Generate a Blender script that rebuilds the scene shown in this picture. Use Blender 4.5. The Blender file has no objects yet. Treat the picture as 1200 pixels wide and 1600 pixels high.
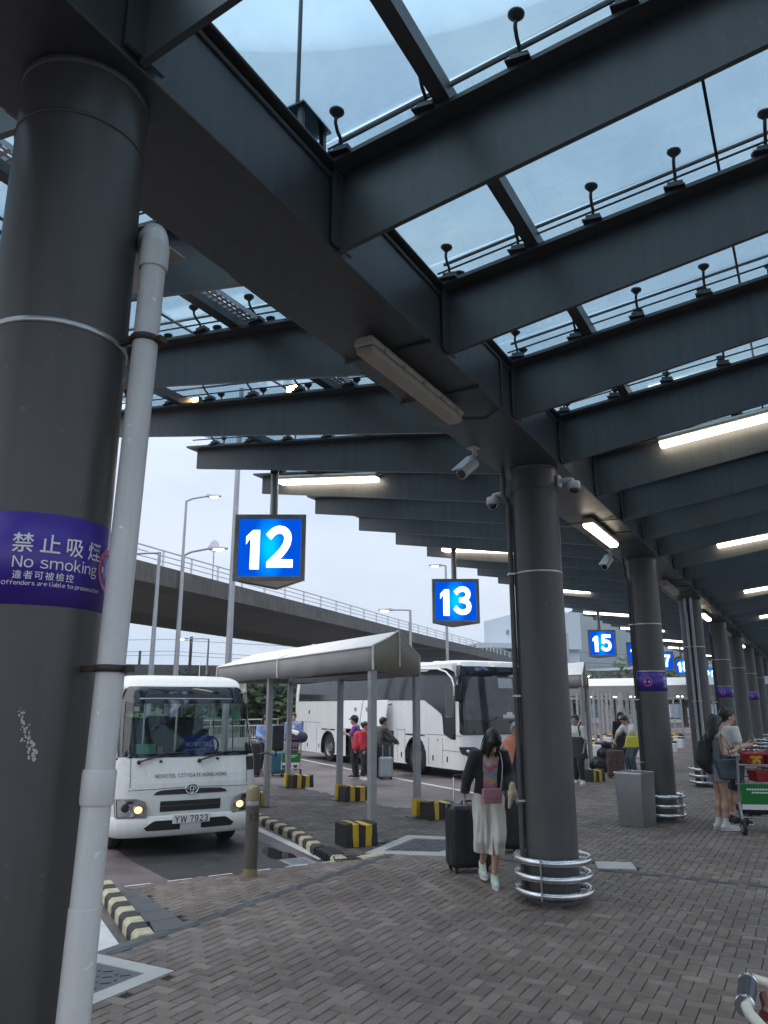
import bpy, math, random
import numpy as np
from mathutils import Vector, Matrix
R = random.Random(11)
sc = bpy.context.scene
COL = sc.collection
PI = math.pi
def rad(d): return math.radians(d)

# ---------------------------------------------------------------- camera
# world axes: x runs along the canopy, y towards the bus bays, z up (metres)
cam_d = bpy.data.cameras.new('camera')
cam = bpy.data.objects.new('camera', cam_d); COL.objects.link(cam)
cam.location = (0, 0, 1.811)
cam.rotation_euler = (rad(90 + 14.215), 0, rad(28.86 - 90))
cam_d.sensor_fit = 'VERTICAL'; cam_d.sensor_height = 36.0
cam_d.lens = 26.79
cam_d.clip_start = 0.05; cam_d.clip_end = 9000
sc.camera = cam

# ---------------------------------------------------------------- world: overcast dusk sky
w = bpy.data.worlds.new('World'); sc.world = w; w.use_nodes = True
nt = w.node_tree; nt.nodes.clear()
SUN_EL, SUN_AZ = 55.0, 150.0
o = nt.nodes.new('ShaderNodeOutputWorld'); mx = nt.nodes.new('ShaderNodeMixShader')
b1 = nt.nodes.new('ShaderNodeBackground'); b2 = nt.nodes.new('ShaderNodeBackground')
sky = nt.nodes.new('ShaderNodeTexSky'); sky.sky_type = 'NISHITA'; sky.sun_disc = False
sky.sun_elevation = rad(SUN_EL); sky.sun_rotation = rad(90 - SUN_AZ); sky.dust_density = 3.0
b1.inputs['Strength'].default_value = 0.08
nt.links.new(sky.outputs[0], b1.inputs[0])
tc = nt.nodes.new('ShaderNodeTexCoord'); mp = nt.nodes.new('ShaderNodeMapping')
mp.inputs['Scale'].default_value = (1.0, 1.0, 2.6)
nz = nt.nodes.new('ShaderNodeTexNoise'); nz.inputs['Scale'].default_value = 2.6
nz.inputs['Detail'].default_value = 7; nz.inputs['Roughness'].default_value = .55
rp = nt.nodes.new('ShaderNodeValToRGB')
rp.color_ramp.elements[0].position = .30; rp.color_ramp.elements[0].color = (.60, .68, .83, 1)
rp.color_ramp.elements[1].position = .70; rp.color_ramp.elements[1].color = (.86, .89, .95, 1)
nt.links.new(tc.outputs['Generated'], mp.inputs[0]); nt.links.new(mp.outputs[0], nz.inputs['Vector'])
nt.links.new(nz.outputs['Fac'], rp.inputs[0]); nt.links.new(rp.outputs[0], b2.inputs[0])
# an overcast sky is brightest overhead
sx = nt.nodes.new('ShaderNodeSeparateXYZ'); nt.links.new(tc.outputs['Generated'], sx.inputs[0])
cl_ = nt.nodes.new('ShaderNodeMapRange'); nt.links.new(sx.outputs['Z'], cl_.inputs[0])
cl_.inputs[1].default_value = 0; cl_.inputs[2].default_value = 1; cl_.inputs[3].default_value = .84; cl_.inputs[4].default_value = 1.75
nt.links.new(cl_.outputs[0], b2.inputs['Strength'])
mx.inputs[0].default_value = .88
nt.links.new(b1.outputs[0], mx.inputs[1]); nt.links.new(b2.outputs[0], mx.inputs[2])
nt.links.new(mx.outputs[0], o.inputs[0])

sd = bpy.data.lights.new('sun', 'SUN'); sd.energy = 1.0; sd.angle = rad(60); sd.color = (1, .97, .93)
so = bpy.data.objects.new('sun', sd); COL.objects.link(so)
so.rotation_euler = (rad(90 - SUN_EL), 0, rad(SUN_AZ + 90))

sc.view_settings.view_transform = 'Standard'; sc.view_settings.look = 'None'
sc.view_settings.exposure = 0.35; sc.view_settings.gamma = 1.0
sc.view_settings.use_curve_mapping = False
sc.render.engine = 'CYCLES'
cy = sc.cycles
cy.max_bounces = 7; cy.diffuse_bounces = 4; cy.glossy_bounces = 4; cy.transmission_bounces = 4
cy.transparent_max_bounces = 16; cy.volume_bounces = 1
cy.use_denoising = True; cy.caustics_reflective = False; cy.caustics_refractive = False
cy.sample_clamp_indirect = 6.0

# ---------------------------------------------------------------- materials
M = {}
def mat(name, col, rough=.6, metal=0.0, var=.0, vs=3.0, bump=0.0, bs=40.0, spec=.5, coat=0.0, col2=None, detail=5, sheen=0.0):
    """principled surface with noise that varies its colour and roughness a little, and fine bump"""
    m = bpy.data.materials.new(name); m.use_nodes = True
    n = m.node_tree; bs_ = n.nodes['Principled BSDF']
    bs_.inputs['Base Color'].default_value = (*col, 1)
    bs_.inputs['Roughness'].default_value = rough; bs_.inputs['Metallic'].default_value = metal
    bs_.inputs['Specular IOR Level'].default_value = spec
    if coat: bs_.inputs['Coat Weight'].default_value = coat; bs_.inputs['Coat Roughness'].default_value = .08
    if sheen: bs_.inputs['Sheen Weight'].default_value = sheen
    if var or bump:
        t = n.nodes.new('ShaderNodeTexCoord')
    if var:
        z = n.nodes.new('ShaderNodeTexNoise'); z.inputs['Scale'].default_value = vs
        z.inputs['Detail'].default_value = detail; z.inputs['Roughness'].default_value = .62
        n.links.new(t.outputs['Object'], z.inputs['Vector'])
        r = n.nodes.new('ShaderNodeValToRGB')
        c2 = col2 if col2 else tuple(min(1, c * (1 + var)) for c in col)
        c1 = tuple(c * (1 - var) for c in col) if not col2 else col
        r.color_ramp.elements[0].position = .32; r.color_ramp.elements[0].color = (*c1, 1)
        r.color_ramp.elements[1].position = .68; r.color_ramp.elements[1].color = (*c2, 1)
        n.links.new(z.outputs['Fac'], r.inputs[0]); n.links.new(r.outputs[0], bs_.inputs['Base Color'])
        q = n.nodes.new('ShaderNodeMapRange')
        q.inputs[1].default_value = .3; q.inputs[2].default_value = .7
        q.inputs[3].default_value = max(.03, rough * .82); q.inputs[4].default_value = min(1, rough * 1.2)
        n.links.new(z.outputs['Fac'], q.inputs[0]); n.links.new(q.outputs[0], bs_.inputs['Roughness'])
    if bump:
        z2 = n.nodes.new('ShaderNodeTexNoise'); z2.inputs['Scale'].default_value = bs; z2.inputs['Detail'].default_value = 4
        n.links.new(t.outputs['Object'], z2.inputs['Vector'])
        b = n.nodes.new('ShaderNodeBump'); b.inputs['Strength'].default_value = bump; b.inputs['Distance'].default_value = .01
        n.links.new(z2.outputs['Fac'], b.inputs['Height']); n.links.new(b.outputs[0], bs_.inputs['Normal'])
    M[name] = m
    return m
def streak(name, amt=.22):
    """rain streaks, dust and scuffs: noise drawn out along z laid over the paint"""
    n = M[name].node_tree; b = n.nodes['Principled BSDF']; L = n.links
    src = b.inputs['Base Color'].links[0].from_socket
    t = n.nodes.new('ShaderNodeTexCoord'); mp = n.nodes.new('ShaderNodeMapping'); mp.inputs['Scale'].default_value = (9, 9, .55)
    z = n.nodes.new('ShaderNodeTexNoise'); z.inputs['Scale'].default_value = 1.6; z.inputs['Detail'].default_value = 8; z.inputs['Roughness'].default_value = .7
    L.new(t.outputs['Object'], mp.inputs[0]); L.new(mp.outputs[0], z.inputs['Vector'])
    q = n.nodes.new('ShaderNodeMapRange'); q.inputs[1].default_value = .36; q.inputs[2].default_value = .72; q.inputs[3].default_value = 1 - amt; q.inputs[4].default_value = 1 + amt
    L.new(z.outputs['Fac'], q.inputs[0])
    s = n.nodes.new('ShaderNodeTexNoise'); s.inputs['Scale'].default_value = 26; s.inputs['Detail'].default_value = 6; L.new(t.outputs['Object'], s.inputs['Vector'])
    q2 = n.nodes.new('ShaderNodeMapRange'); q2.inputs[1].default_value = .66; q2.inputs[2].default_value = .74; q2.inputs[3].default_value = 1; q2.inputs[4].default_value = 1.5
    L.new(s.outputs['Fac'], q2.inputs[0])
    m1 = n.nodes.new('ShaderNodeMath'); m1.operation = 'MULTIPLY'; L.new(q.outputs[0], m1.inputs[0]); L.new(q2.outputs[0], m1.inputs[1])
    h = n.nodes.new('ShaderNodeMix'); h.data_type = 'RGBA'; h.blend_type = 'MULTIPLY'; h.inputs[0].default_value = 1
    L.new(src, h.inputs[6]); L.new(m1.outputs[0], h.inputs[7]); L.new(h.outputs[2], b.inputs['Base Color'])
def emit(name, col, strength):
    m = bpy.data.materials.new(name); m.use_nodes = True
    n = m.node_tree; n.nodes.clear()
    e = n.nodes.new('ShaderNodeEmission'); e.inputs[0].default_value = (*col, 1); e.inputs[1].default_value = strength
    o = n.nodes.new('ShaderNodeOutputMaterial'); n.links.new(e.outputs[0], o.inputs[0])
    M[name] = m
    return m
def thin_glass(name, tint, gloss=1.0, rough=.0, ior=1.5):
    """a pane: tinted see-through plus a fresnel mirror"""
    m = bpy.data.materials.new(name); m.use_nodes = True
    n = m.node_tree; n.nodes.clear()
    tr = n.nodes.new('ShaderNodeBsdfTransparent'); tr.inputs[0].default_value = (*tint, 1)
    gl = n.nodes.new('ShaderNodeBsdfGlossy'); gl.inputs['Roughness'].default_value = rough
    fr = n.nodes.new('ShaderNodeFresnel'); fr.inputs[0].default_value = ior
    mu = n.nodes.new('ShaderNodeMath'); mu.operation = 'MULTIPLY'; mu.inputs[1].default_value = gloss; mu.use_clamp = True
    mx = n.nodes.new('ShaderNodeMixShader'); o = n.nodes.new('ShaderNodeOutputMaterial')
    n.links.new(fr.outputs[0], mu.inputs[0]); n.links.new(mu.outputs[0], mx.inputs[0])
    n.links.new(tr.outputs[0], mx.inputs[1]); n.links.new(gl.outputs[0], mx.inputs[2]); n.links.new(mx.outputs[0], o.inputs[0])
    M[name] = m
    return m
mat('beam_paint', (.064, .069, .074), .40, var=.10, vs=1.2, bump=.03, bs=6); streak('beam_paint', .16)
mat('column_paint', (.080, .076, .074), .40, var=.10, vs=1.6, bump=.03, bs=8); streak('column_paint', .11)
mat('dark_metal', (.035, .038, .042), .45, var=.2, vs=8)
mat('black_plastic', (.014, .014, .016), .4, var=.2, vs=10)
mat('rubber', (.018, .018, .018), .8, var=.25, vs=14, bump=.1, bs=60)
mat('steel', (.62, .62, .63), .24, 1.0, var=.12, vs=6)
mat('brushed_steel', (.36, .37, .38), .34, 1.0, var=.10, vs=2.5)
mat('galvanised', (.40, .41, .43), .45, .7, var=.14, vs=9)
mat('alu_post', (.34, .34, .35), .48, .35, var=.12, vs=6)
mat('band_metal', (.55, .55, .55), .38, .8, var=.1, vs=8)
mat('pvc_white', (.68, .68, .67), .38, var=.08, vs=2.2, col2=(.58, .575, .56), bump=.02, bs=10); streak('pvc_white', .08)
mat('pvc_clamp', (.06, .045, .035), .6, .3, var=.4, vs=20)
mat('purple_film', (.062, .026, .30), .36, var=.07, vs=4)
mat('white_print', (.84, .84, .86), .5)
mat('pink_print', (.55, .10, .24), .45)
mat('white_body', (.80, .81, .81), .24, var=.03, vs=1.5, coat=.5); streak('white_body', .05)
mat('cream_body', (.76, .77, .74), .26, var=.03, vs=1.5, coat=.5); streak('cream_body', .05)
mat('dark_glossy', (.012, .014, .020), .08, var=.0, coat=.4)
mat('grey_trim', (.30, .30, .31), .4, var=.1)
mat('tyre', (.020, .020, .021), .75, var=.25, vs=16, bump=.2, bs=50)
mat('wheel_rim', (.20, .20, .21), .5, .6, var=.25, vs=12)
mat('chrome', (.72, .72, .72), .12, 1.0)
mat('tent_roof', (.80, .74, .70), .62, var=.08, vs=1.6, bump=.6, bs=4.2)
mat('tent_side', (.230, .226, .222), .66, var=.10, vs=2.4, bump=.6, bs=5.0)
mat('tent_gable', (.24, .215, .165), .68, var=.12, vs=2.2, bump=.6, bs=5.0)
mat('far_tent', (.66, .65, .66), .62, var=.06, vs=1.0)
mat('pad_yellow', (.62, .40, .02), .55, var=.15, vs=9, bump=.3, bs=14)
mat('pad_black', (.018, .017, .016), .55, var=.3, vs=9, bump=.3, bs=14)
mat('kerb_yellow', (.50, .44, .29), .75, var=.22, vs=14, bump=.3, bs=40)
mat('kerb_black', (.035, .033, .032), .7, var=.35, vs=14, bump=.3, bs=40)
mat('road_paint', (.60, .60, .59), .7, var=.14, vs=7, bump=.1, bs=60)
mat('yellow_paint', (.55, .42, .12), .7, var=.14, vs=7)
mat('light_slab', (.42, .41, .40), .75, var=.12, vs=4, bump=.2, bs=40)
mat('slab_dark', (.085, .087, .092), .6, var=.25, vs=5, bump=.25, bs=30)
mat('cover_iron', (.075, .085, .100), .5, .4, var=.4, vs=13, bump=.5, bs=35)
mat('bollard_paint', (.090, .080, .064), .5, var=.12, vs=6, bump=.1, bs=30)
mat('bollard_band', (.27, .215, .11), .4, var=.15, vs=9)
mat('concrete_side', (.115, .110, .105), .85, var=.35, vs=.55, bump=.15, bs=2, detail=9); streak('concrete_side', .45)
mat('concrete_soffit', (.155, .138, .115), .9, var=.16, vs=.25, bump=.1, bs=2)
mat('concrete_wall', (.085, .085, .087), .85, var=.25, vs=.5)
mat('rail_paint', (.62, .65, .68), .45, .3, var=.1)
mat('pole_paint', (.36, .37, .40), .42, .5, var=.1, vs=4)
mat('cable', (.05, .05, .055), .6)
mat('far_wall', (.46, .52, .58), .6, var=.06, vs=.08)
mat('far_wall_dark', (.16, .20, .25), .5, var=.1, vs=.1)
mat('camera_white', (.62, .62, .60), .4, var=.06)
mat('lamp_case', (.40, .37, .32), .5, var=.12, vs=9)
mat('lamp_cover_off', (.42, .37, .30), .35, var=.14, vs=7)
emit('lamp_lit', (1.0, .86, .66), 7.5)
emit('street_lit', (1.0, .93, .82), 14.0)
emit('headlight_lit', (1.0, .60, .26), 2.0)
emit('digit_lit', (.93, .98, 1.0), 1.9)
thin_glass('roof_glass', (.66, .78, .84), .45)
_n = M['roof_glass'].node_tree; _tr = [q for q in _n.nodes if q.type == 'BSDF_TRANSPARENT'][0]      # rain marks and dust on the panes
_g = _n.nodes.new('ShaderNodeNewGeometry'); _z = _n.nodes.new('ShaderNodeTexNoise'); _z.inputs['Scale'].default_value = 1.1; _z.inputs['Detail'].default_value = 9; _z.inputs['Roughness'].default_value = .72
_r = _n.nodes.new('ShaderNodeValToRGB'); _r.color_ramp.elements[0].position = .32; _r.color_ramp.elements[0].color = (.64, .77, .84, 1); _r.color_ramp.elements[1].position = .62; _r.color_ramp.elements[1].color = (.70, .83, .89, 1)
_n.links.new(_g.outputs['Position'], _z.inputs['Vector']); _n.links.new(_z.outputs['Fac'], _r.inputs[0]); _n.links.new(_r.outputs[0], _tr.inputs[0])
thin_glass('windscreen', (.74, .82, .79), 1.15)
thin_glass('coach_glass', (.16, .19, .20), 2.0)
thin_glass('lamp_lens', (.9, .9, .9), 1.0)

# ---------------------------------------------------------------- mesh helpers
class MB:
    def __init__(s): s.v = []; s.f = []; s.m = []; s.s = []
    def add(s, vs, fs, m=0, smooth=False):
        k = len(s.v); s.v += [tuple(map(float, p)) for p in vs]
        for f in fs: s.f.append(tuple(i + k for i in f)); s.m.append(m); s.s.append(smooth)
        return s
    def box(s, c, d, m=0, rot=None):
        x, y, z = d[0] / 2, d[1] / 2, d[2] / 2
        P = [Vector(p) for p in ((-x,-y,-z),(x,-y,-z),(x,y,-z),(-x,y,-z),(-x,-y,z),(x,-y,z),(x,y,z),(-x,y,z))]
        if rot is not None:
            Q = rot if isinstance(rot, Matrix) else Matrix.Rotation(rot, 3, 'Z')
            P = [Q @ p for p in P]
        c = Vector(c)
        return s.add([p + c for p in P], [(3,2,1,0),(4,5,6,7),(0,1,5,4),(1,2,6,5),(2,3,7,6),(3,0,4,7)], m)
    def hexa(s, P, m=0):   # eight corners, bottom four then top four
        return s.add(P, [(3,2,1,0),(4,5,6,7),(0,1,5,4),(1,2,6,5),(2,3,7,6),(3,0,4,7)], m)
    def tube(s, pts, r, n=8, m=0, smooth=True, caps=True, flat=1.0):
        pts = [Vector(p) for p in pts]; L = len(pts)
        rs = list(r) if hasattr(r, '__len__') else [r] * L
        up = None; vs = []
        for i in range(L):
            d = (pts[min(i + 1, L - 1)] - pts[max(i - 1, 0)])
            if d.length < 1e-9: d = Vector((0, 0, 1))
            d.normalize()
            if up is None: up = d.orthogonal().normalized()
            else:
                up = up - d * up.dot(d)
                up = up.normalized() if up.length > 1e-6 else d.orthogonal().normalized()
            q = d.cross(up)
            for j in range(n):
                a = 2 * PI * j / n
                vs.append(pts[i] + (up * math.cos(a) + q * math.sin(a) * flat) * rs[i])
        fs = [(i*n + j, i*n + (j+1) % n, (i+1)*n + (j+1) % n, (i+1)*n + j) for i in range(L-1) for j in range(n)]
        s.add(vs, fs, m, smooth)
        if caps:
            s.add(vs[:n], [tuple(range(n-1, -1, -1))], m); s.add(vs[-n:], [tuple(range(n))], m)
        return s
    def lathe(s, prof, n=24, c=(0,0,0), m=0, smooth=True, cap=True):
        vs = [(c[0] + r*math.cos(2*PI*j/n), c[1] + r*math.sin(2*PI*j/n), c[2] + z) for r, z in prof for j in range(n)]
        L = len(prof)
        s.add(vs, [(i*n + j, i*n + (j+1) % n, (i+1)*n + (j+1) % n, (i+1)*n + j) for i in range(L-1) for j in range(n)], m, smooth)
        if cap:
            s.add(vs[:n], [tuple(range(n-1, -1, -1))], m); s.add(vs[-n:], [tuple(range(n))], m)
        return s
    def prism(s, poly, z0, z1, m=0, T=None):
        """polygon (counter-clockwise) extruded from z0 to z1, then moved by T (a function or Matrix)"""
        n = len(poly)
        vs = [(p[0], p[1], z0) for p in poly] + [(p[0], p[1], z1) for p in poly]
        if T is not None: vs = [T @ Vector(v) for v in vs] if isinstance(T, Matrix) else [T(v) for v in vs]
        return s.add(vs, [tuple(range(n-1, -1, -1)), tuple(range(n, 2*n))] + [(i, (i+1) % n, n + (i+1) % n, n + i) for i in range(n)], m)
    def ell(s, c, r, n=12, k=8, m=0, rot=None):
        c = Vector(c); vs = []
        for i in range(k + 1):
            t = PI * i / k
            for j in range(n):
                a = 2*PI*j/n
                p = Vector((r[0]*math.sin(t)*math.cos(a), r[1]*math.sin(t)*math.sin(a), -r[2]*math.cos(t)))
                vs.append(c + (rot @ p if rot is not None else p))
        return s.add(vs, [(i*n + j, i*n + (j+1) % n, (i+1)*n + (j+1) % n, (i+1)*n + j) for i in range(k) for j in range(n)], m, True)
    def grid(s, P, m=0, smooth=True):    # P[i][j] points
        a, b = len(P), len(P[0])
        return s.add([p for row in P for p in row], [(i*b + j, i*b + j + 1, (i+1)*b + j + 1, (i+1)*b + j) for i in range(a-1) for j in range(b-1)], m, smooth)
    def mesh(s, name, mats):
        me = bpy.data.meshes.new(name); me.from_pydata(s.v, [], s.f)
        for q in (mats if isinstance(mats, (list, tuple)) else [mats]): me.materials.append(M[q] if isinstance(q, str) else q)
        me.polygons.foreach_set('material_index', s.m); me.polygons.foreach_set('use_smooth', s.s)
        me.update()
        return me
    def build(s, name, mats, parent=None, loc=None, rot=None, bevel=0.0, seg=2, solid=0.0):
        o = bpy.data.objects.new(name, s.mesh(name, mats)); COL.objects.link(o)
        if parent is not None: o.parent = parent
        if loc is not None: o.location = loc
        if rot is not None: o.rotation_euler = rot
        if solid:
            md = o.modifiers.new('thickness', 'SOLIDIFY'); md.thickness = solid; md.offset = -1
        if bevel:
            md = o.modifiers.new('bevel', 'BEVEL'); md.width = bevel; md.segments = seg; md.limit_method = 'ANGLE'; md.angle_limit = rad(40)
        return o
def tag(o, label=None, cat=None, group=None, kind=None):
    if label: o['label'] = label
    if cat: o['category'] = cat
    if group: o['group'] = group
    if kind: o['kind'] = kind
    return o
GLYPH = {}
def glyph(c, bo):
    if (c, bo) not in GLYPH:
        if c == '1':      # flagged one on a plain stem
            w_ = .066 + bo; t_ = .40; b_ = -.335 - bo
            GLYPH[(c, bo)] = ([(.11 - w_, b_, 0), (.11 + w_, b_, 0), (.11 + w_, t_, 0), (.11 - w_*.55, t_, 0), (-.10, .27, 0), (-.10, .27 - 1.5*w_ , 0), (.11 - w_, .285 - w_*.35, 0)], [(0, 1, 2, 3, 6), (6, 3, 4, 5)])
        else: GLYPH[(c, bo)] = text_geo(chr(ord(c) + 0xFEE0) if 33 <= ord(c) <= 126 else c, 1.0, 0, bo)
    return GLYPH[(c, bo)]
def sans(txt, size, bold=0.0, gap=.09, sx=1.0, ext=0.0):
    """a line of upright sans letters laid out by their own widths; the wide forms carry the open, even letter shapes"""
    V, F, x = [], [], 0.0
    for ch_ in txt:
        if ch_ == ' ': x += size*.30; continue
        vs, fs = glyph(ch_, round(bold/size, 3))
        vs = [(v[0]*size, v[1]*size, v[2]) for v in vs]
        lo, hi = min(v[0] for v in vs), max(v[0] for v in vs)
        k = len(V); V += [((v[0] - lo)*sx + x, v[1], v[2]) for v in vs]; F += [tuple(i + k for i in f) for f in fs]
        x += (hi - lo)*sx + size*gap
    x -= size*gap
    return [(a - x/2, b, c) for a, b, c in V], F
def thing(name, label, cat, loc=(0,0,0), rz=0.0, group=None):
    o = bpy.data.objects.new(name, None); COL.objects.link(o)
    o.location = loc; o.rotation_euler = (0, 0, rz); o.empty_display_size = .2
    return tag(o, label, cat, group)
KIDS = {}
def copy_tree(root, loc=None, rz=None, label=None, parent=None, drop=()):
    c = root.copy(); COL.objects.link(c)
    if parent is not None: c.parent = parent
    else:
        if loc is not None: c.location = loc
        if rz is not None: c.rotation_euler = (0, 0, rz)
        if label: c['label'] = label
    for ch in list(root.children):
        if ch.name.split('.')[0] in drop: continue
        copy_tree(ch, parent=c)
    return c
def piece(name, me, parent, loc=(0,0,0), rot=(0,0,0)):
    o = bpy.data.objects.new(name, me); COL.objects.link(o); o.parent = parent; o.location = loc; o.rotation_euler = rot
    return o
def text_geo(txt, size, ext=0.0, bold=0.0, align='CENTER', space=1.0, res=4):
    """flat letters as (verts, faces), centred on the origin in the xy plane"""
    cu = bpy.data.curves.new('lettering', 'FONT'); cu.body = txt; cu.size = size; cu.extrude = ext; cu.offset = bold
    cu.align_x = align; cu.align_y = 'CENTER'; cu.space_character = space; cu.resolution_u = res
    ob = bpy.data.objects.new('lettering', cu); COL.objects.link(ob)
    bpy.context.view_layer.update()
    me = ob.evaluated_get(bpy.context.evaluated_depsgraph_get()).to_mesh()
    vs = [tuple(v.co) for v in me.vertices]; fs = [tuple(p.vertices) for p in me.polygons]
    ob.to_mesh_clear() if hasattr(ob, 'to_mesh_clear') else None
    bpy.data.objects.remove(ob); bpy.data.curves.remove(cu)
    return vs, fs
# bay frame: bays lie at an angle to the canopy; A points up a bay, B across it (to the right as seen from the walkway)
AV = Vector((.525, .851, 0)).normalized(); BV = Vector((AV.y, -AV.x, 0))
BAY = math.atan2(AV.y, AV.x)
for ch_ in set('NoOsmokingfendarlibptcu禁止吸煙違者可被檢控'): [glyph(ch_, q) for q in (0, .008)]
for ch_ in '234567890': [glyph(ch_, q) for q in (.04, .02)]
for ch_ in set('YW7923NOVOTELCITYGATEHONGKONGCitygateHongKong'): [glyph(ch_, q) for q in (0, .02, .01)]
def ab(a, b, z=0.0): return AV * a + BV * b + Vector((0, 0, z))
ROAD = -0.10
# ================================================================ GROUND
def pave_mat(name, c1, c2, c3, single):
    """concrete block: a tone of its own per block, plus grain, stains and worn patches laid over the whole floor"""
    m = bpy.data.materials.new(name); m.use_nodes = True
    n = m.node_tree; b = n.nodes['Principled BSDF']; L = n.links
    if single: s = n.nodes.new('ShaderNodeObjectInfo').outputs['Random']
    else: s = n.nodes.new('ShaderNodeNewGeometry').outputs['Random Per Island']
    r = n.nodes.new('ShaderNodeValToRGB'); e = r.color_ramp.elements
    e[0].position = 0; e[0].color = (*c1, 1); e[1].position = 1; e[1].color = (*c3, 1)
    for p, c in ((.38, c2), (.62, tuple(x*.86 for x in c2)), (.80, tuple(.5*(x+y) for x, y in zip(c2, c3))), (.94, c2)):
        q = e.new(p); q.color = (*c, 1)
    L.new(s, r.inputs[0])
    g = n.nodes.new('ShaderNodeNewGeometry')
    def noise(sc_, lo, hi, a, bb, det=5):
        z = n.nodes.new('ShaderNodeTexNoise'); z.inputs['Scale'].default_value = sc_; z.inputs['Detail'].default_value = det
        z.inputs['Roughness'].default_value = .65
        L.new(g.outputs['Position'], z.inputs['Vector'])
        q = n.nodes.new('ShaderNodeMapRange'); q.inputs[1].default_value = lo; q.inputs[2].default_value = hi
        q.inputs[3].default_value = a; q.inputs[4].default_value = bb
        L.new(z.outputs['Fac'], q.inputs[0]); return q.outputs[0], z
    f1, _ = noise(.55, .35, .66, .68, 1.14)
    f2, _ = noise(5.0, .3, .7, .84, 1.12)
    f3, zz = noise(90, .3, .7, .86, 1.12, 2)
    # pale gum spots and small dark oil spots
    vo = n.nodes.new('ShaderNodeTexVoronoi'); vo.inputs['Scale'].default_value = 2.1; L.new(g.outputs['Position'], vo.inputs['Vector'])
    q = n.nodes.new('ShaderNodeMapRange'); q.inputs[1].default_value = .030; q.inputs[2].default_value = .042; q.inputs[3].default_value = 1.9; q.inputs[4].default_value = 1.0
    L.new(vo.outputs['Distance'], q.inputs[0]); f4 = q.outputs[0]
    v2 = n.nodes.new('ShaderNodeTexVoronoi'); v2.inputs['Scale'].default_value = 1.35; v2.inputs['Randomness'].default_value = 1; L.new(g.outputs['Position'], v2.inputs['Vector'])
    q = n.nodes.new('ShaderNodeMapRange'); q.inputs[1].default_value = .03; q.inputs[2].default_value = .10; q.inputs[3].default_value = .55; q.inputs[4].default_value = 1.0
    L.new(v2.outputs['Distance'], q.inputs[0]); f5 = q.outputs[0]
    f6, _ = noise(1.9, .30, .40, .62, 1.0, 8)
    mu = None
    for f in (f1, f2, f3, f4, f5, f6):
        if mu is None: mu = f
        else:
            q = n.nodes.new('ShaderNodeMath'); q.operation = 'MULTIPLY'; L.new(mu, q.inputs[0]); L.new(f, q.inputs[1]); mu = q.outputs[0]
    h = n.nodes.new('ShaderNodeMix'); h.data_type = 'RGBA'; h.blend_type = 'MULTIPLY'; h.inputs[0].default_value = 1
    L.new(r.outputs[0], h.inputs[6]); L.new(mu, h.inputs[7]); L.new(h.outputs[2], b.inputs['Base Color'])
    rr, _ = noise(1.3, .35, .65, .50, .80)
    L.new(rr, b.inputs['Roughness'])
    bp = n.nodes.new('ShaderNodeBump'); bp.inputs['Strength'].default_value = .25; bp.inputs['Distance'].default_value = .004
    L.new(zz.outputs['Fac'], bp.inputs['Height']); L.new(bp.outputs[0], b.inputs['Normal'])
    M[name] = m
PC = ((.152, .110, .090), (.196, .151, .126), (.272, .220, .186))
PD = ((.072, .062, .058), (.104, .092, .086), (.170, .150, .138))
PK = ((.056, .057, .060), (.074, .075, .078), (.100, .100, .104))
for nm_, c_ in (('paver_grey', PC), ('paver_dark', PD), ('paver_band', PK)):
    pave_mat(nm_, *c_, False); pave_mat(nm_ + '_one', *c_, True)
mat('joint_sand', (.022, .020, .018), .95, var=.3, vs=6)
def road_mat():
    m = bpy.data.materials.new('road_surface'); m.use_nodes = True
    n = m.node_tree; b = n.nodes['Principled BSDF']; L = n.links
    g = n.nodes.new('ShaderNodeNewGeometry')
    def noise(s, det=6):
        z = n.nodes.new('ShaderNodeTexNoise'); z.inputs['Scale'].default_value = s; z.inputs['Detail'].default_value = det
        z.inputs['Roughness'].default_value = .6; L.new(g.outputs['Position'], z.inputs['Vector']); return z
    z1, z2, z3 = noise(.45), noise(2.2), noise(140, 2)
    r = n.nodes.new('ShaderNodeValToRGB'); e = r.color_ramp.elements
    e[0].position = .36; e[0].color = (.070, .056, .058, 1); e[1].position = .60; e[1].color = (.205, .162, .164, 1)
    L.new(z1.outputs['Fac'], r.inputs[0])
    r2 = n.nodes.new('ShaderNodeMapRange'); r2.inputs[1].default_value = .3; r2.inputs[2].default_value = .7; r2.inputs[3].default_value = .8; r2.inputs[4].default_value = 1.15
    L.new(z2.outputs['Fac'], r2.inputs[0])
    h = n.nodes.new('ShaderNodeMix'); h.data_type = 'RGBA'; h.blend_type = 'MULTIPLY'; h.inputs[0].default_value = 1
    L.new(r.outputs[0], h.inputs[6]); L.new(r2.outputs[0], h.inputs[7]); L.new(h.outputs[2], b.inputs['Base Color'])
    q = n.nodes.new('ShaderNodeMapRange'); q.inputs[1].default_value = .34; q.inputs[2].default_value = .62; q.inputs[3].default_value = .34; q.inputs[4].default_value = .62
    L.new(z1.outputs['Fac'], q.inputs[0]); L.new(q.outputs[0], b.inputs['Roughness'])
    bp = n.nodes.new('ShaderNodeBump'); bp.inputs['Strength'].default_value = .18; bp.inputs['Distance'].default_value = .004
    L.new(z3.outputs['Fac'], bp.inputs['Height']); L.new(bp.outputs[0], b.inputs['Normal'])
    M['road_surface'] = m
road_mat()
mat('far_ground', (.13, .125, .12), .85, var=.2, vs=.05)

def sheet(name, x0, y0, x1, y1, z, m, n=1):
    b = MB(); b.add([(x0,y0,z),(x1,y0,z),(x1,y1,z),(x0,y1,z)], [(0,1,2,3)])
    return tag(b.build(name, m), kind='structure')
sheet('ground', -1050, -1050, 1050, 1050, -.135, 'far_ground')
sheet('road', -14, 3.0, 95, 44, ROAD, 'road_surface')

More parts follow.
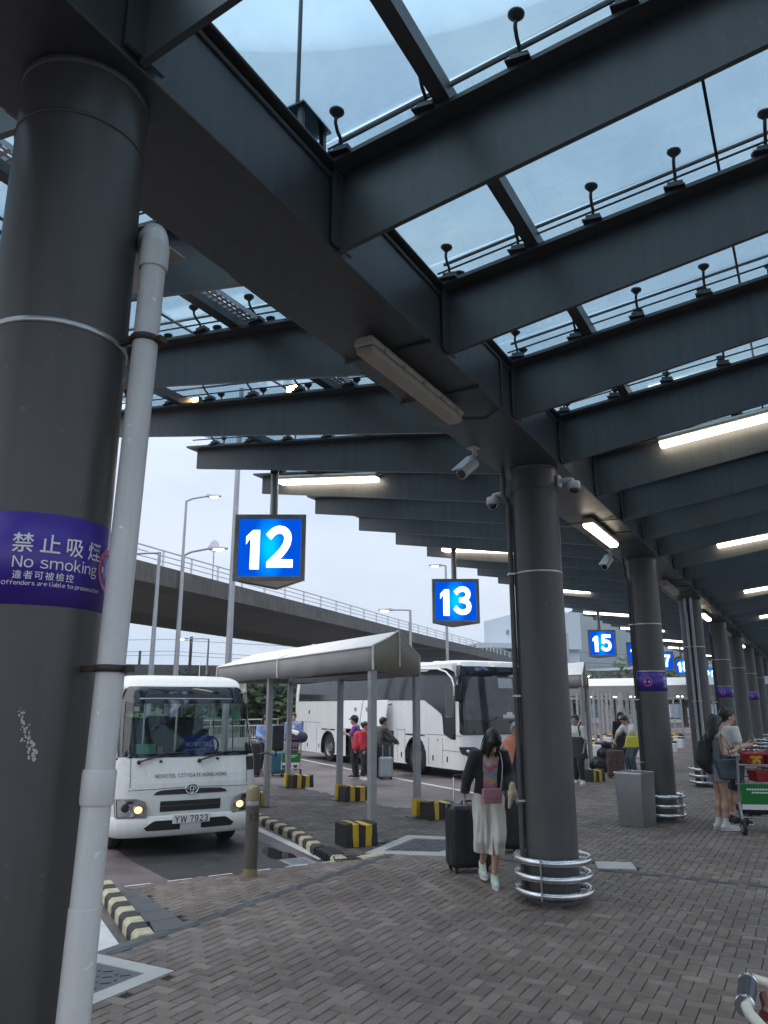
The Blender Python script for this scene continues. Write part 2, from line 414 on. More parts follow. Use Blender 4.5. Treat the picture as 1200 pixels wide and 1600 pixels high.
# ---- outlines
MAIN = [(-5, -9), (70, -9), (70, 5.25), (14.6, 5.25), (14.6, 4.90), (-5, 4.90)]
APRON = [(5.47, 4.95), (8.95, 4.95), (6.55, 6.75)]
def abp(a, b): p = ab(a, b); return (p.x, p.y)
ISLE = [(8.97, 4.90), (14.6, 4.90), (14.6, 5.27), (14.0, 5.42), (13.45, 5.80), (13.15, 6.40), (13.05, 7.02), abp(13.2, 7.33), abp(17.4, 7.36), abp(17.95, 7.05), abp(18.2, 6.2), abp(17.9, 5.45), abp(17.3, 5.12), abp(13.0, 4.93), abp(11.1, 4.82), (8.62, 5.46), (8.52, 5.27)]
def inside(p, poly):
    c = False; n = len(poly)
    for i in range(n):
        x1, y1 = poly[i]; x2, y2 = poly[(i+1) % n]
        if (y1 > p[1]) != (y2 > p[1]) and p[0] < (x2-x1)*(p[1]-y1)/(y2-y1) + x1: c = not c
    return c
def ramp(x, y): return -.049 * (y - 4.95)
pav = MB()
pav.prism(MAIN[::1], -.14, -.014)
pv = pav.build('pavement', 'joint_sand'); tag(pv, kind='structure')
il = MB(); il.prism(ISLE, -.14, -.014)
isl = il.build('bay_island', 'joint_sand'); tag(isl, kind='structure')
ap = MB()
A3 = [(x, y, ramp(x, y) - .014) for x, y in APRON]
ap.add(A3 + [(x, y, -.14) for x, y in APRON], [(0,1,2),(5,4,3),(0,3,4,1),(1,4,5,2),(2,5,3,0)])
apr = ap.build('pavement_ramp', 'joint_sand'); tag(apr, kind='structure')

# ---- covers and slabs set in the floor (blocks are left out beneath them)
COVER_A = [(4.53, 4.18), (4.53, 4.98), (3.72, 4.98), (3.72, 4.18)][::-1]            # near left, light frame
COVER_B = [(8.97, 5.22), (9.27, 4.23), (10.74, 4.20), (10.45, 5.37)]
SLAB_C = [(9.47, 2.42), (9.63, 2.02), (10.00, 2.15), (9.84, 2.55)]
def frame_cover(name, poly, inset, label, mcov, pattern):
    t = thing(name, label, 'manhole cover', (poly[0][0], poly[0][1], 0))
    ox, oy = poly[0]
    P = [Vector((x - ox, y - oy, 0)) for x, y in poly]
    c = sum(P, Vector()) / 4
    Q = [p + (c - p).normalized() * min(inset * 1.414, (c-p).length*.6) for p in P]
    fr = MB()
    for i in range(4):
        a, b, d, e = P[i], P[(i+1) % 4], Q[(i+1) % 4], Q[i]
        fr.hexa([a + Vector((0,0,-.02)), b + Vector((0,0,-.02)), d + Vector((0,0,-.02)), e + Vector((0,0,-.02)),
                 a + Vector((0,0,.003)), b + Vector((0,0,.003)), d + Vector((0,0,.003)), e + Vector((0,0,.003))])
    fr.build('frame', 'light_slab', t)
    pl = MB(); S = [q + (c - q) * .03 for q in Q]
    pl.hexa([s + Vector((0,0,-.02)) for s in S] + [s + Vector((0,0,-.001)) for s in S])
    pl.build('cover_plate', mcov, t)
    ribs = MB()
    for i in range(1, pattern):
        for j in range(1, pattern):
            u, v = i / pattern, j / pattern
            p = S[0].lerp(S[1], u).lerp(S[3].lerp(S[2], u), v)
            ribs.box(p + Vector((0,0,.002)), (.07, .018, .006), rot=(PI/4 if (i + j) % 2 else -PI/4))
    ribs.build('tread_stud', mcov, t)
    return t
frame_cover('manhole_cover', COVER_A, .14, 'dark studded manhole cover in a pale concrete frame beside the white drainpipe', 'slab_dark', 6)
frame_cover('manhole_cover', COVER_B, .20, 'blue grey manhole cover in a broad pale frame beside the striped corner kerb', 'cover_iron', 9)
b = MB(); b.hexa([(x - 9.47, y - 2.42, -.02) for x, y in SLAB_C] + [(x - 9.47, y - 2.42, .002) for x, y in SLAB_C])
tag(b.build('access_slab', 'light_slab', loc=(9.47, 2.42, 0), bevel=.003, seg=1), 'small pale access slab set in the paving right of the nearest guarded column', 'access slab')

# ---- herringbone blocks
BL, BW, G = .19, .095, .0062
def block(L, W, bev=.006):
    x, y = L/2 - G/2, W/2 - G/2
    V = [(-x,-y,-.03),(x,-y,-.03),(x,y,-.03),(-x,y,-.03),(-x,-y,-bev),(x,-y,-bev),(x,y,-bev),(-x,y,-bev),
         (-x+bev,-y+bev,0),(x-bev,-y+bev,0),(x-bev,y-bev,0),(-x+bev,y-bev,0)]
    F = [(8,9,10,11)] + [(4+i, 4+(i+1) % 4, 8+(i+1) % 4, 8+i) for i in range(4)] + [(i, (i+1) % 4, 4+(i+1) % 4, 4+i) for i in range(4)]
    return V, F
def blk_mesh(L, W, m):
    V, F = block(L, W); q = MB(); q.add(V, F); return q.mesh('paver', m)
VX, VY = block(BL, BW), block(BW, BL)
bl = []      # (x, y, z, across, kind)
BAND_X = (9.36, 9.455)
for i in range(-10, 430):
    for j in range(-60, 120):
        d = (i - j) % 4
        if d == 0: x, y, h = (i + 1) * BW, (j + .5) * BW, 0
        elif d == 3: x, y, h = (i + .5) * BW, (j + 1) * BW, 1
        else: continue
        if x < .8 or x > 40: continue
        if y > 5.3:
            if inside((x, y), APRON): bl.append((x, y, ramp(x, y), h, 'grey', 'apron'))
            elif inside((x, y), ISLE): bl.append((x, y, 0, h, 'dark', 'isle'))
        else:
            if y < -3 or (x > 22 and y < .3): continue
            if BAND_X[0] - .035 < x < BAND_X[1] + .035 and y < 4.2: continue
            if 4.80 < y < 4.96 and x < 14.6 and x > 3: continue
            if inside((x, y), MAIN): bl.append((x, y, 0, h, 'grey', 'main'))
            elif inside((x, y), APRON): bl.append((x, y, ramp(x, y), h, 'grey', 'apron'))
            elif inside((x, y), ISLE): bl.append((x, y, 0, h, 'dark', 'isle'))
for k in range(14, 75):                                   # a course of dark blocks edging the bays, and one across the walk
    if .8 < k*BL + .3: bl.append((k*BL + .3, 4.88, 0, 0, 'band', 'main'))
for k in range(int(-3/BL), int(4.2/BL)):
    for q in (0,): bl.append((BAND_X[0] + .048 + q*BW, k*BL + (.5+q*.5)*BL*.5, 0, 1, 'band', 'main'))
bb_ = MB(); bb_.add([(2.5, 4.73, -.006), (14.6, 4.73, -.006), (14.6, 5.02, -.006), (2.5, 5.02, -.006)], [(0,1,2,3)])
bb_.add([(BAND_X[0] - .06, -4, -.008), (BAND_X[1] + .06, -4, -.008), (BAND_X[1] + .06, 4.3, -.008), (BAND_X[0] - .06, 4.3, -.008)], [(0,1,2,3)])
bb_.build('band_bed', 'slab_dark', pv)
bl = [t for t in bl if not any(inside(t[:2], c) for c in (COVER_A, COVER_B, SLAB_C))]
ch, sh = math.cos(rad(28.86)), math.sin(rad(28.86))
def size_in_view(t):
    fw, lt = t[0]*ch + t[1]*sh, -t[0]*sh + t[1]*ch
    if fw < 1.5 or abs(lt/fw) > .53: return 0
    dd = math.hypot(t[0], t[1])
    if math.atan2(1.811, dd) > rad(19): return 0
    if (t[0]-1.77)**2 + (t[1]-2.42)**2 < 1.0 and t[1] > 2: return 0
    return 1 / dd
bl.sort(key=size_in_view, reverse=True)
par = {'main': pv, 'apron': apr, 'isle': isl}
ME = {(k, h): blk_mesh(*((BL, BW) if not h else (BW, BL)), 'paver_' + k + '_one') for k in ('grey', 'dark', 'band') for h in (0, 1)}
st = {}
for n_, (x, y, z, h, k, w_) in enumerate(bl):
    dz = R.uniform(-.0022, .0018); rx, ry = R.uniform(-.008, .008), R.uniform(-.008, .008)
    if w_ == 'apron': rx -= .049
    if n_ < 290:
        piece('paver', ME[(k, h)], par[w_], (x, y, z + dz), (rx, ry, R.uniform(-.006, .006)))
    else:
        V, F = (VY if h else VX)
        q = st.setdefault((w_, k), MB())
        q.add([(x + p[0], y + p[1], z + dz + p[2] + p[1]*rx - p[0]*ry) for p in V], F)
for (w_, k), q in st.items():
    tag(q.build('paver', 'paver_' + k, par[w_]), kind='stuff')

# ---- kerbs: painted stones, each one a part
def stone(parent, p, q, wd, z0, z1, m, cham=.03, side=1, label=None):
    d = (q - p); L = d.length; d.normalize(); n = Vector((-d.y, d.x, 0)) * side
    g = d * .004
    a, b_ = p + g, q - g
    s = MB()
    s.add([a + Vector((0,0,z0)), b_ + Vector((0,0,z0)), b_ + n*wd + Vector((0,0,z0)), a + n*wd + Vector((0,0,z0)),
           a + Vector((0,0,z1 - cham)), b_ + Vector((0,0,z1 - cham)), a + n*cham + Vector((0,0,z1)), b_ + n*cham + Vector((0,0,z1)),
           b_ + n*wd + Vector((0,0,z1)), a + n*wd + Vector((0,0,z1))],
          [(0,1,5,4),(4,5,7,6),(6,7,8,9),(2,3,9,8),(1,2,8,7,5),(3,0,4,6,9)] if side > 0 else [(4,5,1,0),(6,7,5,4),(9,8,7,6),(8,9,3,2),(5,7,8,2,1),(9,6,4,0,3)])
    o = s.build('kerb_stone', m, parent, bevel=.006, seg=1)
    if label: o['label'] = label
    return o
def striped_kerb(label, pts, step, wd, z1, side, first=0):
    P = [Vector((x, y, 0)) for x, y in pts]
    t = thing('striped_kerb', label, 'kerb', P[0]); k = first
    for a, b_ in zip(P[:-1], P[1:]):
        n = max(1, round((b_ - a).length / step))
        for i in range(n):
            stone(t, a.lerp(b_, i/n) - P[0], a.lerp(b_, (i+1)/n) - P[0], wd, -.14, z1, 'kerb_yellow' if k % 2 else 'kerb_black', side=side)
            k += 1
    return t
striped_kerb('black and cream striped kerb ending beside the white drainpipe', [abp(6.90, 1.60), abp(9.1, 1.66)], .20, .15, .012, -1, 1)
striped_kerb('black and cream striped kerb along the left side of the tented island', [(8.98, 6.00), abp(11.1, 4.72), abp(13.0, 4.83), abp(17.2, 5.02)], .205, .16, .015, -1)
def drain(label, p, q):
    p, q = Vector((*p, 0)), Vector((*q, 0))
    t = thing('kerb_drain', label, 'kerb drain', p); d = q - p; L = d.length; d.normalize(); n = Vector((d.y, -d.x, 0))
    def W(x, y, z): return d*x + n*y + Vector((0,0,z))
    c = MB(); c.hexa([W(0,.03,-.14), W(L,.03,-.14), W(L,.20,-.14), W(0,.20,-.14), W(0,.03,.0), W(L,.03,.0), W(L,.20,.016), W(0,.20,.016)])
    c.build('drain_box', 'rubber', t, bevel=.008)
    for k in range(6):
        s = MB(); x = (k + .5) * L / 6
        s.hexa([W(x-.012, .0, -.12), W(x+.012, .0, -.12), W(x+.012, .035, -.12), W(x-.012, .035, -.12),
                W(x-.012, .0, -.015), W(x+.012, .0, -.015), W(x+.012, .035, -.0), W(x-.012, .035, -.0)])
        s.build('grate_bar', 'kerb_black', t)
drain('black grated kerb drain at the near end of the striped island kerb', (8.62, 5.53), (8.97, 5.97))
drain('black grated kerb drain rounding the corner under the nearest striped pad', (8.62, 5.05), (8.40, 5.30))
kk = thing('corner_kerb', 'worn cream kerb stones at the corner between the two black drains', 'kerb', (8.4, 5.3, 0))
stone(kk, Vector((0.03, .03, 0)), Vector((.19, .20, 0)), .16, -.14, .014, 'kerb_yellow', side=-1)
stone(kk, Vector((.62, -.36, 0)), Vector((.24, -.26, 0)), .15, -.14, .010, 'kerb_yellow', side=-1)
# dark granite strip beside the near kerb
gs = thing('granite_edging', 'dark granite slabs laid between the striped near kerb and the ramp blocks', 'edging', (*abp(7.0, 1.8), 0))
o0 = ab(7.0, 1.8)
for k in range(5):
    a0, a1 = 6.98 + k*.40, 6.98 + (k+1)*.40 - .006
    c = [ab(a0, 1.77), ab(a1, 1.82), ab(a1, 2.06), ab(a0, 2.06)]
    q = MB(); cc = [p - o0 for p in c]
    zz = [min(0, ramp(0, p.y)) for p in c]
    q.hexa([p + Vector((0,0,-.12)) for p in (cc[3], cc[2], cc[1], cc[0])] + [cc[i] + Vector((0,0,zz[i] + .001)) for i in (3,2,1,0)])
    q.build('granite_slab', 'slab_dark', gs, bevel=.004, seg=1)

# ---- painted markings
def stripe(name, pts, wd, z, m='road_paint'):
    b = MB(); P = [Vector((x, y, 0)) for x, y in pts]; L = []
    for i, p in enumerate(P):
        d = (P[min(i+1, len(P)-1)] - P[max(i-1, 0)]).normalized(); n = Vector((-d.y, d.x, 0)) * wd/2
        L.append([p + n + Vector((0,0,z)), p - n + Vector((0,0,z))])
    b.grid(L, smooth=False)
    return b
def paint(name, pts, wd, z=ROAD + .004, m='road_paint'):
    return tag(stripe(name, pts, wd, z).build(name, m), kind='structure')
paint('road_marking', [abp(26.8, 11.66), abp(20.6, 11.05), abp(15.2, 10.68), abp(14.0, 10.62)], .14)
paint('road_marking', [abp(31.5, 12.25), abp(42, 15.3)], .14, m='yellow_paint')
paint('road_marking', [abp(17.5, 4.62), abp(18.25, 5.1), abp(18.62, 6.2), abp(18.3, 7.2), abp(17.6, 7.62), abp(13.6, 7.60), abp(13.25, 7.72), (13.62, 6.4), (13.95, 5.85), (14.6, 5.55), (24, 5.50)], .13)
paint('road_marking', [abp(6.95, 1.42), abp(8.9, 1.44)], .20)
paint('road_marking', [abp(9.55, 4.50), abp(13.0, 4.68), abp(17.0, 4.80)], .13)
for k in range(2, 9): paint('road_marking', [abp(27 + k*4.5, 16), abp(33 + k*4.5, 17)], .12)
dl = Vector((6.55, 6.75, 0)); dr = Vector((8.95, 4.95, 0)); D = (dr - dl)
for k in range(7):
    p, q = dl + D*(k*.15 - .02), dl + D*(k*.15 + .07)
    n = Vector((D.y, -D.x, 0)).normalized() * .05
    b = MB()
    b.add([(p + n).to_tuple()[:2] + (ramp(0, (p+n).y) + .006,), (q + n).to_tuple()[:2] + (ramp(0, (q+n).y) + .006,), q.to_tuple()[:2] + (ramp(0, q.y) + .006,), p.to_tuple()[:2] + (ramp(0, p.y) + .006,)], [(0,1,2,3)])
    tag(b.build('edge_marking', 'road_paint'), kind='structure')
mat('road_patch', (.042, .040, .042), .55, var=.35, vs=3, bump=.2, bs=60)
rpm = MB(); rpm.add([(*abp(a_, b_), ROAD + .003) for a_, b_ in ((8.75, 2.55), (8.55, 4.05), (10.9, 4.30), (13.2, 4.05), (13.2, 2.3), (10.6, 2.35))], [(0,1,2,3,4,5)])
tag(rpm.build('road_patch', 'road_patch'), kind='structure')
# puddle and gully lids on the road
mat('wet', (.02, .02, .022), .05)
pd = MB(); P = []
for k in range(28):
    a = 2*PI*k/28; r_ = 1 + .16*math.sin(3*a + 1) + .1*math.sin(5*a)
    p = ab(10.15, 4.12) + AV * math.cos(a) * .46 * r_ + BV * math.sin(a) * .17 * r_; P.append((p.x, p.y, ROAD + .005))
pd.add(P, [tuple(range(27, -1, -1))])
tag(pd.build('puddle', 'wet'), 'small dark puddle on the road beside the striped island kerb', 'puddle')
def lid(label, a, b_, la, lb, rz):
    p = ab(a, b_, ROAD); t = thing('gully_lid', label, 'drain lid', p, rz)
    f = MB(); f.box((0,0,.003), (la, lb, .012)); f.build('lid_plate', 'galvanised', t, bevel=.004, seg=1)
    s = MB()
    for k in range(5): s.box(((k-2)*la/6, 0, .0105), (.02, lb*.7, .004))
    s.build('lid_rib', 'brushed_steel', t)
lid('pale metal gully lid on the road in front of the black kerb drain', 9.55, 4.16, .42, .36, BAY)
lid('small pale gully lid at the road edge nearest the striped corner', 8.95, 4.12, .22, .36, BAY + .2)
# ================================================================ CANOPY
CX, CP, CY = 1.77, 6.0, 2.42            # first column, spacing, line of the columns
ML, MR = 2.77, 2.09                     # sides of the main beam
ZB, ZT = 4.30, 4.80
LT, RT_ = 7.27, -4.4                    # beam tips
def zb(v): d = max(v - ML, MR - v, 0); return ZB + .165 * d if v > ML else ZB + .15 * d
def zt(v): d = max(v - ML, MR - v, 0); return ZT + .115 * d
canopy = thing('bus_bay_canopy', 'long dark steel and glass canopy over the walkway and bus bays', 'canopy', (CX, CY, 0))
C0 = Vector((CX, CY, 0))
mb = MB()
mb.box((26 - CX, (ML + MR)/2 - CY, (ZB + ZT)/2), (64, ML - MR, ZT - ZB))
mb.box((26 - CX, (ML + MR)/2 - CY, ZT + .012), (64, ML - MR + .10, .022))
mb.box((26 - CX, MR - .006 - CY, ZT - .045), (64, .02, .03))
mb.build('main_beam', 'beam_paint', canopy, bevel=.008)
NB = 40
BU = lambda k: 1.745 + 1.495 * k
def half_beam(v0, v1):
    b = MB(); t = .016; n = 6
    # web
    T = [v0 + (v1 - v0) * i / n for i in range(n + 1)]
    for a, c in zip(T[:-1], T[1:]):
        a_, c_ = (a, c) if a < c else (c, a)
        b.hexa([(-t, a_, zb(a_)), (t, a_, zb(a_)), (t, c_, zb(c_)), (-t, c_, zb(c_)), (-t, a_, zt(a_)), (t, a_, zt(a_)), (t, c_, zt(c_)), (-t, c_, zt(c_))])
    a_, c_ = min(v0, v1 + (.10 if v1 > v0 else -.10)), max(v0, v1 + (.10 if v1 > v0 else -.10))
    w = .13
    b.hexa([(-w, a_, zt(a_) + .001), (w, a_, zt(a_) + .001), (w, c_, zt(c_) + .001), (-w, c_, zt(c_) + .001), (-w, a_, zt(a_) + .028), (w, a_, zt(a_) + .028), (w, c_, zt(c_) + .028), (-w, c_, zt(c_) + .028)])
    s = 1 if v1 > v0 else -1
    b.box((0, v0 + s*.012, (ZB + ZT)/2 + .004), (.20, .02, ZT - ZB - .03))     # end plate against the main beam
    for q in (.35, .68):
        v = v0 + (v1 - v0) * q
    b.v = [(x, y - CY, z) for x, y, z in b.v]
    return b
meL = half_beam(ML + .004, LT).mesh('cross_beam', 'beam_paint'); meR = half_beam(MR - .02, RT_).mesh('cross_beam', 'beam_paint')
for k in range(-2, NB):
    for me in (meL, meR): piece('cross_beam', me, canopy, (BU(k) - CX, 0, 0))
# purlins lying on the beams, cable tray and conduits on the road side
def along(name, v, dz, wd, ht, m, x0=-3, x1=58):
    b = MB(); b.box(((x0 + x1)/2 - CX, v - CY, zt(v) + dz + ht/2), (x1 - x0, wd, ht)); return b.build(name, m, canopy)
along('purlin', 1.36, .032, .085, .11, 'beam_paint'); along('purlin', -1.6, .032, .085, .11, 'beam_paint')
along('purlin', 4.02, .032, .10, .10, 'beam_paint'); along('purlin', 6.1, .032, .08, .10, 'beam_paint')
tr = MB()
for s in (-1, 1): tr.box((26 - CX, 3.80 + s*.055 - CY, zt(3.8) + .055), (60, .006, .04))
for k in range(0, 210):
    x = -1 + k*.06
    for y in (-.03, .01): tr.box((x - CX, 3.80 + y - CY, zt(3.8) + .037), (.036 if y else .05, .022, .003))
    tr.box((x + .03 - CX, 3.80 - CY, zt(3.8) + .037), (.026, .108, .003))
tr.build('cable_tray', 'galvanised', canopy)
cb = MB()
for v, r_ in ((3.42, .016), (3.30, .012)): cb.tube([(-3 - CX, v - CY, zt(v) + .055), (20 - CX, v - CY + .12, zt(v) + .055), (50 - CX, v - CY, zt(v) + .055)], r_, 6)
cb.build('conduit', 'cable', canopy)
# glass panes with open joints, their clamps and the rods over each beam
ZG = .245
JO = [2.43, .15, -1.9, -4.3]; JL = [2.43, 4.85, 7.30]
def pane(v0, v1):
    a, c = min(v0, v1) + .008, max(v0, v1) - .008; h = 1.495/2 - .008; t = .012
    z = lambda v: zt(v) + ZG
    b = MB(); b.hexa([(-h, a - CY, z(a)), (h, a - CY, z(a)), (h, c - CY, z(c)), (-h, c - CY, z(c)), (-h, a - CY, z(a) + t), (h, a - CY, z(a) + t), (h, c - CY, z(c) + t), (-h, c - CY, z(c) + t)])
    return b.mesh('glass_pane', 'roof_glass')
PM = [pane(a, c) for a, c in zip(JO[:-1], JO[1:])] + [pane(a, c) for a, c in zip(JL[:-1], JL[1:])]
for k in range(-2, NB - 1):
    for me in PM: piece('glass_pane', me, canopy, (BU(k) + .7475 - CX, 0, 0))
jt = MB()
for v in JO[:-1] + JL[1:-1]: jt.box((26 - CX, v - CY, zt(v) + ZG + .006), (60, .018, .016))
jt.build('glass_joint', 'black_plastic', canopy)
def rod(v0, v1):
    b = MB(); b.tube([(-.115, v0 - CY, zt(v0) + .115), (-.115, v1 - CY, zt(v1) + .115)], .008, 6)
    b.hexa([(-.009, min(v0,v1) - CY, zt(min(v0,v1)) + ZG), (.009, min(v0,v1) - CY, zt(min(v0,v1)) + ZG), (.009, max(v0,v1) - CY, zt(max(v0,v1)) + ZG), (-.009, max(v0,v1) - CY, zt(max(v0,v1)) + ZG),
            (-.009, min(v0,v1) - CY, zt(min(v0,v1)) + ZG + .016), (.009, min(v0,v1) - CY, zt(min(v0,v1)) + ZG + .016), (.009, max(v0,v1) - CY, zt(max(v0,v1)) + ZG + .016), (-.009, max(v0,v1) - CY, zt(max(v0,v1)) + ZG + .016)])
    return b.mesh('tie_rod', 'dark_metal')
RL, RR = rod(ML + .05, LT), rod(MR, RT_)
for k in range(-2, 16):
    for me in (RL, RR): piece('tie_rod', me, canopy, (BU(k) - CX, 0, 0))
cl = MB()
cl.box((-.10, 0, .050), (.08, .095, .05)); cl.box((-.10, 0, .030), (.13, .13, .010))
for s, sy in ((-1, 0), (1, .06)):
    x = -.02 + .19*s
    cl.tube([(-.09 + .03*s, sy, .06), (-.09 + .05*s, sy, .11), (x - .03*s, sy, .13), (x, sy, .165), (x, sy, .215)], .0105, 8)
    cl.lathe([(.014, .200), (.030, .218), (.043, .231), (.043, .242), (.02, .244)], 14, (x, sy, 0))
clm = cl.mesh('glass_clamp', 'dark_metal')
CV = [2.0 - .53*i for i in range(9)]; CVL = [3.15 + .62*i for i in range(7)]
for k in range(-1, 10):
    for v in (CV if k < 8 else CV[:3]) + CVL: piece('glass_clamp', clm, canopy, (BU(k) - CX, v - CY, zt(v) + .004), (-.115 if v > 2.4 else .115, 0, 0))
# mast standing on a plate above the main beam
mt = thing('roof_mast', 'thin mast standing on a square plate above the glass roof', 'mast', (3.06, 2.27, ZT + .03))
b = MB(); b.box((0, 0, .27), (.29, .30, .012)); b.build('base_plate', 'dark_metal', mt)
b = MB(); b.tube([(0,0,.28), (0,0,5.2)], .013, 8); b.build('mast_tube', 'dark_metal', mt)
b = MB()
for x in (-.11, .11):
    for y in (-.11, .11): b.box((x, y, .13), (.03, .03, .265))
b.build('support_leg', 'dark_metal', mt)

# ---------------------------------------------------------------- COLUMNS
CR = .25
def bend(vs, r, z, ang0):
    """flat lettering (x right, y up, as read from outside) wrapped round a column"""
    out = []
    for x, y, q in vs:
        a = ang0 + x / r; out.append((r*math.cos(a), r*math.sin(a), z + y))
    return out
def ringband(z, h, r=CR + .004, n=40):
    return MB().lathe([(r - .003, z - h/2), (r, z - h/2), (r, z + h/2), (r - .003, z + h/2)], n, cap=False)
def info_band(t, z, h, ang, symbol):
    b = ringband(z, h, CR + .002, 56); f = b.build('info_band', 'purple_film', t)
    L = MB(); r = CR + .0045
    for txt, sz, dy, dx, bo in (('禁止吸煙', .070, .050, .004, .00056), ('No smoking', .051, -.014, .0, .0), ('違者可被檢控', .030, -.058, -.048, .0), ('Offenders are liable to prosecution', .0182, -.085, -.002, .0)):
        if txt == '禁止吸煙': sp = 1.16
        elif txt.startswith('違'): sp = 1.12
        else: sp = 1.0
        vs, fs = sans(txt, sz, bo, .10 if ord(txt[0]) < 256 else (.30 if sp > 1.13 else .20))
        vs = [(x, y - .08*sz, q) for x, y, q in vs]
        L.add(bend([(x + dx, y + dy, q) for x, y, q in vs], r, z, ang), fs)
    L.build('lettering', 'white_print', f)
    S = MB(); a0 = ang + symbol / CR; n = 28
    def ring(r0, r1):
        vs = []
        for k in range(n):
            a = 2*PI*k/n
            vs += [(r0*math.cos(a), r0*math.sin(a), 0), (r1*math.cos(a), r1*math.sin(a), 0)]
        S.add(bend(vs, r, z, a0), [(2*k, 2*k+1, (2*k+3) % (2*n), (2*k+2) % (2*n)) for k in range(n)])
    ring(.060, .078)
    c, s = math.cos(PI/4), math.sin(PI/4)
    q = [(-.066, -.008), (.066, -.008), (.066, .008), (-.066, .008)]
    S.add(bend([(x*c + y*s, -x*s + y*c, 0) for x, y in q], r + .0006, z, a0), [(0,1,2,3)])
    S.build('ban_ring', 'pink_print', f)
    S2 = MB(); S2.add(bend([(x, y, 0) for x, y in ((-.05,-.012),(.035,-.012),(.035,.010),(-.05,.010))], r - .0003, z, a0), [(0,1,2,3)])
    S2.build('cigarette_print', 'white_print', f)
def column(k, label, guard, band, conduit):
    t = thing('canopy_column', label, 'column', (CX + CP*k, CY, 0), 0, 'canopy columns')
    s = MB().lathe([(CR, -.05), (CR, .5), (CR, 2), (CR, 3.9), (CR, ZB - .002)], 56)
    s.build('shaft', 'column_paint', t)
    c = MB().lathe([(CR + .001, ZB - .035), (CR + .006, ZB - .030), (CR + .006, ZB - .004)], 48, cap=False); c.build('top_collar', 'beam_paint', t)
    ringband(3.15, .020).build('steel_band', 'band_metal', t)
    ringband(4.04, .014).build('steel_band', 'column_paint', t)
    if band:
        if k: ringband(2.36, .018).build('steel_band', 'band_metal', t)
        info_band(t, 2.19 if k else 2.285, .31, *band)
    if guard:
        g = MB(); f = thing('guard_rail', None, None); f.parent = t
        def oval(z, r0=.350):
            P = []
            for i in range(41):
                a = rad(guard) + 2*PI*i/40; P.append((r0*math.cos(a), r0*math.sin(a), z))
            return P
        for z in (.385, .245, .105):
            q = MB(); q.tube(oval(z), .033, 12, caps=False); q.build('guard_tube', 'steel', f)
        q = MB()
        for s_ in (-.055, -.032):
            a = rad(guard) + s_; q.box(((.350*math.cos(a)), .350*math.sin(a), .245), (.074, .007, .36), rot=a)
        for j in range(4):
            a = rad(guard + 20 + 90*j)
            for z in (.385, .245, .105): q.tube([(CR*math.cos(a), CR*math.sin(a), z), (.345*math.cos(a), .345*math.sin(a), z)], .011, 6)
        q.build('clamp_plate', 'steel', f)
        q = MB().lathe([(CR + .003, 0), (CR + .003, .055), (CR, .057)], 48, cap=False); q.build('base_ring', 'dark_metal', t)
    for (ang, r_, m_, z0, z1) in conduit:
        a = rad(ang); q = MB(); d = CR + r_ + .008
        q.tube([(d*math.cos(a), d*math.sin(a), z0), (d*math.cos(a), d*math.sin(a), z1), ((d + .05)*math.cos(a), (d + .05)*math.sin(a), z1 + .12), ((d+.05)*math.cos(a), (d+.05)*math.sin(a), ZB - .01)], r_, 10)
        q.build('conduit', m_, t)
        q = MB()
        for z in (.9, 1.9, 3.15): q.box(((d)*math.cos(a), d*math.sin(a), z), (r_*2.6, r_*2.6, .02), rot=a)
        q.build('pipe_clip', 'band_metal', t)
    return t
column(0, 'nearest column, cut by the left picture edge, with purple no smoking band', 0, (rad(-107.5), .232), [])
column(1, 'full height column with steel guard rings and two dome cameras near its top', 183, None, [(121, .028, 'column_paint', .1, 3.9), (108, .016, 'dark_metal', .1, 3.95)])
column(2, 'column behind the grey steel bin with a purple band at head height', 250, (rad(-84), -.43), [(128, .026, 'dark_metal', .1, 3.9)])
column(3, 'column with two pale conduits running down its face behind the couple', 200, None, [(190, .035, 'galvanised', .1, 3.9), (168, .035, 'galvanised', .1, 3.9)])
column(4, 'second banded column beyond the steel bin, behind the head of the man', 200, (rad(-84), -.43), [(128, .026, 'dark_metal', .1, 3.9)])
column(5, 'plain column next beyond the man, between two banded columns', 200, None, [])
column(6, 'farthest column whose purple band shows, near the right picture edge', 200, (rad(-84), -.43), [])
column(7, 'first plain column beyond the farthest visible purple band', 200, None, [])
column(8, 'second plain column beyond the farthest visible purple band', 200, None, [])
column(9, 'last column of the row, a sliver at the right picture edge', 0, None, [])
# scraped tape on the nearest column
b = MB()
for k in range(70):
    t_ = k/69; x = -.115 + .055*t_ + R.gauss(0, .005 + .004*t_); z = 1.80 - .155*t_ + R.gauss(0, .003); s_ = R.uniform(.002, .007)*(.5 + .6*t_)
    P = [(x + s_*math.cos(a)*R.uniform(.5, 1.2), s_*math.sin(a)*R.uniform(.6, 1.6), 0) for a in (0, 1.1, 2.2, 3.2, 4.3, 5.3)]
    b.add(bend(P, CR + .0012, z, rad(-98)), [tuple(range(6))])
mat('tape_rest', (.50, .49, .47), .8)
tag(b.build('tape_residue', 'tape_rest', loc=(CX, CY, 0)), 'scraped white tape residue on the nearest column below its purple band', 'tape residue')

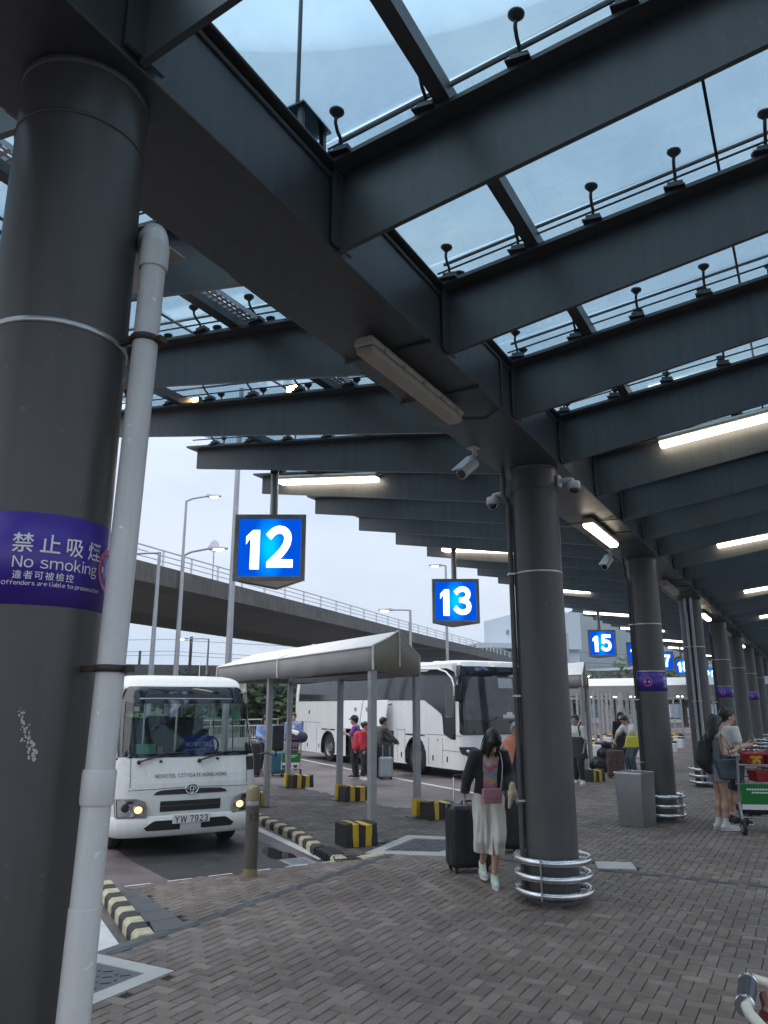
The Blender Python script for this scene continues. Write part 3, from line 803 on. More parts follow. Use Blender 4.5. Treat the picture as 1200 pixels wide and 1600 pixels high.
# ---------------------------------------------------------------- DRAINPIPE beside the nearest column
PX, PY, PR = 1.790, 2.060, .0500
dp = thing('drainpipe', 'white plastic drainpipe strapped to the nearest column', 'drainpipe', (PX, PY, 0))
dp.rotation_euler = (-.007, .032, 0)
PZ = 3.58
b = MB().tube([(0,0,.0), (0,0,1.2)], PR, 24); b.tube([(0,0,1.2), (0,0,PZ)], PR - .003, 24); b.build('pipe', 'pvc_white', dp)
b = MB(); b.lathe([(PR + .001, 1.50), (PR + .004, 1.51), (PR + .004, 1.60), (PR + .001, 1.61)], 24, cap=False); b.build('socket', 'pvc_white', dp)
b = MB(); b.lathe([(PR + .001, PZ - .11), (PR + .005, PZ - .10), (PR + .005, PZ - .02), (PR + .004, PZ)], 24, cap=False); b.build('socket', 'pvc_white', dp)
b = MB(); b.tube([(0,0,PZ - .02), (.004,.008,PZ + .03), (.02,.035,PZ + .07), (.06,.10,PZ + .10), (.16,.24,PZ + .12), (.3,.45,PZ + .14)], PR + .001, 20); b.build('elbow', 'pvc_white', dp)
for z in (3.16, 1.93):
    b = MB().lathe([(PR, z - .012), (PR + .007, z - .011), (PR + .007, z + .011), (PR, z + .012)], 24, cap=False)
    b.box((PR*.4, -PR - .012, z), (.035, .022, .022)); b.box((-PR*.6, PR, z), (.02, .10, .02)); b.build('pipe_strap', 'pvc_clamp', dp)
b = MB().box((.09, .10, PZ + .10), (.05, .02, .10)); b.box((.13, .07, PZ + .06), (.10, .10, .006)); b.build('bracket', 'lamp_case', dp)

# ---------------------------------------------------------------- LAMPS
def batten(name, label, loc, direc, lit, group, hang=None, slope=0.0):
    t = thing(name, label, 'light', loc, direc, group); L = 1.56 if hang else 1.74
    b = MB(); prof = [(-.075, .0), (.075, .0), (.085, .035), (.06, .07), (-.06, .07), (-.085, .035)]
    T = Matrix(((0,0,1,0),(1,0,0,0),(0,1,0,0),(0,0,0,1)))
    S = Matrix.Rotation(-slope, 4, 'Y')
    b.prism(prof, -L/2, L/2, T=S @ T); b.build('housing', 'lamp_case', t, bevel=.012)
    c = MB(); prof = [(-.072, -.004), (-.066, -.045), (-.045, -.062), (.045, -.062), (.066, -.045), (.072, -.004)]
    c.prism(prof[::1], -L/2 + .012, L/2 - .012, T=S @ T); c.build('diffuser', 'lamp_lit' if lit else 'lamp_cover_off', t, bevel=.01)
    k = MB()
    for x in (-.62, -.32, 0, .32, .62):
        for s in (-1, 1): k.box(S @ Vector((x, s*.083, .006)), (.012, .008, .034))
    k.build('clip', 'lamp_cover_off', t)
    h = MB()
    if hang == 'beam':
        for x in (-.45, .45):
            h.box((x, 0, .085), (.03, .70, .012)); h.box((x, .0, .077), (.03, .03, .02))
            for s in (-1, 1): h.box((x, s*.345, .093), (.03, .02, .03))
            h.build('hanger', 'dark_metal', t); h = MB()
        h.tube([(L/2, 0, .03), (L/2 + .10, -.05, .02), (L/2 + .19, -.20, .03), (L/2 + .22, -.345, .12), (L/2 + .22, -.35, .30), (L/2 + .20, -.35, .55)], .014, 8)
        h.build('cable', 'dark_metal', t)
    else:
        for x in (-.5, .5):
            h.box(S @ Vector((x, 0, .085)), (.04, .05, .05)); h.build('hanger', 'dark_metal', t); h = MB()
        h.tube([S @ Vector((L/2, 0, .04)), S @ Vector((L/2 + .1, -.01, .07)), S @ Vector((L/2 + .22, -.02, .085))], .012, 6)
        h.build('cable', 'dark_metal', t)
    return t
ML_ = [('unlit dusty batten light under the main beam above the gap between the two nearest columns', False), ('lit batten light under the main beam just beyond the column with dome cameras', True), ('unlit batten light under the main beam just beyond the column behind the bin', False), ('lit batten light under the main beam beyond the column with pale conduits', True), ('distant unlit batten light under the main beam, next after the lit pair', False), ('most distant lit batten light under the main beam', True)]
for k, (lb, lit) in enumerate(ML_):
    batten('batten_light', lb, (4.90 + 6.0*k, 2.43, ZB - .10), 0, lit, 'batten lights under the main beam', 'beam')
names_l = ['lit batten light on the beam right of bay sign 12', 'lit batten light on the beam right of bay sign 13, left of the camera column', 'lit batten light on the bay side beam that the camera column hides', 'lit batten light showing just right of the camera column', 'lit batten light above bay sign 15', 'lit batten light left of the column behind the bin', 'lit batten light beyond bay sign 17', 'farthest lit batten light over the bays']
for k in range(8):
    v = 5.98; u = BU(5 + 4*k) - .11
    batten('batten_light', names_l[k], (u, v, min(zt(v) - .10, 1.81 + 3.02*BU(5 + 4*k)/BU(4 + 4*k) - .10)), -PI/2, True, 'batten lights over the bays', None, -.115)
names_r = ['large lit batten light at the upper right, cut by the picture edge', 'second lit batten light down the right edge', 'third lit batten light down the right edge, small', 'fourth lit batten light near the right edge, tiny']
for k in range(4):
    v = .42; u = BU(5 + 4*k) - .11
    batten('batten_light', names_r[k], (u, v, min(zt(v) - .06, 1.81 + 2.74*BU(5 + 4*k)/BU(4 + 4*k) - .06)), -PI/2, True, 'batten lights over the walkway', None, .115)

# two small warm lamps added in place of lamp reflections in the roof glass
emit('glint_lit', (1.0, .62, .22), 22.0)
for lb, v, z in (('added warm lamp standing in for a glass reflection above bay sign 12', 4.62, 5.16), ('second small added warm lamp standing in for a glass reflection, nearer the drainpipe', 6.05, 5.30)):
    t = thing('glint_lamp', lb, 'light', (6.30, v, z), 0)
    b = MB(); b.box((.03, 0, 0), (.06, .17, .11)); b.build('lamp_case', 'dark_metal', t, bevel=.01); b = MB(); b.box((-.003, 0, 0), (.008, .13, .075)); b.build('lamp_lens', 'glint_lit', t)
    b = MB(); b.tube([(.03, 0, -.05), (.03, 0, -.12)], .012, 6); b.build('bracket', 'dark_metal', t)
# ---------------------------------------------------------------- BAY SIGNS (three sided light boxes)
def sign_mat():
    m = bpy.data.materials.new('sign_face'); m.use_nodes = True; n = m.node_tree; n.nodes.clear(); L = n.links
    tc = n.nodes.new('ShaderNodeTexCoord'); mp = n.nodes.new('ShaderNodeMapping'); mp.inputs['Scale'].default_value = (2.6, 2.6, 1.25)
    gr = n.nodes.new('ShaderNodeVectorMath'); gr.operation = 'LENGTH'
    r = n.nodes.new('ShaderNodeValToRGB'); e = r.color_ramp.elements
    e[0].position = .10; e[0].color = (.0, .55, 1.0, 1); e[1].position = .62; e[1].color = (.0, .075, .62, 1)
    q = e.new(.36); q.color = (.0, .23, .95, 1)
    em = n.nodes.new('ShaderNodeEmission'); o = n.nodes.new('ShaderNodeOutputMaterial')
    L.new(tc.outputs['Object'], mp.inputs[0]); L.new(mp.outputs[0], gr.inputs[0]); L.new(gr.outputs['Value'], r.inputs[0])
    L.new(r.outputs[0], em.inputs[0]); em.inputs[1].default_value = .95; L.new(em.outputs[0], o.inputs[0])
    M['sign_face'] = m
sign_mat()
def bay_sign(num, k, desc):
    W, Hh, ZC = .90, .88, 3.80
    ir = W / (2*math.sqrt(3))
    c = Vector((7.8 + 6.02*k, 6.0, 0)) + Vector((ch, sh, 0)) * ir
    t = thing('bay_sign', desc, 'sign', (c.x, c.y, ZC), rad(28.86), 'three sided bay number signs')
    n0 = num
    for j in range(3):
        Rm = Matrix.Rotation(PI + j*2*PI/3, 4, 'Z')          # outward normal along local x
        f = bpy.data.objects.new('sign_panel', None)
        b = MB(); h = W/2 - .045
        T = Rm
        b.add([T @ Vector((ir, -h, -Hh/2 + .06)), T @ Vector((ir, h, -Hh/2 + .06)), T @ Vector((ir, h, Hh/2 - .06)), T @ Vector((ir, -h, Hh/2 - .06))], [(0,1,2,3)])
        # panel mesh gets its own origin at its centre so that the glow is centred on the face
        ctr = T @ Vector((ir, 0, 0))
        b.v = [tuple(Vector(v) - ctr) for v in b.v]
        p = b.build('sign_panel', 'sign_face', t, loc=ctr)
        vs, fs = sans(num, .60, .60*.04, .13, .92)
        xs = [v[0] for v in vs]; ys = [v[1] for v in vs]; cx, cy = (min(xs)+max(xs))/2, (min(ys)+max(ys))/2
        d = MB(); d.add([(Rm.to_3x3() @ Vector((.004, (x - cx)*1.02, (y - cy)*1.12))) for x, y, q in vs], fs)
        d.build('numeral', 'digit_lit', p)
        fr = MB(); hw = W/2 + .01
        for (y0, y1, z0, z1) in ((-hw, hw, Hh/2 - .06, Hh/2), (-hw, hw, -Hh/2, -Hh/2 + .06), (-hw, -hw + .055, -Hh/2 + .06, Hh/2 - .06), (hw - .055, hw, -Hh/2 + .06, Hh/2 - .06)):
            P = [(ir - .01, y0, z0), (ir + .018, y0, z0), (ir + .018, y1, z0), (ir - .01, y1, z0), (ir - .01, y0, z1), (ir + .018, y0, z1), (ir + .018, y1, z1), (ir - .01, y1, z1)]
            fr.hexa([T @ Vector(q) for q in P])
        fr.build('sign_frame', 'sign_metal', t, bevel=.005, seg=1)
    cap = MB(); tri = [(ir*2*math.cos(PI/3 + PI + j*2*PI/3)*.97, ir*2*math.sin(PI/3 + PI + j*2*PI/3)*.97) for j in range(3)]
    cap.prism(tri, -Hh/2 + .012, -Hh/2 + .03); cap.build('end_plate', 'sign_metal', t); cap = MB(); cap.prism(tri, Hh/2 - .03, Hh/2 - .012); cap.build('end_plate', 'sign_metal', t)
    top = zt(6.0) - ZC + .02
    b = MB().tube([(0,0,Hh/2 - .02), (0,0,top)], .052, 16); b.build('hanger_post', 'sign_metal', t)
    b = MB().box((-.075, 0, top - .22), (.06, .10, .22)); b.box((-.02, 0, top - .05), (.26, .14, .03)); b.build('hanger_clamp', 'dark_metal', t)
mat('sign_metal', (.27, .255, .23), .38, .75, var=.12, vs=5)
SD = ('twelve, the largest, nearest the drainpipe', 'thirteen, hanging beyond the tent roof', 'fourteen, hidden behind the camera column', 'fifteen, right of the camera column', 'sixteen, half hidden by the column behind the bin', 'seventeen, peeping out right of the column behind the bin', 'eighteen, left of the column with pale conduits', 'nineteen, behind the column with pale conduits', 'twenty, the farthest, right of the conduit column')
for k, num in enumerate(('12', '13', '14', '15', '16', '17', '18', '19', '20')):
    bay_sign(num, k, 'blue lit three sided bay sign ' + SD[k])

# ---------------------------------------------------------------- CCTV
def dome(label, loc, ang):
    t = thing('dome_camera', label, 'camera', loc, ang)
    b = MB().lathe([(.03, .055), (.062, .05), (.068, .02), (.068, -.02), (.06, -.028)], 20); b.build('housing', 'camera_white', t)
    b = MB(); b.ell((0,0,-.028), (.052, .052, .055), 16, 10); b.build('dome', 'dark_glossy', t)
    b = MB(); b.tube([(0,0,.045), (.02,0,.075), (.06,0,.085), (.16,0,.085)], .026, 10); b.box((.16, 0, .085), (.02, .09, .12)); b.build('arm', 'camera_white', t)
dome('white dome camera on the left of the camera column', (7.66, 2.86, 3.97), rad(-75))
dome('white dome camera on the right of the camera column', (7.78, 1.985, 4.06), rad(85))
def bullet(label, loc, ang):
    t = thing('bullet_camera', label, 'camera', loc, ang)
    Q = Matrix.Rotation(rad(38), 3, 'Y')
    b = MB(); pts = [Q @ Vector((x, 0, 0)) for x in (0, .26)]
    b.tube([p + Vector((0,0,-.16)) for p in pts], .058, 8); b.build('housing', 'camera_white', t, bevel=.006)
    b = MB(); b.box(Q @ Vector((.13, 0, .07)) + Vector((0,0,-.16)), (.32, .14, .012), rot=Q); b.build('sunshield', 'camera_white', t)
    b = MB(); b.tube([Q @ Vector((.262, 0, 0)) + Vector((0,0,-.16)), Q @ Vector((.268, 0, 0)) + Vector((0,0,-.16))], .045, 12); b.build('lens', 'dark_glossy', t)
    b = MB(); b.tube([(0,0,0), (-.02,0,-.05), (.02,0,-.12)], .022, 8); b.box((0,0,-.005), (.10, .10, .012)); b.build('arm', 'camera_white', t)
bullet('white bullet camera under the main beam left of the camera column', (6.75, 2.70, ZB), rad(165))
bullet('smaller white bullet camera under the main beam before the column behind the bin', (12.6, 2.70, ZB), rad(165))
# ================================================================ TENTS ON THE ISLANDS
def tent(name, label, posts_l, posts_r, far_l, far_r, eave, val, ridge, m_roof='tent_roof'):
    """gable tent: two rows of posts, canvas roof with a drop valance; world coordinates"""
    L = [Vector((*p, 0)) for p in posts_l]; Rr = [Vector((*p, 0)) for p in posts_r]
    o = L[0].copy(); t = thing(name, label, 'tent', o)
    l0, r0, l1, r1 = L[0] - o, Rr[0] - o, Vector((*far_l, 0)) - o, Vector((*far_r, 0)) - o
    out = (l0 - r0).normalized()*.07
    fwd = (l0 - l1).normalized()*.08
    a, b_, c, d = l0 + out + fwd, r0 - out + fwd, l1 + out, r1 - out
    up = lambda p, z: Vector((p.x, p.y, z))
    n = 16; rng = random.Random(5)
    rf = MB()
    m0, m1 = (a + b_)/2, (c + d)/2
    for s, (p, q) in enumerate(((a, c), (b_, d))):
        G = []
        for i in range(n + 1):
            row = []
            for j in range(7):
                u, v = i/n, j/6
                e = p.lerp(q, u); rr = m0.lerp(m1, u)
                pt = up(e.lerp(rr, v), val + (ridge - val)*v)
                sag = -.035*math.sin(PI*v)*abs(math.sin(PI*u*2)) + rng.uniform(-.004, .004)
                row.append(pt + Vector((0,0,sag if 0 < j < 6 else 0)))
            G.append(row)
        rf.grid(G if s == 0 else [r[::-1] for r in G])
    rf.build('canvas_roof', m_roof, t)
    for s, (p, q) in enumerate(((a, c), (b_, d))):
        G = []
        nrm = out.normalized() * (1 if s == 0 else -1)
        for i in range(41):
            u = i/40; e = p.lerp(q, u)
            w_ = .012*math.sin(u*47) + rng.uniform(-.004, .004)
            G.append([up(e, val - .004) + nrm*.006, up(e, (val + eave)/2) + nrm*(.010 + w_*.5), up(e, eave - .015 + .012*math.sin(u*PI*4)) + nrm*(.014 + w_)])
        hm = MB(); hm.tube([up(a_, val - .002) + nrm*.010 for a_ in (p, p.lerp(q, .5), q)], .014, 6); hm.build('eave_piping', m_roof, t)
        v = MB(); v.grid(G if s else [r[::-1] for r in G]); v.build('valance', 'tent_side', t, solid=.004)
        for u in (0.0, .5, 1.0):
            sm = MB()
            e = p.lerp(q, u); sm.tube([up(e, val + .01) + nrm*.016, up(e, (val+eave)/2) + nrm*.03, up(e, eave) + nrm*.016], .016, 6)
            rr = m0.lerp(m1, u); sm.tube([up(e, val + .012), up(e.lerp(rr, .5), (val + ridge)/2 - .012), up(rr, ridge + .008)], .012, 6); sm.build('canvas_seam', m_roof, t)
    G = []
    for i in range(25):
        u = i/24; e = a.lerp(b_, u); zt_ = val + (ridge - val)*(1 - abs(2*u - 1)); w_ = .012*math.sin(u*40)
        G.append([up(e, eave) + fwd*.12*(1 + w_*20), up(e, (eave + zt_)/2) + fwd*(.05 + w_), up(e, zt_) + fwd*.02])
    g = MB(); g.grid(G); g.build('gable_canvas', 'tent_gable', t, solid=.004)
    g = MB(); e = a.lerp(b_, .5); g.tube([up(e, ridge + .01) + fwd*.3, up(e, eave + .10) + fwd*.35], .016, 6); g.build('gable_strap', m_roof, t)
    for p in posts_l + posts_r:
        q = Vector((*p, 0)) - o
        b = MB(); b.box((q.x, q.y, (eave + .02)/2), (.105, .105, eave + .02), rot=BAY); b.build('post', 'alu_post', t, bevel=.012)
        b = MB(); b.box((q.x, q.y, .006), (.34, .26, .012), rot=BAY); b.build('foot_plate', 'dark_metal', t)
    fr = MB()
    for p, q in ((l0, l1), (r0, r1), (l0, r0), (l1, r1)):
        dd = (q - p); L_ = dd.length; fr.box(up((p + q)/2, eave + .05), (L_, .07, .10), rot=math.atan2(dd.y, dd.x))
    for u in (0, .25, .5, .75, 1):
        e, f, h = l0.lerp(l1, u), r0.lerp(r1, u), (l0 + r0).lerp(l1 + r1, u)/2
        fr.tube([up(e, eave + .12), up(h, ridge - .10)], .03, 6); fr.tube([up(f, eave + .12), up(h, ridge - .10)], .03, 6)
    fr.build('frame', 'alu_post', t)
    return t
P1, P2, P3, P4, P5 = (9.74, 5.56), (12.13, 6.05), (13.52, 8.46), (12.04, 9.12), (14.99, 10.77)
tent('gable_tent', 'grey gable canvas tent on posts over the island beside the minibus', [P1, P4], [P2, P3, P5], abp(17.2, 5.42), abp(17.2, 7.12), 2.30, 2.64, 2.96)
T2 = Vector((24.2, 6.19, 0))
def off(a, b_): p = T2 + AV*a + BV*b_; return (p.x, p.y)
tent('gable_tent', 'partly hidden brown gable tent just right of the camera column', [off(-1.6, -1.75), off(3, -1.75)], [off(0, 0), off(2.7, 0), off(5.4, 0)], off(7.5, -1.75), off(7.5, 0), 2.32, 2.64, 3.05)

def pad(label, loc, rz, size=(.56, .34, .30), group='striped pads around the tent post feet'):
    t = thing('post_pad', label, 'safety pad', loc, rz, group)
    lx, ly, lz = size; n = 5; rng = random.Random(int(loc[0]*100))
    J = [[rng.uniform(-.012, .012) for _ in range(3)] for _ in range(60)]
    def P(u, s, v):                            # u along the box, s round the section
        k = int(u*n)*4 + s
        w_ = 1 + .03*math.sin(u*9 + s)
        y, z = ((-ly/2, 0), (-ly/2*w_, lz), (ly/2*w_, lz), (ly/2, 0))[s]
        return Vector(((u - .5)*lx + J[k][0], y + J[k][1], z + (J[k][2] if z else 0) + (.02*math.sin(u*7) if z else 0)))
    for i in range(n):
        b = MB(); u0, u1 = i/n, (i+1)/n
        R0, R1 = [P(u0, s, 0) for s in range(4)], [P(u1 - .002, s, 0) for s in range(4)]
        # sides and top with a middle loop so the foam bulges a little
        for s in range(3):
            bul = (Vector((0,-.012,0)), Vector((0,0,.018)), Vector((0,.012,0)))[s]
            mid = (R0[s] + R0[s+1] + R1[s] + R1[s+1])/4 + bul
            b.add([R0[s], R1[s], R1[s+1], R0[s+1], mid], [(0,1,4),(1,2,4),(2,3,4),(3,0,4)], 0, True)
        if i == 0: b.add(R0, [(0,3,2,1)] if False else [(0,1,2,3)])
        if i == n - 1: b.add(R1, [(3,2,1,0)])
        b.build('foam_band', 'pad_black' if i % 2 == 0 else 'pad_yellow', t)
    return t
def padat(label, x, y, **k): return pad(label, (x, y, .003), math.atan2(-.55, .83), **k)
padat('largest striped yellow and black foam pad at the foot of the nearest tent post', 9.42, 5.62, size=(.46, .38, .27))
padat('striped yellow and black foam pad at the right front tent post', 12.17, 5.70, size=(.50, .30, .26))
padat('striped yellow and black foam pad at the post left of the coach passengers', 13.58, 8.15, size=(.52, .30, .26))
padat('striped foam pad at the tent post behind the bollard, dark face to the left', 12.05, 9.36, size=(.36, .30, .25))
padat('striped yellow and black foam pad at the rear tent post by the green trolley', 15.10, 10.48, size=(.50, .30, .26))
padat('yellow and black foam pad at the brown tent, right of the camera column', 19.75, 5.02, size=(.46, .32, .26))
# yellow wraps round the post feet
for i, (x, y) in enumerate((P2, P3, P5)):
    b = MB(); b.box((0,0,.15), (.13, .13, .27), rot=BAY)
    lab = ('yellow foot wrap on the right front tent post', 'yellow foot wrap on the post left of the coach passengers', 'yellow foot wrap on the rear tent post by the green trolley')[i]
    tag(b.build('post_wrap', 'pad_yellow', loc=(x, y, .012), bevel=.01), lab, 'foot wrap')

# ---------------------------------------------------------------- BOLLARD and BIN
t = thing('bollard', 'beige bollard marked 1 2 at the head of the bay, in front of the minibus', 'bollard', (7.36, 5.76, ramp(0, 5.76)))
b = MB().lathe([(.075, 0), (.075, .80)], 24); b.build('bollard_post', 'bollard_paint', t)
b = MB().lathe([(.079, .80), (.079, .90), (.070, .935), (.045, .955), (.01, .962)], 24); b.build('bollard_cap', 'bollard_band', t)
b = MB().lathe([(.0785, .0), (.0785, .085)], 24); b.build('bollard_band', 'bollard_band', t)
b = MB().lathe([(.0765, .745), (.0775, .75), (.0775, .79), (.0765, .795)], 24, cap=False); b.build('bollard_ring', 'galvanised', t)
L_ = MB()
for i, d_ in enumerate('12'):
    vs, fs = sans(d_, .105, .0021, .1, .8); xs = [v[0] for v in vs]; c = (min(xs)+max(xs))/2
    L_.add(bend([(x - c + (-.022, .046)[i], y, q) for x, y, q in vs], .0775, .62, rad(217)), fs)
L_.build('numeral', 'black_plastic', t)
t = thing('litter_bin', 'grey steel litter bin standing against the second full column', 'litter bin', (13.02, 2.66, 0), rad(-14))
b = MB()
w0, w1, d_, h_ = .195, .225, .23, .78
b.hexa([(-d_, -w0, .0), (d_, -w0, .0), (d_, w0, .0), (-d_, w0, .0), (-d_ - .02, -w1, h_), (d_, -w1, h_), (d_, w1, h_), (-d_ - .02, w1, h_)])
b.build('bin_body', 'brushed_steel', t, bevel=.008)
b = MB()
for (x, y, lx, ly) in ((-d_ - .008, 0, .022, 2*w1 + .02), (d_ - .01, 0, .022, 2*w1 + .02), (0, -w1, 2*d_ - .01, .022), (0, w1, 2*d_ - .01, .022)): b.box((x, y, h_ + .004), (lx, ly, .016))
b.build('bin_rim', 'steel', t, bevel=.003, seg=1)
b = MB(); b.box((0, 0, h_ + .003), (2*d_ - .05, 2*w1 - .03, .006)); b.build('bin_opening', 'black_plastic', t)

# ================================================================ FAR SURROUNDINGS
# ---- flyover ramp: a deck of constant section swept along a gentle curve
def smooth_path(P, n):
    out = []
    for i in range(len(P) - 1):
        p0, p1, p2, p3 = P[max(i-1, 0)], P[i], P[i+1], P[min(i+2, len(P)-1)]
        for k in range(n):
            s = k/n
            out.append(.5*((2*p1) + (p2 - p0)*s + (2*p0 - 5*p1 + 4*p2 - p3)*s*s + (3*p1 - p0 - 3*p2 + p3)*s**3))
    out.append(P[-1]); return out
FZ = 8.5
EDGE = [Vector(p) for p in ((-8, 22.5, FZ), (10, 25.3, FZ), (25.3, 27.4, FZ), (45.3, 30.0, FZ), (66.8, 32.9, FZ), (88, 35.3, FZ), (108.4, 38.6, FZ), (150, 46, FZ), (200, 58, FZ))]
PATH = smooth_path(EDGE, 8)
fl = thing('flyover', 'grey concrete flyover ramp crossing behind the tents', 'bridge', PATH[0])
F0 = PATH[0].copy()
def sweep(sec, m, name, parent, smooth=False, close=True):
    rows = []
    for i, p in enumerate(PATH):
        d = (PATH[min(i+1, len(PATH)-1)] - PATH[max(i-1, 0)]); d.z = 0; d.normalize(); n = Vector((-d.y, d.x, 0))
        rows.append([p - F0 + n*s[0] + Vector((0,0,s[1])) for s in sec])
    b = MB(); b.grid([r + ([r[0]] if close else []) for r in rows], smooth=smooth)
    return b.build(name, m, parent)
sweep([(0, 0), (.35, 0), (.35, -.75), (9.0, -.75), (9.0, 0), (9.35, 0), (9.35, -.95), (0, -.95)], 'concrete_side', 'parapet', fl)
sweep([(.03, -.951), (9.3, -.951), (8.4, -1.15), (6.6, -2.0), (2.6, -2.0), (.8, -1.15)], 'concrete_soffit', 'deck', fl)
rl = MB()
for h in (.28, .55, .82): 
    pts = [];
    for i, p in enumerate(PATH): pts.append(p - F0 + Vector((0, .12, h)))
    rl.tube(pts, .045 if h > .8 else .03, 5)
rl.build('rail', 'rail_paint', fl)
acc = 0
for i in range(len(PATH) - 1):
    n_ = max(1, int((PATH[i+1] - PATH[i]).length / 2.2))
    for k in range(n_):
        p = PATH[i].lerp(PATH[i+1], k/n_) - F0
        if p.x < 22 or p.x > 135: continue
        b = MB(); b.box(p + Vector((0, .12, .42)), (.07, .09, .86)); b.build('rail_post', 'rail_paint', fl)
for x in (8.0, 62.0, 105.0):
    p = min(PATH, key=lambda q: abs(q.x - x)); q = p - F0 + Vector((-.6, 4.6, 0))
    b = MB(); b.prism([(1.2*math.cos(a*PI/8), .9*math.sin(a*PI/8)) for a in range(16)], -FZ, -2.3, T=Matrix.Translation(q)); b.build('pier', 'concrete_side', fl)
    b = MB(); b.box(q + Vector((0, 0, -2.15)), (2.2, 3.6, .34)); b.build('bearing', 'concrete_side', fl)
sg = thing('road_sign', 'small round road sign on a pole on the flyover', 'sign', (33.6, 29.9, FZ))
b = MB().tube([(0,0,-.5), (0,0,2.1)], .04, 6); b.build('sign_pole', 'pole_paint', sg)
b = MB().tube([(.03,0,2.35), (-.03,0,2.35)], .36, 20); b.build('sign_disc', 'rail_paint', sg)

# ---- lamp posts
def lamp_post(label, loc, h, arm, armdir, lit=True, r=.11, rise=.25):
    t = thing('street_lamp', label, 'street lamp', loc, armdir, 'street lamps around the bus station')
    b = MB().tube([(0,0,0), (0,0,h*.5), (0,0,h)], [r, r*.8, r*.55], 10); b.build('lamp_pole', 'pole_paint', t)
    b = MB().tube([(0,0,h - .03), (arm*.3, 0, h + rise*.45), (arm, 0, h + rise)], r*.4, 6); b.build('lamp_arm', 'pole_paint', t)
    b = MB(); b.hexa([(arm - .05, -.13, h + rise - .05), (arm + .7, -.10, h + rise - .03), (arm + .7, .10, h + rise - .03), (arm - .05, .13, h + rise - .05), (arm - .05, -.10, h + rise + .09), (arm + .7, -.07, h + rise + .04), (arm + .7, .07, h + rise + .04), (arm - .05, .10, h + rise + .09)])
    hd = b.build('lamp_head', 'pole_paint', t, bevel=.02)
    b = MB(); b.ell((arm + .34, 0, h + rise - .045), (.22, .08, .05), 12, 6); b.build('lamp_lens', 'street_lit' if lit else 'camera_white', hd)
    return t
dR = rad(28.86 - 90)
lamp_post('tallest street lamp left of bay sign 12, standing behind the flyover rail', (28.8, 27.7, 0), 12.2, 1.1, dR)
lamp_post('street lamp left of bay sign 12, lit head turned right, below the tallest', (21.64, 20.78, 0), 7.45, 1.0, dR)
lamp_post('street lamp nearest the drainpipe with its lit head turned left', (21.0, 21.4, 0), 7.5, 1.2, dR + PI, rise=-.08)
lamp_post('street lamp beyond the tent roof, lit head turned left', (35.7, 18.1, 0), 6.65, 1.0, dR + PI, rise=0)
lamp_post('small far street lamp above the dark viaduct, lit head turned left', (44.8, 39.9, 0), 6.7, 1.7, dR + PI, rise=0)
lamp_post('street lamp right of the camera column, lit head turned left', (47, 13.0, 0), 6.1, 1.0, dR + PI, rise=0)
lamp_post('low far street lamp between the camera column and bay sign 13', (58, 21.4, 0), 4.7, 1.2, dR, rise=0)
lamp_post('far street lamp standing below bay sign 15', (60, 15.8, 0), 4.0, .2, dR, rise=0)
lamp_post('thin street lamp peeping below the stepped canopy edge left of bay sign 13', (41.1, 18.45, 0), 9.9, .3, dR + PI, rise=0)
hp = thing('flag_pole', 'tall pale pole rising behind the left end of the tent', 'pole', (18.33, 15.5, 0))
b = MB().tube([(0,0,0), (0,0,5), (0,0,12)], [.105, .095, .075], 14); b.build('pole_shaft', 'pole_paint', hp)
b = MB().lathe([(.2, 0), (.2, .03), (.12, .05), (.11, .4)], 14); b.build('pole_base', 'pole_paint', hp)

# ---- railway viaduct with overhead line
vd = thing('rail_viaduct', 'dark concrete railway viaduct wall behind the minibus', 'viaduct', (47.6, 51.3, 0))
b = MB()
va, vb = Vector((30, 69, 0)) - Vector((47.6, 51.3, 0)), Vector((90, 8.5, 0)) - Vector((47.6, 51.3, 0)); vdir = (vb - va).normalized(); vn = Vector((-vdir.y, vdir.x, 0))
for i in range(22):
    p, q = va.lerp(vb, i/22) + vdir*.03, va.lerp(vb, (i+1)/22) - vdir*.03
    b = MB(); b.hexa([p + Vector((0,0,3.3)), q + Vector((0,0,3.3)), q + vn*.3 + Vector((0,0,3.3)), p + vn*.3 + Vector((0,0,3.3)), p + Vector((0,0,5.2)), q + Vector((0,0,5.2)), q + vn*.3 + Vector((0,0,5.2)), p + vn*.3 + Vector((0,0,5.2))])
    b.build('wall_panel', 'concrete_wall', vd)
b = MB(); b.hexa([va + vn*.4 + Vector((0,0,1.9)), vb + vn*.4 + Vector((0,0,1.9)), vb + vn*7 + Vector((0,0,1.9)), va + vn*7 + Vector((0,0,1.9)), va - vn*.0 + Vector((0,0,3.25)), vb - vn*.0 + Vector((0,0,3.25)), vb + vn*7.3 + Vector((0,0,3.25)), va + vn*7.3 + Vector((0,0,3.25))])
b.build('deck', 'concrete_wall', vd)
for i in range(6):
    p = va.lerp(vb, (i + .5)/6) + vn*3.5
    b = MB(); b.box(p + Vector((0,0,1.0)), (1.6, 1.2, 2.0), rot=math.atan2(vdir.y, vdir.x)); b.build('pier', 'concrete_wall', vd)
def mast(label, loc, h, s):
    t = thing('catenary_mast', label, 'mast', loc, math.atan2(vdir.y, vdir.x) + PI/2)
    b = MB(); b.box((0,0,h/2), (.24, .24, h)); b.build('mast_post', 'cable', t)
    b = MB(); b.tube([(0,0,h*.92), (s*2.2, 0, h*.80)], .04, 5); b.tube([(0,0,h*.62), (s*2.4, 0, h*.70)], .04, 5); b.tube([(s*2.2,0,h*.80), (s*2.4,0,h*.70)], .03, 5); b.build('bracket_arm', 'cable', t)
    return t
mast('nearer railway mast above the dark viaduct wall, left of the tall pale pole', (48.2, 51.0 - 6.2, 3.3), 4.0, -1)
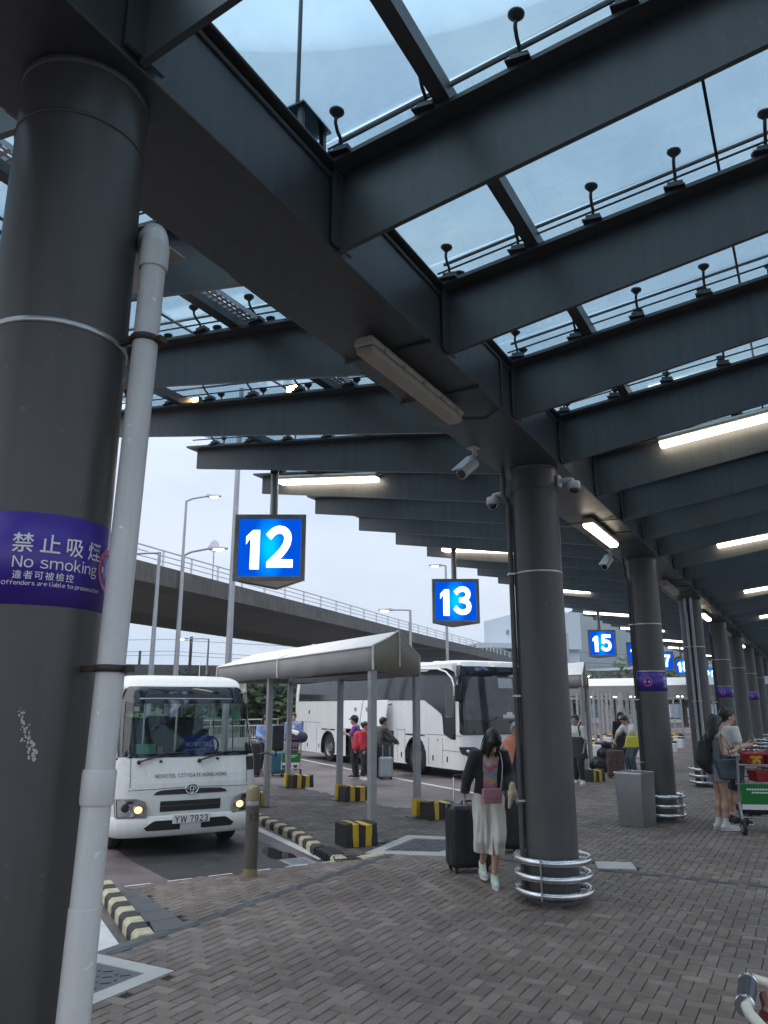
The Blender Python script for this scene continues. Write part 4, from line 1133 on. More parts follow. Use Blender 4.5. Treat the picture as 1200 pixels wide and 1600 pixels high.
mast('farther railway mast above the dark viaduct wall beside the drainpipe', (55.2, 57.9, 3.3), 3.7, -1)
for zz, o_ in ((7.0, 0), (6.2, 1.5), (5.9, 1.7)):
    b = MB(); p0, p1 = Vector((25, 66, zz)), Vector((90, 5, zz + .0)); P = []
    for i in range(25):
        u = i/24; P.append(p0.lerp(p1, u) + Vector((o_, o_, -.35*abs(math.sin(u*PI*3)))))
    b.tube(P, .02, 4); tag(b.build('overhead_wire', 'cable'), ('highest overhead railway wire above the viaduct', 'middle overhead railway wire above the viaduct', 'lowest overhead railway wire above the viaduct')[[7.0, 6.2, 5.9].index(zz)], 'wire')

# ---- hillside, trees and roadside railing behind the coach
hs = MB(); G = []
for i in range(40):
    row = []
    for j in range(12):
        x = 22 + i*4.0; d = j*2.4
        y = 35 + .06*(x - 22) + d
        row.append((x, y, -.13 + min(3.4, d*.16) + .25*math.sin(x*.5 + j) * (j > 0)))
    G.append(row)
hs.grid([r[::-1] for r in G]); mat('grass', (.045, .075, .025), .9, var=.4, vs=1.5, bump=.6, bs=5)
tag(hs.build('hillside', 'grass'), kind='structure')
mat('bark', (.07, .055, .04), .9, var=.3, vs=6)
def leaf_mat(name, c):
    m = mat(name, c, .75, var=.45, vs=.9)
    return m
leaf_mat('leaf_mid', (.050, .085, .028)); leaf_mat('leaf_dark', (.030, .058, .026)); leaf_mat('leaf_olive', (.072, .088, .030))
def tree(label, loc, h, r, m, seed, n=900, ls=.28):
    rg = random.Random(seed); t = thing('tree', label, 'tree', loc, 0, 'trees behind the coach and far tents')
    b = MB(); b.tube([(0,0,-.3), (rg.uniform(-.1,.1), 0, h*.3), (rg.uniform(-.2,.2), rg.uniform(-.2,.2), h*.75)], [.045*h, .034*h, .012*h], 7)
    limbs = []
    for k in range(7):
        a = rg.uniform(0, 2*PI); z0 = h*rg.uniform(.22, .5); e = Vector((math.cos(a)*r*.65, math.sin(a)*r*.65, h*rg.uniform(.5, .85)))
        b.tube([(0,0,z0), e*.5 + Vector((0,0,z0*.55)), e], [.018*h, .011*h, .004*h], 5); limbs.append(e)
    b.build('trunk', 'bark', t)
    cl = [(e, r*rg.uniform(.30, .52)) for e in limbs] + [(Vector((rg.uniform(-.5,.5)*r, rg.uniform(-.5,.5)*r, h*rg.uniform(.45, .95))), r*rg.uniform(.3, .5)) for _ in range(9)]
    c = MB()
    for k in range(n):
        e, q = rg.choice(cl)
        d = Vector((rg.gauss(0,1), rg.gauss(0,1), rg.gauss(0,.85))).normalized()*q*rg.uniform(.45, 1.05)
        p = e + d; s = ls*rg.uniform(.6, 1.3)
        u = Vector((rg.gauss(0,1), rg.gauss(0,1), rg.gauss(0,.6))).normalized(); v = u.orthogonal().normalized()
        c.add([p - u*s, p + v*s*.55 + u*s*.1, p + u*s, p - v*s*.55 + u*s*.1], [(0,1,2,3)])
    c.build('crown', m, t)
    return t
TL = ['bushy mid green tree behind the railing left of the coach', 'dark tree behind the railing left of the coach', 'olive tree farther left behind the minibus', 'tree behind the coach roof', 'dark tree on the slope behind the coach rear', 'low bushy tree on the slope by the tent posts']
spots = [((34.6, 28.0, -.1), 3.5, 2.3, 'leaf_mid'), ((32.0, 30.5, -.1), 3.3, 2.3, 'leaf_dark'), ((29.4, 32.6, -.1), 3.2, 2.3, 'leaf_olive'), ((38.6, 24.6, -.1), 3.1, 2.2, 'leaf_mid'), ((36.8, 26.4, -.1), 3.4, 2.2, 'leaf_dark'), ((35.2, 26.3, -.1), 2.0, 1.7, 'leaf_olive')]
for i, (l_, h_, r_, m_) in enumerate(spots): tree(TL[i], l_, h_, r_, m_, 40 + i, 1100, .24)
TL2 = ['green tree above the white far tents, under bay sign 17', 'dark green tree left of the white far tents', 'green tree beyond the far tents behind the second full column', 'far bushy tree right of the second full column', 'far low tree at the left foot of the far posts']
spots = [((74, 13.2, 0), 6.2, 3.6, 'leaf_mid'), ((60, 17.6, 0), 3.0, 2.2, 'leaf_dark'), ((72, 16.0, 0), 4.9, 2.6, 'leaf_mid'), ((76, 10.6, 0), 5.8, 3.2, 'leaf_olive'), ((57, 16.2, 0), 2.6, 1.8, 'leaf_olive')]
for i, (l_, h_, r_, m_) in enumerate(spots): tree(TL2[i], l_, h_, r_, m_, 60 + i, 900, .32)
rg_ = thing('roadside_railing', 'white metal railing along the road behind the minibus', 'railing', (26.2, 26.5, ROAD))
r0_, r1_ = Vector((0,0,0)), Vector((13.5, -1.5, 0)); n_ = 34
for h in (1.18, .88, .12):
    b = MB(); b.tube([r0_ + Vector((0,0,h)), r1_ + Vector((0,0,h))], .032, 6); b.build('rail', 'rail_paint', rg_)
b = MB()
for k in range(n_*3 + 1):
    p = r0_.lerp(r1_, k/(n_*3)); b.tube([p + Vector((0,0,.12)), p + Vector((0,0,.88))], .012, 4)
b.build('baluster', 'rail_paint', rg_)
for k in range(0, n_ + 1, 3):
    p = r0_.lerp(r1_, k/n_); q = MB(); q.box(p + Vector((0,0,.6)), (.06, .06, 1.2)); q.build('post', 'rail_paint', rg_)
gw = thing('crash_barrier', 'low grey crash barrier wall in front of the roadside railing', 'barrier', (24.5, 24.6, ROAD))
b = MB(); b.hexa([(0,0,0), (13,-1.5,0), (13,-1.1,0), (0,.4,0), (0,.1,.42), (13,-1.4,.42), (13,-1.2,.42), (0,.3,.42)]); b.build('barrier_wall', 'light_slab', gw)

# ---- terminal building on the skyline and lattice facade, hills
tb = thing('terminal_building', 'pale blue terminal block with an overhanging roof beyond the flyover', 'building', (150, 57, 0), rad(-45))
def tbx(name, c, d, m): b = MB(); b.box(c, d); return b.build(name, m, tb)
tbx('upper_block', (8, -1, 16.0), (12, 20, 7.2), 'far_wall'); tbx('roof_overhang', (-1, -1, 12.6), (16, 25, 1.0), 'far_wall'); tbx('lower_block', (9, -1, 6.2), (10, 18, 12.3), 'far_wall')
for k in range(6): tbx('window', (-9.05, -11 + k*4, 12.7), (.2, 2.4, .4), 'far_wall_dark')
tbx('vent_window', (1.9, -3, 16.2), (.2, 1.1, .9), 'far_wall_dark')
tbx('support_column', (-6, 8, 6.0), (2.4, 2.4, 12), 'far_wall_dark')
mat('far_glass', (.22, .32, .42), .25, var=.1, vs=.2)
lf = thing('glass_hall', 'blue glass hall with vertical fins behind the far tents', 'building', (128, 27, 0), rad(-38))
b = MB(); b.box((6, 0, 3.6), (12, 26, 7.2)); b.build('glass_wall', 'far_glass', lf)
b = MB(); b.box((5.5, 0, 7.4), (14, 27, .4)); b.build('roof', 'far_wall', lf)
for k in range(14):
    b = MB(); b.box((-.2, -12.4 + k*1.9, 3.6), (.5, .22 if k % 3 else .5, 7.1)); b.build('fin', 'rail_paint' if k % 2 else 'far_wall_dark', lf)
mat('hill_green', (.028, .050, .040), .95, var=.35, vs=.006)
hl = MB(); G = []; rh = random.Random(3)
for i in range(70):
    row = []
    az = rad(-42 + i*1.05)
    pk = .52*(120 + 85*math.exp(-((math.degrees(az) - 13.5)/6.5)**2) + 55*math.exp(-((math.degrees(az) + 12)/12)**2) - 60*math.exp(-((math.degrees(az) - 27)/6)**2))
    if math.degrees(az) > 21: pk *= max(.02, 1 - (math.degrees(az) - 21)/9)
    for j in range(9):
        dist = 700 + 32*j; z = pk*math.sin(min(1, j/5)*PI/2) + rh.uniform(-3, 3)*(j > 0)
        row.append((dist*math.cos(az), dist*math.sin(az), z - 2))
    G.append(row)
hl.grid(G); tag(hl.build('hills', 'hill_green'), kind='structure')

# ---- the far row of white tents with its crowd of posts and striped feet
ft = thing('white_tent', 'long white gable tent across the far end of the bays', 'tent', (44.5, 4.5, 0), PI/2)
def ftent(t, x0, x1, y0, y1, eave, ridge):
    b = MB(); ym = (y0 + y1)/2
    b.add([(x0, y0, eave + .55), (x1, y0, eave + .55), (x1, ym, ridge), (x0, ym, ridge), (x0, y1, eave + .55), (x1, y1, eave + .55)], [(0,1,2,3),(3,2,5,4)]); b.build('canvas_roof', 'far_tent', t, solid=.01)
    b = MB(); b.box(((x0+x1)/2, y0, eave + .28), (x1 - x0, .02, .54)); b.build('valance', 'tent_side', t)
    b = MB(); b.box(((x0+x1)/2, y1, eave + .28), (x1 - x0, .02, .54)); b.build('valance', 'tent_side', t)
    b = MB(); b.box(((x0+x1)/2, y0 + .03, eave - .12), (x1 - x0, .06, .10)); b.box(((x0+x1)/2, y1, eave - .12), (x1 - x0, .06, .10)); b.build('frame', 'alu_post', t)
    n = int((x1 - x0)/1.5)
    for k in range(n + 1):
        for y in (y0 + .05, y1 - .05):
            q = MB(); q.box((x0 + (x1 - x0)*k/n, y, eave/2), (.10, .10, eave)); q.build('post', 'alu_post', t)
ftent(ft, -3, 10, 0, -3.2, 2.30, 3.30)
ft2 = thing('white_tent', 'second far white gable tent seen right of the second full column', 'tent', (56, 2.0, 0), PI/2)
ftent(ft2, -2.5, 11, 0, -3.2, 2.35, 3.6)
for k in range(5):
    b = MB(); b.box((0, 0, 0), (.9, .22, .07)); tag(b.build('tent_lamp', 'lamp_lit', loc=(45.9 + .5*(k % 2), 6.6 + 1.25*k, 2.26)), ('first', 'second', 'third', 'fourth', 'fifth')[k] + ' small lamp from the right under the long white far tent', 'lamp')
rp_ = random.Random(21); WH = ['white block', 'cream block']
nb = 0
for k in range(17):
    x = 31 + (k % 6)*2.4 + rp_.uniform(-.5, .5); y = 5.6 + (k // 6)*1.4 + rp_.uniform(-.4, .4) + .12*(x - 31)
    t = thing('barrier_block', 'white concrete block with a striped cap among the far tent posts', 'barrier', (x, y, ROAD if y > 5.3 else 0), rp_.uniform(-.2, .2), 'far striped barrier blocks')
    b = MB(); b.box((0,0,.22), (.42, 1.15, .44)); b.build('block', 'far_tent', t, bevel=.03, seg=1)
    for s in range(5):
        b = MB(); b.box((0, -.46 + s*.23, .475), (.30, .225, .07)); b.build('cap_stripe', 'pad_black' if s % 2 == 0 else 'pad_yellow', t)
for k in range(16):
    x = 30 + rp_.uniform(0, 13); y = 6.0 + .17*(x - 30) + rp_.uniform(0, 4.0)
    t = thing('tent_post', 'pale steel post standing among the far bays', 'post', (x, y, ROAD), 0, 'posts standing in the far bays')
    b = MB(); b.box((0,0,1.25), (.10, .10, 2.5)); b.build('shaft', 'alu_post', t)
    b = MB(); b.box((0,0,.12), (.34, .34, .24)); b.build('foot', 'pad_yellow' if k % 2 else 'pad_black', t)

# ---- the damp air that pales the far hills
hz = MB(); hz.box((0, 0, 62.5), (2200, 2200, 127.4)); ho = hz.mesh('haze', [])
m = bpy.data.materials.new('haze_air'); m.use_nodes = True; n = m.node_tree; n.nodes.clear()
pvn = n.nodes.new('ShaderNodeVolumePrincipled'); pvn.inputs['Color'].default_value = (.72, .87, 1, 1); pvn.inputs['Density'].default_value = .00042; pvn.inputs['Anisotropy'].default_value = .1
oo = n.nodes.new('ShaderNodeOutputMaterial'); n.links.new(pvn.outputs[0], oo.inputs['Volume'])
ho.materials.append(m); hob = bpy.data.objects.new('haze', ho); COL.objects.link(hob); tag(hob, kind='stuff')
# ================================================================ VEHICLES (local x forward, y to the vehicle's left, z up)
HEAD = math.atan2(-AV.y, -AV.x)
class Shell:
    """body surface: plan outline with a raked, rounded nose; point(y, z) on the nose, side(x, z, s) on the flanks"""
    def __init__(s, W, nose): s.W = W; s.nose = nose
    def w(s, z): return s.W(z)
    def front(s, y, z, off=0.0):
        w_ = s.w(z); t = min(1, abs(y)/w_)
        e = 1e-3
        def X(yy, zz):
            tt = min(1, abs(yy)/s.w(zz)); return s.nose(zz) - .085*tt**2 - .26*(1 - math.sqrt(max(0, 1 - tt**9)))
        p = Vector((X(y, z), y, z))
        if off:
            dy = (X(y + e, z) - X(y - e, z))/(2*e); dz = (X(y, z + e) - X(y, z - e))/(2*e)
            n = Vector((1, -dy, -dz)).normalized(); p += n*off
        return p
def arange(a, b, n): return [a + (b - a)*i/n for i in range(n + 1)]
def yl(w, n=28): # denser towards the corners
    return [w*math.sin(PI/2*(2*i/n - 1)) for i in range(n + 1)]
def patch(S, name, m, parent, rows, off, ny=14, smooth=True, solid=0.0):
    """rows: list of (z, y0, y1) from the bottom up"""
    G = [[S.front(y, z, off) for y in arange(y0, y1, ny)] for z, y0, y1 in rows]
    b = MB(); b.grid(G, smooth=smooth); return b.build(name, m, parent, solid=solid)
def rrect_rows(z0, z1, y0, y1, r, n=5, y0t=None, y1t=None):
    """rounded rectangle in front view, optionally narrower at its top"""
    y0t = y0 if y0t is None else y0t; y1t = y1 if y1t is None else y1t
    L = []
    for k in range(n + 1):
        a = PI/2*k/n; L.append((z0 + r*(1 - math.cos(PI/2 - a)) if False else z0 + r*(1 - math.cos(a)) , r*(1 - math.sin(a))))
    zs = [(z, i) for z, i in L] + [(z0 + r + (z1 - z0 - 2*r)*q/10, 0) for q in range(1, 10)] + [(z1 - (z - z0), i) for z, i in reversed(L)]
    out = []
    for z, i in zs:
        u = (z - z0)/(z1 - z0); out.append((z, y0 + (y0t - y0)*u + i, y1 + (y1t - y1)*u - i))
    return out
def wheel(parent, x, y, r, wd, s):
    b = MB(); P = [(r*.60, -wd/2), (r*.86, -wd/2), (r*.97, -wd/2 + .025), (r, -wd/2 + .06), (r, wd/2 - .06), (r*.97, wd/2 - .025), (r*.86, wd/2), (r*.60, wd/2)]
    def spin(prof, n=30):
        vs = [(x + q*math.cos(2*PI*j/n), y + h, r + q*math.sin(2*PI*j/n)) for q, h in prof for j in range(n)]; L = len(prof)
        return vs, [(i*n + j, i*n + (j+1) % n, (i+1)*n + (j+1) % n, (i+1)*n + j) for i in range(L-1) for j in range(n)]
    vs, fs = spin(P); b.add(vs, fs, 0, True); w_ = b.build('wheel', 'tyre', parent)
    b = MB(); vs, fs = spin([(r*.60, s*wd*.5), (r*.57, s*wd*.44), (r*.50, s*wd*.20), (r*.32, s*wd*.16), (r*.22, s*wd*.34), (r*.12, s*wd*.36), (.001, s*wd*.36)]); b.add(vs, fs, 0, True); b.build('rim', 'wheel_rim', w_)
    b = MB()
    for k in range(8):
        a = 2*PI*k/8; b.ell((x + r*.27*math.cos(a), y + s*wd*.31, r + r*.27*math.sin(a)), (.018, .02, .018), 6, 4)
        b.ell((x + r*.45*math.cos(a + .2), y + s*wd*.19, r + r*.45*math.sin(a + .2)), (.030, .008, .030), 8, 4, 1)
    b.build('wheel_nut', ['brushed_steel', 'rubber'], w_)
def wiper(parent, S, y, z, y1, z1, off=.02):
    b = MB(); b.tube([S.front(y, z, .01), S.front(y, z, .035), S.front(y1, z1, off)], .012, 6); b.tube([S.front(y1 - .26, z1 + .0, off*.7), S.front(y1, z1 + .004, off), S.front(y1 + .26, z1 + .01, off*.7)], .009, 5)
    b.ell(S.front(y, z, .012), (.03, .03, .03), 8, 6); return b.build('wiper', 'black_plastic', parent)
def letters(S, parent, txt, size, y, z, off, m, bold=0.0, space=1.0, name='lettering', sx=1.0):
    vs, fs = sans(txt, size*1.05, size*1.05*.01, .13*space); b = MB()
    b.add([S.front(y + px*sx, z + py, off) for px, py, q in vs], fs); return b.build(name, m, parent)

# ---------------------------------------------------------------- MINIBUS
mbx = ab(10.80, 3.10, ROAD)
mini = thing('minibus', 'white hotel minibus with lit headlights parked nose out in the near bay', 'minibus', mbx, HEAD)
def nose1(z):
    if z < .30: return .02 + (z - .2)*.2
    if z < .95: return .04 - .02*((z - .6)/.35)**2
    if z < 1.22: return .02 - .10*(z - .95)/.27*.6
    return -.04 - .44*(z - 1.22)/.95 - (.35*max(0, z - 2.1)**2*12)
W1 = lambda z: (.99 - .02*max(0, (.5 - z)/.3) if z < 1.2 else .99 - .085*((z - 1.2)/1.05)**1.6)
S1 = Shell(W1, nose1)
LEN1 = 5.6
ZW0, ZW1 = 1.235, 1.96      # windscreen opening
YW = lambda z: W1(z) - .05
# nose with the windscreen left open
b = MB(); ZL = [.26, .32, .40, .5, .6, .7, .8, .9, 1.0, 1.1, 1.18, ZW0]
for z0, z1 in zip(ZL[:-1], ZL[1:]): b.grid([[S1.front(y*W1(z), z) for y in yl(1)] for z in (z0, z1)])
ZU = [ZW1, 2.02, 2.08, 2.14, 2.19, 2.23]
for z0, z1 in zip(ZU[:-1], ZU[1:]): b.grid([[S1.front(y*W1(z), z) for y in yl(1)] for z in (z0, z1)])
zs = arange(ZW0, ZW1, 8)
for s in (-1, 1):
    b.grid([[S1.front(s*(YW(z) + (W1(z) - YW(z))*q), z) for q in (arange(0, 1, 4) if s > 0 else arange(1, 0, 4))] for z in zs])
# flanks with window openings
SW = [(-.55, -1.25), (-1.33, -2.25), (-2.33, -3.25), (-3.33, -4.25), (-4.33, -5.2)]
ZS0, ZS1 = 1.18, 1.95
def flank(s):
    xs_at = lambda z: S1.front(s*W1(z), z).x
    cuts = sorted(set([0.0] + [x for p in SW for x in p] + [-LEN1]), reverse=True)
    zz = [.30, .5, .8, ZS0] ; zz2 = [ZS1, 2.05, 2.15, 2.23]
    def pt(x, z): return Vector((min(x, xs_at(z)) if x == 0.0 else x, s*W1(z), z)) if x != 0.0 else Vector((xs_at(z), s*W1(z), z))
    for zl in (zz, zz2):
        G = [[pt(x, z) for x in cuts] for z in zl]; b.grid(G if s < 0 else [r[::-1] for r in G])
    for x0, x1 in zip(cuts[:-1], cuts[1:]):
        if (x0, x1) in SW: continue
        G = [[pt(x0, z), pt(x1, z)] for z in arange(ZS0, ZS1, 4)]; b.grid(G if s < 0 else [r[::-1] for r in G])
for s in (-1, 1): flank(s)
# roof: shrinking rings over the top
ringo = []
for z, k in ((2.23, 0), (2.275, .06), (2.31, .16), (2.335, .32), (2.345, .55)):
    Wz = W1(2.23)
    row = [Vector((S1.front(y*Wz, 2.23).x - k*.9, y*Wz*(1 - k*.62), z)) for y in yl(1)]
    row = row + [Vector((-LEN1 + k*.4, row[-1].y, z)), Vector((-LEN1 + k*.4, row[0].y, z))]
    ringo.append(row + [row[0]])
b.grid(ringo); b.add(ringo[-1][:-1], [tuple(range(len(ringo[-1]) - 1))])
# tail and floor
b.add([(-LEN1, -.94, .3), (-LEN1, .94, .3), (-LEN1, .94, 1.2), (-LEN1, -.94, 1.2)], [(0,3,2,1)])
b.add([(-LEN1, -.93, 1.95), (-LEN1, .93, 1.95), (-LEN1, .87, 2.23), (-LEN1, -.87, 2.23)], [(0,3,2,1)])
b.build('body', 'cream_body', mini)
fl_ = MB(); fl_.box((-2.8, 0, .33), (5.3, 1.80, .06)); fl_.build('underbody', 'black_plastic', mini)
patch(S1, 'windscreen', 'windscreen', mini, [(z, -YW(z), YW(z)) for z in zs], -.004, 18)
# black surround of the glass, visor panel above it
G = rrect_rows(ZW0, ZW1, -YW(ZW0), YW(ZW0), .07, 6, -YW(ZW1), YW(ZW1)); inner = rrect_rows(ZW0 + .035, ZW1 - .02, -YW(ZW0) + .035, YW(ZW0) - .035, .07, 6, -YW(ZW1) + .03, YW(ZW1) - .03)
fb = MB(); Lr = len(G)
loopo = [S1.front(a[1], a[0], .003) for a in G] + [S1.front(a[2], a[0], .003) for a in reversed(G)]
loopi = [S1.front(a[1], a[0], .003) for a in inner] + [S1.front(a[2], a[0], .003) for a in reversed(inner)]
# finer strips along top and bottom edges follow the curved nose
def strip(z0, z1, ya, yb, n=16): fb.grid([[S1.front(y, z, .003) for y in arange(ya(z), yb(z), n)] for z in (z0, z1)])
strip(ZW0 - .012, ZW0 + .04, lambda z: -YW(z) - .01, lambda z: YW(z) + .01); strip(ZW1 - .03, ZW1 + .005, lambda z: -YW(z) - .01, lambda z: YW(z) + .01)
for s in (-1, 1):
    for z0, z1 in zip(zs[:-1], zs[1:]): strip(z0, z1, (lambda z: -YW(z) - .012) if s < 0 else (lambda z: YW(z) - .04), (lambda z: -YW(z) + .04) if s < 0 else (lambda z: YW(z) + .012), 3)
fb.build('windscreen_frame', 'dark_glossy', mini)
patch(S1, 'visor_panel', 'dark_glossy', mini, rrect_rows(ZW1 - .01, 2.165, -YW(2) - .02, YW(2) + .02, .06, 5, -YW(2.16) + .03, YW(2.16) - .03), .006, 24)
patch(S1, 'visor_recess', 'black_plastic', mini, rrect_rows(2.005, 2.06, -.62, .62, .02, 3, -.56, .56), .010, 16)
patch(S1, 'visor_lip', 'grey_trim', mini, [(1.985, -.68, .68), (2.004, -.66, .66)], .012, 16, solid=.01)
# side panes
for s in (-1, 1):
    for x0, x1 in SW:
        q = MB(); q.add([(x0, s*(W1(ZS0) - .006), ZS0), (x1, s*(W1(ZS0) - .006), ZS0), (x1, s*(W1(ZS1) - .006), ZS1), (x0, s*(W1(ZS1) - .006), ZS1)], [(0,1,2,3) if s < 0 else (3,2,1,0)]); q.build('side_window', 'windscreen', mini)
q = MB(); q.add([(-LEN1 + .005, -.9, 1.2), (-LEN1 + .005, .9, 1.2), (-LEN1 + .005, .88, 1.95), (-LEN1 + .005, -.88, 1.95)], [(0,3,2,1)]); q.build('rear_window', 'windscreen', mini)
# bonnet joints, bumper, grille, lamps
mat('panel_gap', (.03, .03, .03), .7)
gp_ = MB()
for s in (-1, 1): gp_.tube([S1.front(s*.80, z, .001) for z in arange(.86, 1.225, 6)], .004, 4)
gp_.tube([S1.front(y, .845 - .03*abs(y), .001) for y in arange(-.82, .82, 20)], .004, 4)
gp_.build('bonnet_joint', 'panel_gap', mini)
bp_ = MB()
rowsb = [(.235, -.90, .90, -.01), (.27, -.935, .935, .03), (.36, -.94, .94, .045), (.47, -.94, .94, .04), (.50, -.94, .94, .018)]
bp_.grid([[S1.front(y*.999*W1(max(z, .3)) if True else y, max(z, .26), o_) + Vector((0, 0, z - max(z, .26))) for y in yl(1)] for z, a_, c_, o_ in rowsb])
bp_.build('bumper', 'cream_body', mini)
def wing_rows(z0, z1, ya0, ya1, yb0, yb1): return [(z0, ya0, yb0), (z1, ya1, yb1)]
patch(S1, 'upper_grille', 'black_plastic', mini, [(.755, -.50, .50), (.79, -.47, .47), (.812, -.40, .40), (.822, -.16, .16)], .006, 16)
patch(S1, 'mid_grille', 'black_plastic', mini, rrect_rows(.545, .675, -.41, .41, .012, 3), .006, 16)
patch(S1, 'grille_bar', 'dark_metal', mini, [(.603, -.40, .40), (.617, -.40, .40)], .012, 12, solid=.006)
for s in (-1, 1):
    q = MB()
    q.grid([[S1.front(s*y, z, .050) for y in (arange(a, c, 8) if s > 0 else arange(c, a, 8))] for z, a, c in ((.325, .14, .56), (.36, .14, .60), (.43, .14, .50), (.445, .14, .46))])
    q.build('bumper_vent', 'black_plastic', mini)
    # headlamp: bowl, two reflectors, a lit bulb and a clear lens
    h0 = MB(); rows_ = [(.485, .58, .90), (.50, .575, .925), (.60, .575, .935), (.68, .61, .938), (.715, .70, .936)]
    def yr(a, c, n): return arange(s*a, s*c, n) if s > 0 else arange(s*c, s*a, n)
    h0.grid([[S1.front(y, z, .012) for y in yr(a, c, 10)] for z, a, c in rows_]); hl_ = h0.build('headlight', 'chrome', mini)
    h1 = MB(); e = S1.front(s*.68, .59, .02); h1.ell(e, (.02, .075, .06), 14, 8); h1.build('reflector', 'brushed_steel', hl_)
    h1 = MB(); e2 = S1.front(s*.68, .585, .03); h1.ell(e2, (.022, .055, .045), 12, 8); h1.build('bulb', 'headlight_lit', hl_)
    h1 = MB(); e = S1.front(s*.83, .61, .014); h1.ell(e, (.02, .06, .055), 12, 8); h1.ell(S1.front(s*.78, .675, .016), (.01, .05, .02), 10, 6); h1.build('side_reflector', 'dark_metal', hl_)
    h1 = MB(); h1.grid([[S1.front(y, z, .036) for y in yr(a - .004, c + .002, 10)] for z, a, c in rows_]); h1.build('lens', 'lamp_lens', hl_)
    h1 = MB()
    lp = [S1.front(s*a, z, .034) for z, a, c in rows_] + [S1.front(s*c, z, .034) for z, a, c in reversed(rows_)]; h1.tube(lp + [lp[0]], .008, 5); h1.build('lamp_bezel', 'grey_trim', hl_)
# badge: three ovals in a ring
bd = MB(); n = 26
def oval(cy, cz, ry, rz_, r_):
    bd.tube([S1.front(cy + ry*math.cos(2*PI*k/n), cz + rz_*math.sin(2*PI*k/n), .016) for k in range(n + 1)], r_, 5, caps=False)
oval(0, .815, .085, .060, .009); oval(0, .826, .060, .020, .006); oval(0, .812, .022, .050, .006)
bd.build('badge', 'chrome', mini)
patch(S1, 'badge_plate', 'dark_metal', mini, [(.815 + .052*math.sin(a), -.076*math.cos(a), .076*math.cos(a)) for a in arange(-1.5, 1.5, 8)], .011, 8)
mat('text_grey', (.04, .045, .06), .5); mat('plate_white', (.74, .74, .72), .45); mat('panel_blue', (.025, .05, .42), .5); mat('print_green', (.25, .50, .36), .6); mat('print_orange', (.55, .22, .05), .6)
letters(S1, mini, 'NOVOTEL CITYGATE HONG KONG', .060, 0.0, .985, .007, 'text_grey', .0, .9, sx=.86)
q = MB(); q.box((.10, 0, .452), (.016, .50, .115)); pl = q.build('number_plate', 'plate_white', mini, bevel=.006, seg=1)
vs, fs = sans('YW 7923', .105, .0021, .12, .86)
vs = [(x, y - .008, q) for x, y, q in vs]; q = MB(); q.add([(.1095, px*.98, .448 + py) for px, py, z_ in vs], fs); q.build('plate_lettering', 'black_plastic', pl)
for y, z in ((-.42, 1.175), (.36, 1.19)):
    q = MB(); q.ell(S1.front(y, z, .004), (.016, .022, .018), 8, 6); q.build('washer_nozzle', 'black_plastic', mini)
wiper(mini, S1, -.70, 1.17, -.36, 1.262); wiper(mini, S1, .10, 1.17, .44, 1.262)
# interior
it = MB(); it.box((-.62, 0, 1.10), (.70, 1.72, .20)); it.box((-.42, 0, 1.20), (.22, 1.70, .05)); it.build('dashboard', 'black_plastic', mini, bevel=.03)
q = MB(); st_ = Vector((-.80, .40, 1.30)); U = Matrix.Rotation(rad(-55), 3, 'Y')
q.tube([st_ + U @ Vector((.20*math.cos(2*PI*k/24), .20*math.sin(2*PI*k/24), 0)) for k in range(25)], .015, 6, caps=False); q.tube([st_ + U @ Vector((-.2,0,0)), st_, st_ + U @ Vector((.2,0,0))], .012, 5); q.tube([st_, st_ + Vector((.18, 0, -.22))], .03, 6); q.build('steering_wheel', 'black_plastic', mini)
mat('seat_cloth', (.10, .11, .13), .85, var=.15, vs=9)
for r_, x in enumerate((-1.15, -2.1, -3.0, -3.9, -4.8)):
    for y in (-.60, -.16, .60) if r_ else (-.55, .42):
        q = MB(); q.box((x, y, .86), (.42, .40, .14)); q.box((x - .24, y, 1.22), (.12, .40, .66)); q.box((x - .26, y, 1.62), (.10, .24, .18)); q.build('seat', 'seat_cloth', mini, bevel=.04)
q = MB(); q.box((-1.5, -.88, 1.9), (.03, .03, .5)); q.tube([(-1.3, -.4, .5), (-1.3, -.4, 2.2)], .018, 6); q.tube([(-1.35, .1, .5), (-1.35, .1, 2.2)], .018, 6); q.build('grab_pole', 'steel', mini)
q = MB(); q.add([S1.front(y, z, -.03) for y, z in ((-.10, 1.265), (.34, 1.275), (.34, 1.50), (-.10, 1.50))], [(0,1,2,3)]); bb = q.build('dash_board_card', 'panel_blue', mini, solid=.006)
letters(S1, bb, 'NOVOTEL', .068, .12, 1.39, -.0285, 'white_print', .0, 1.2); letters(S1, bb, 'Citygate Hong Kong', .024, .06, 1.325, -.0285, 'white_print', 0)
q = MB(); q.add([S1.front(y, z, -.03) for y, z in ((-.74, 1.28), (-.48, 1.275), (-.48, 1.41), (-.74, 1.41))], [(0,1,2,3)]); q.build('permit_paper', 'print_green', mini)
q = MB(); q.add([S1.front(y, z, -.03) for y, z in ((-.45, 1.29), (-.38, 1.29), (-.38, 1.37), (-.45, 1.37))], [(0,1,2,3)]); q.build('permit_sticker', 'print_orange', mini)
q = MB(); q.add([S1.front(y, z, -.02) for y, z in ((.66, 1.71), (.81, 1.71), (.79, 1.86), (.65, 1.86))], [(0,1,2,3)]); q.build('permit_paper', 'print_green', mini)
q = MB(); q.add([S1.front(y, z, -.01) for y, z in ((-.75, 1.83), (-.68, 1.83), (-.68, 1.89), (-.75, 1.89))], [(0,1,2,3)]); q.build('permit_sticker', 'white_print', mini)
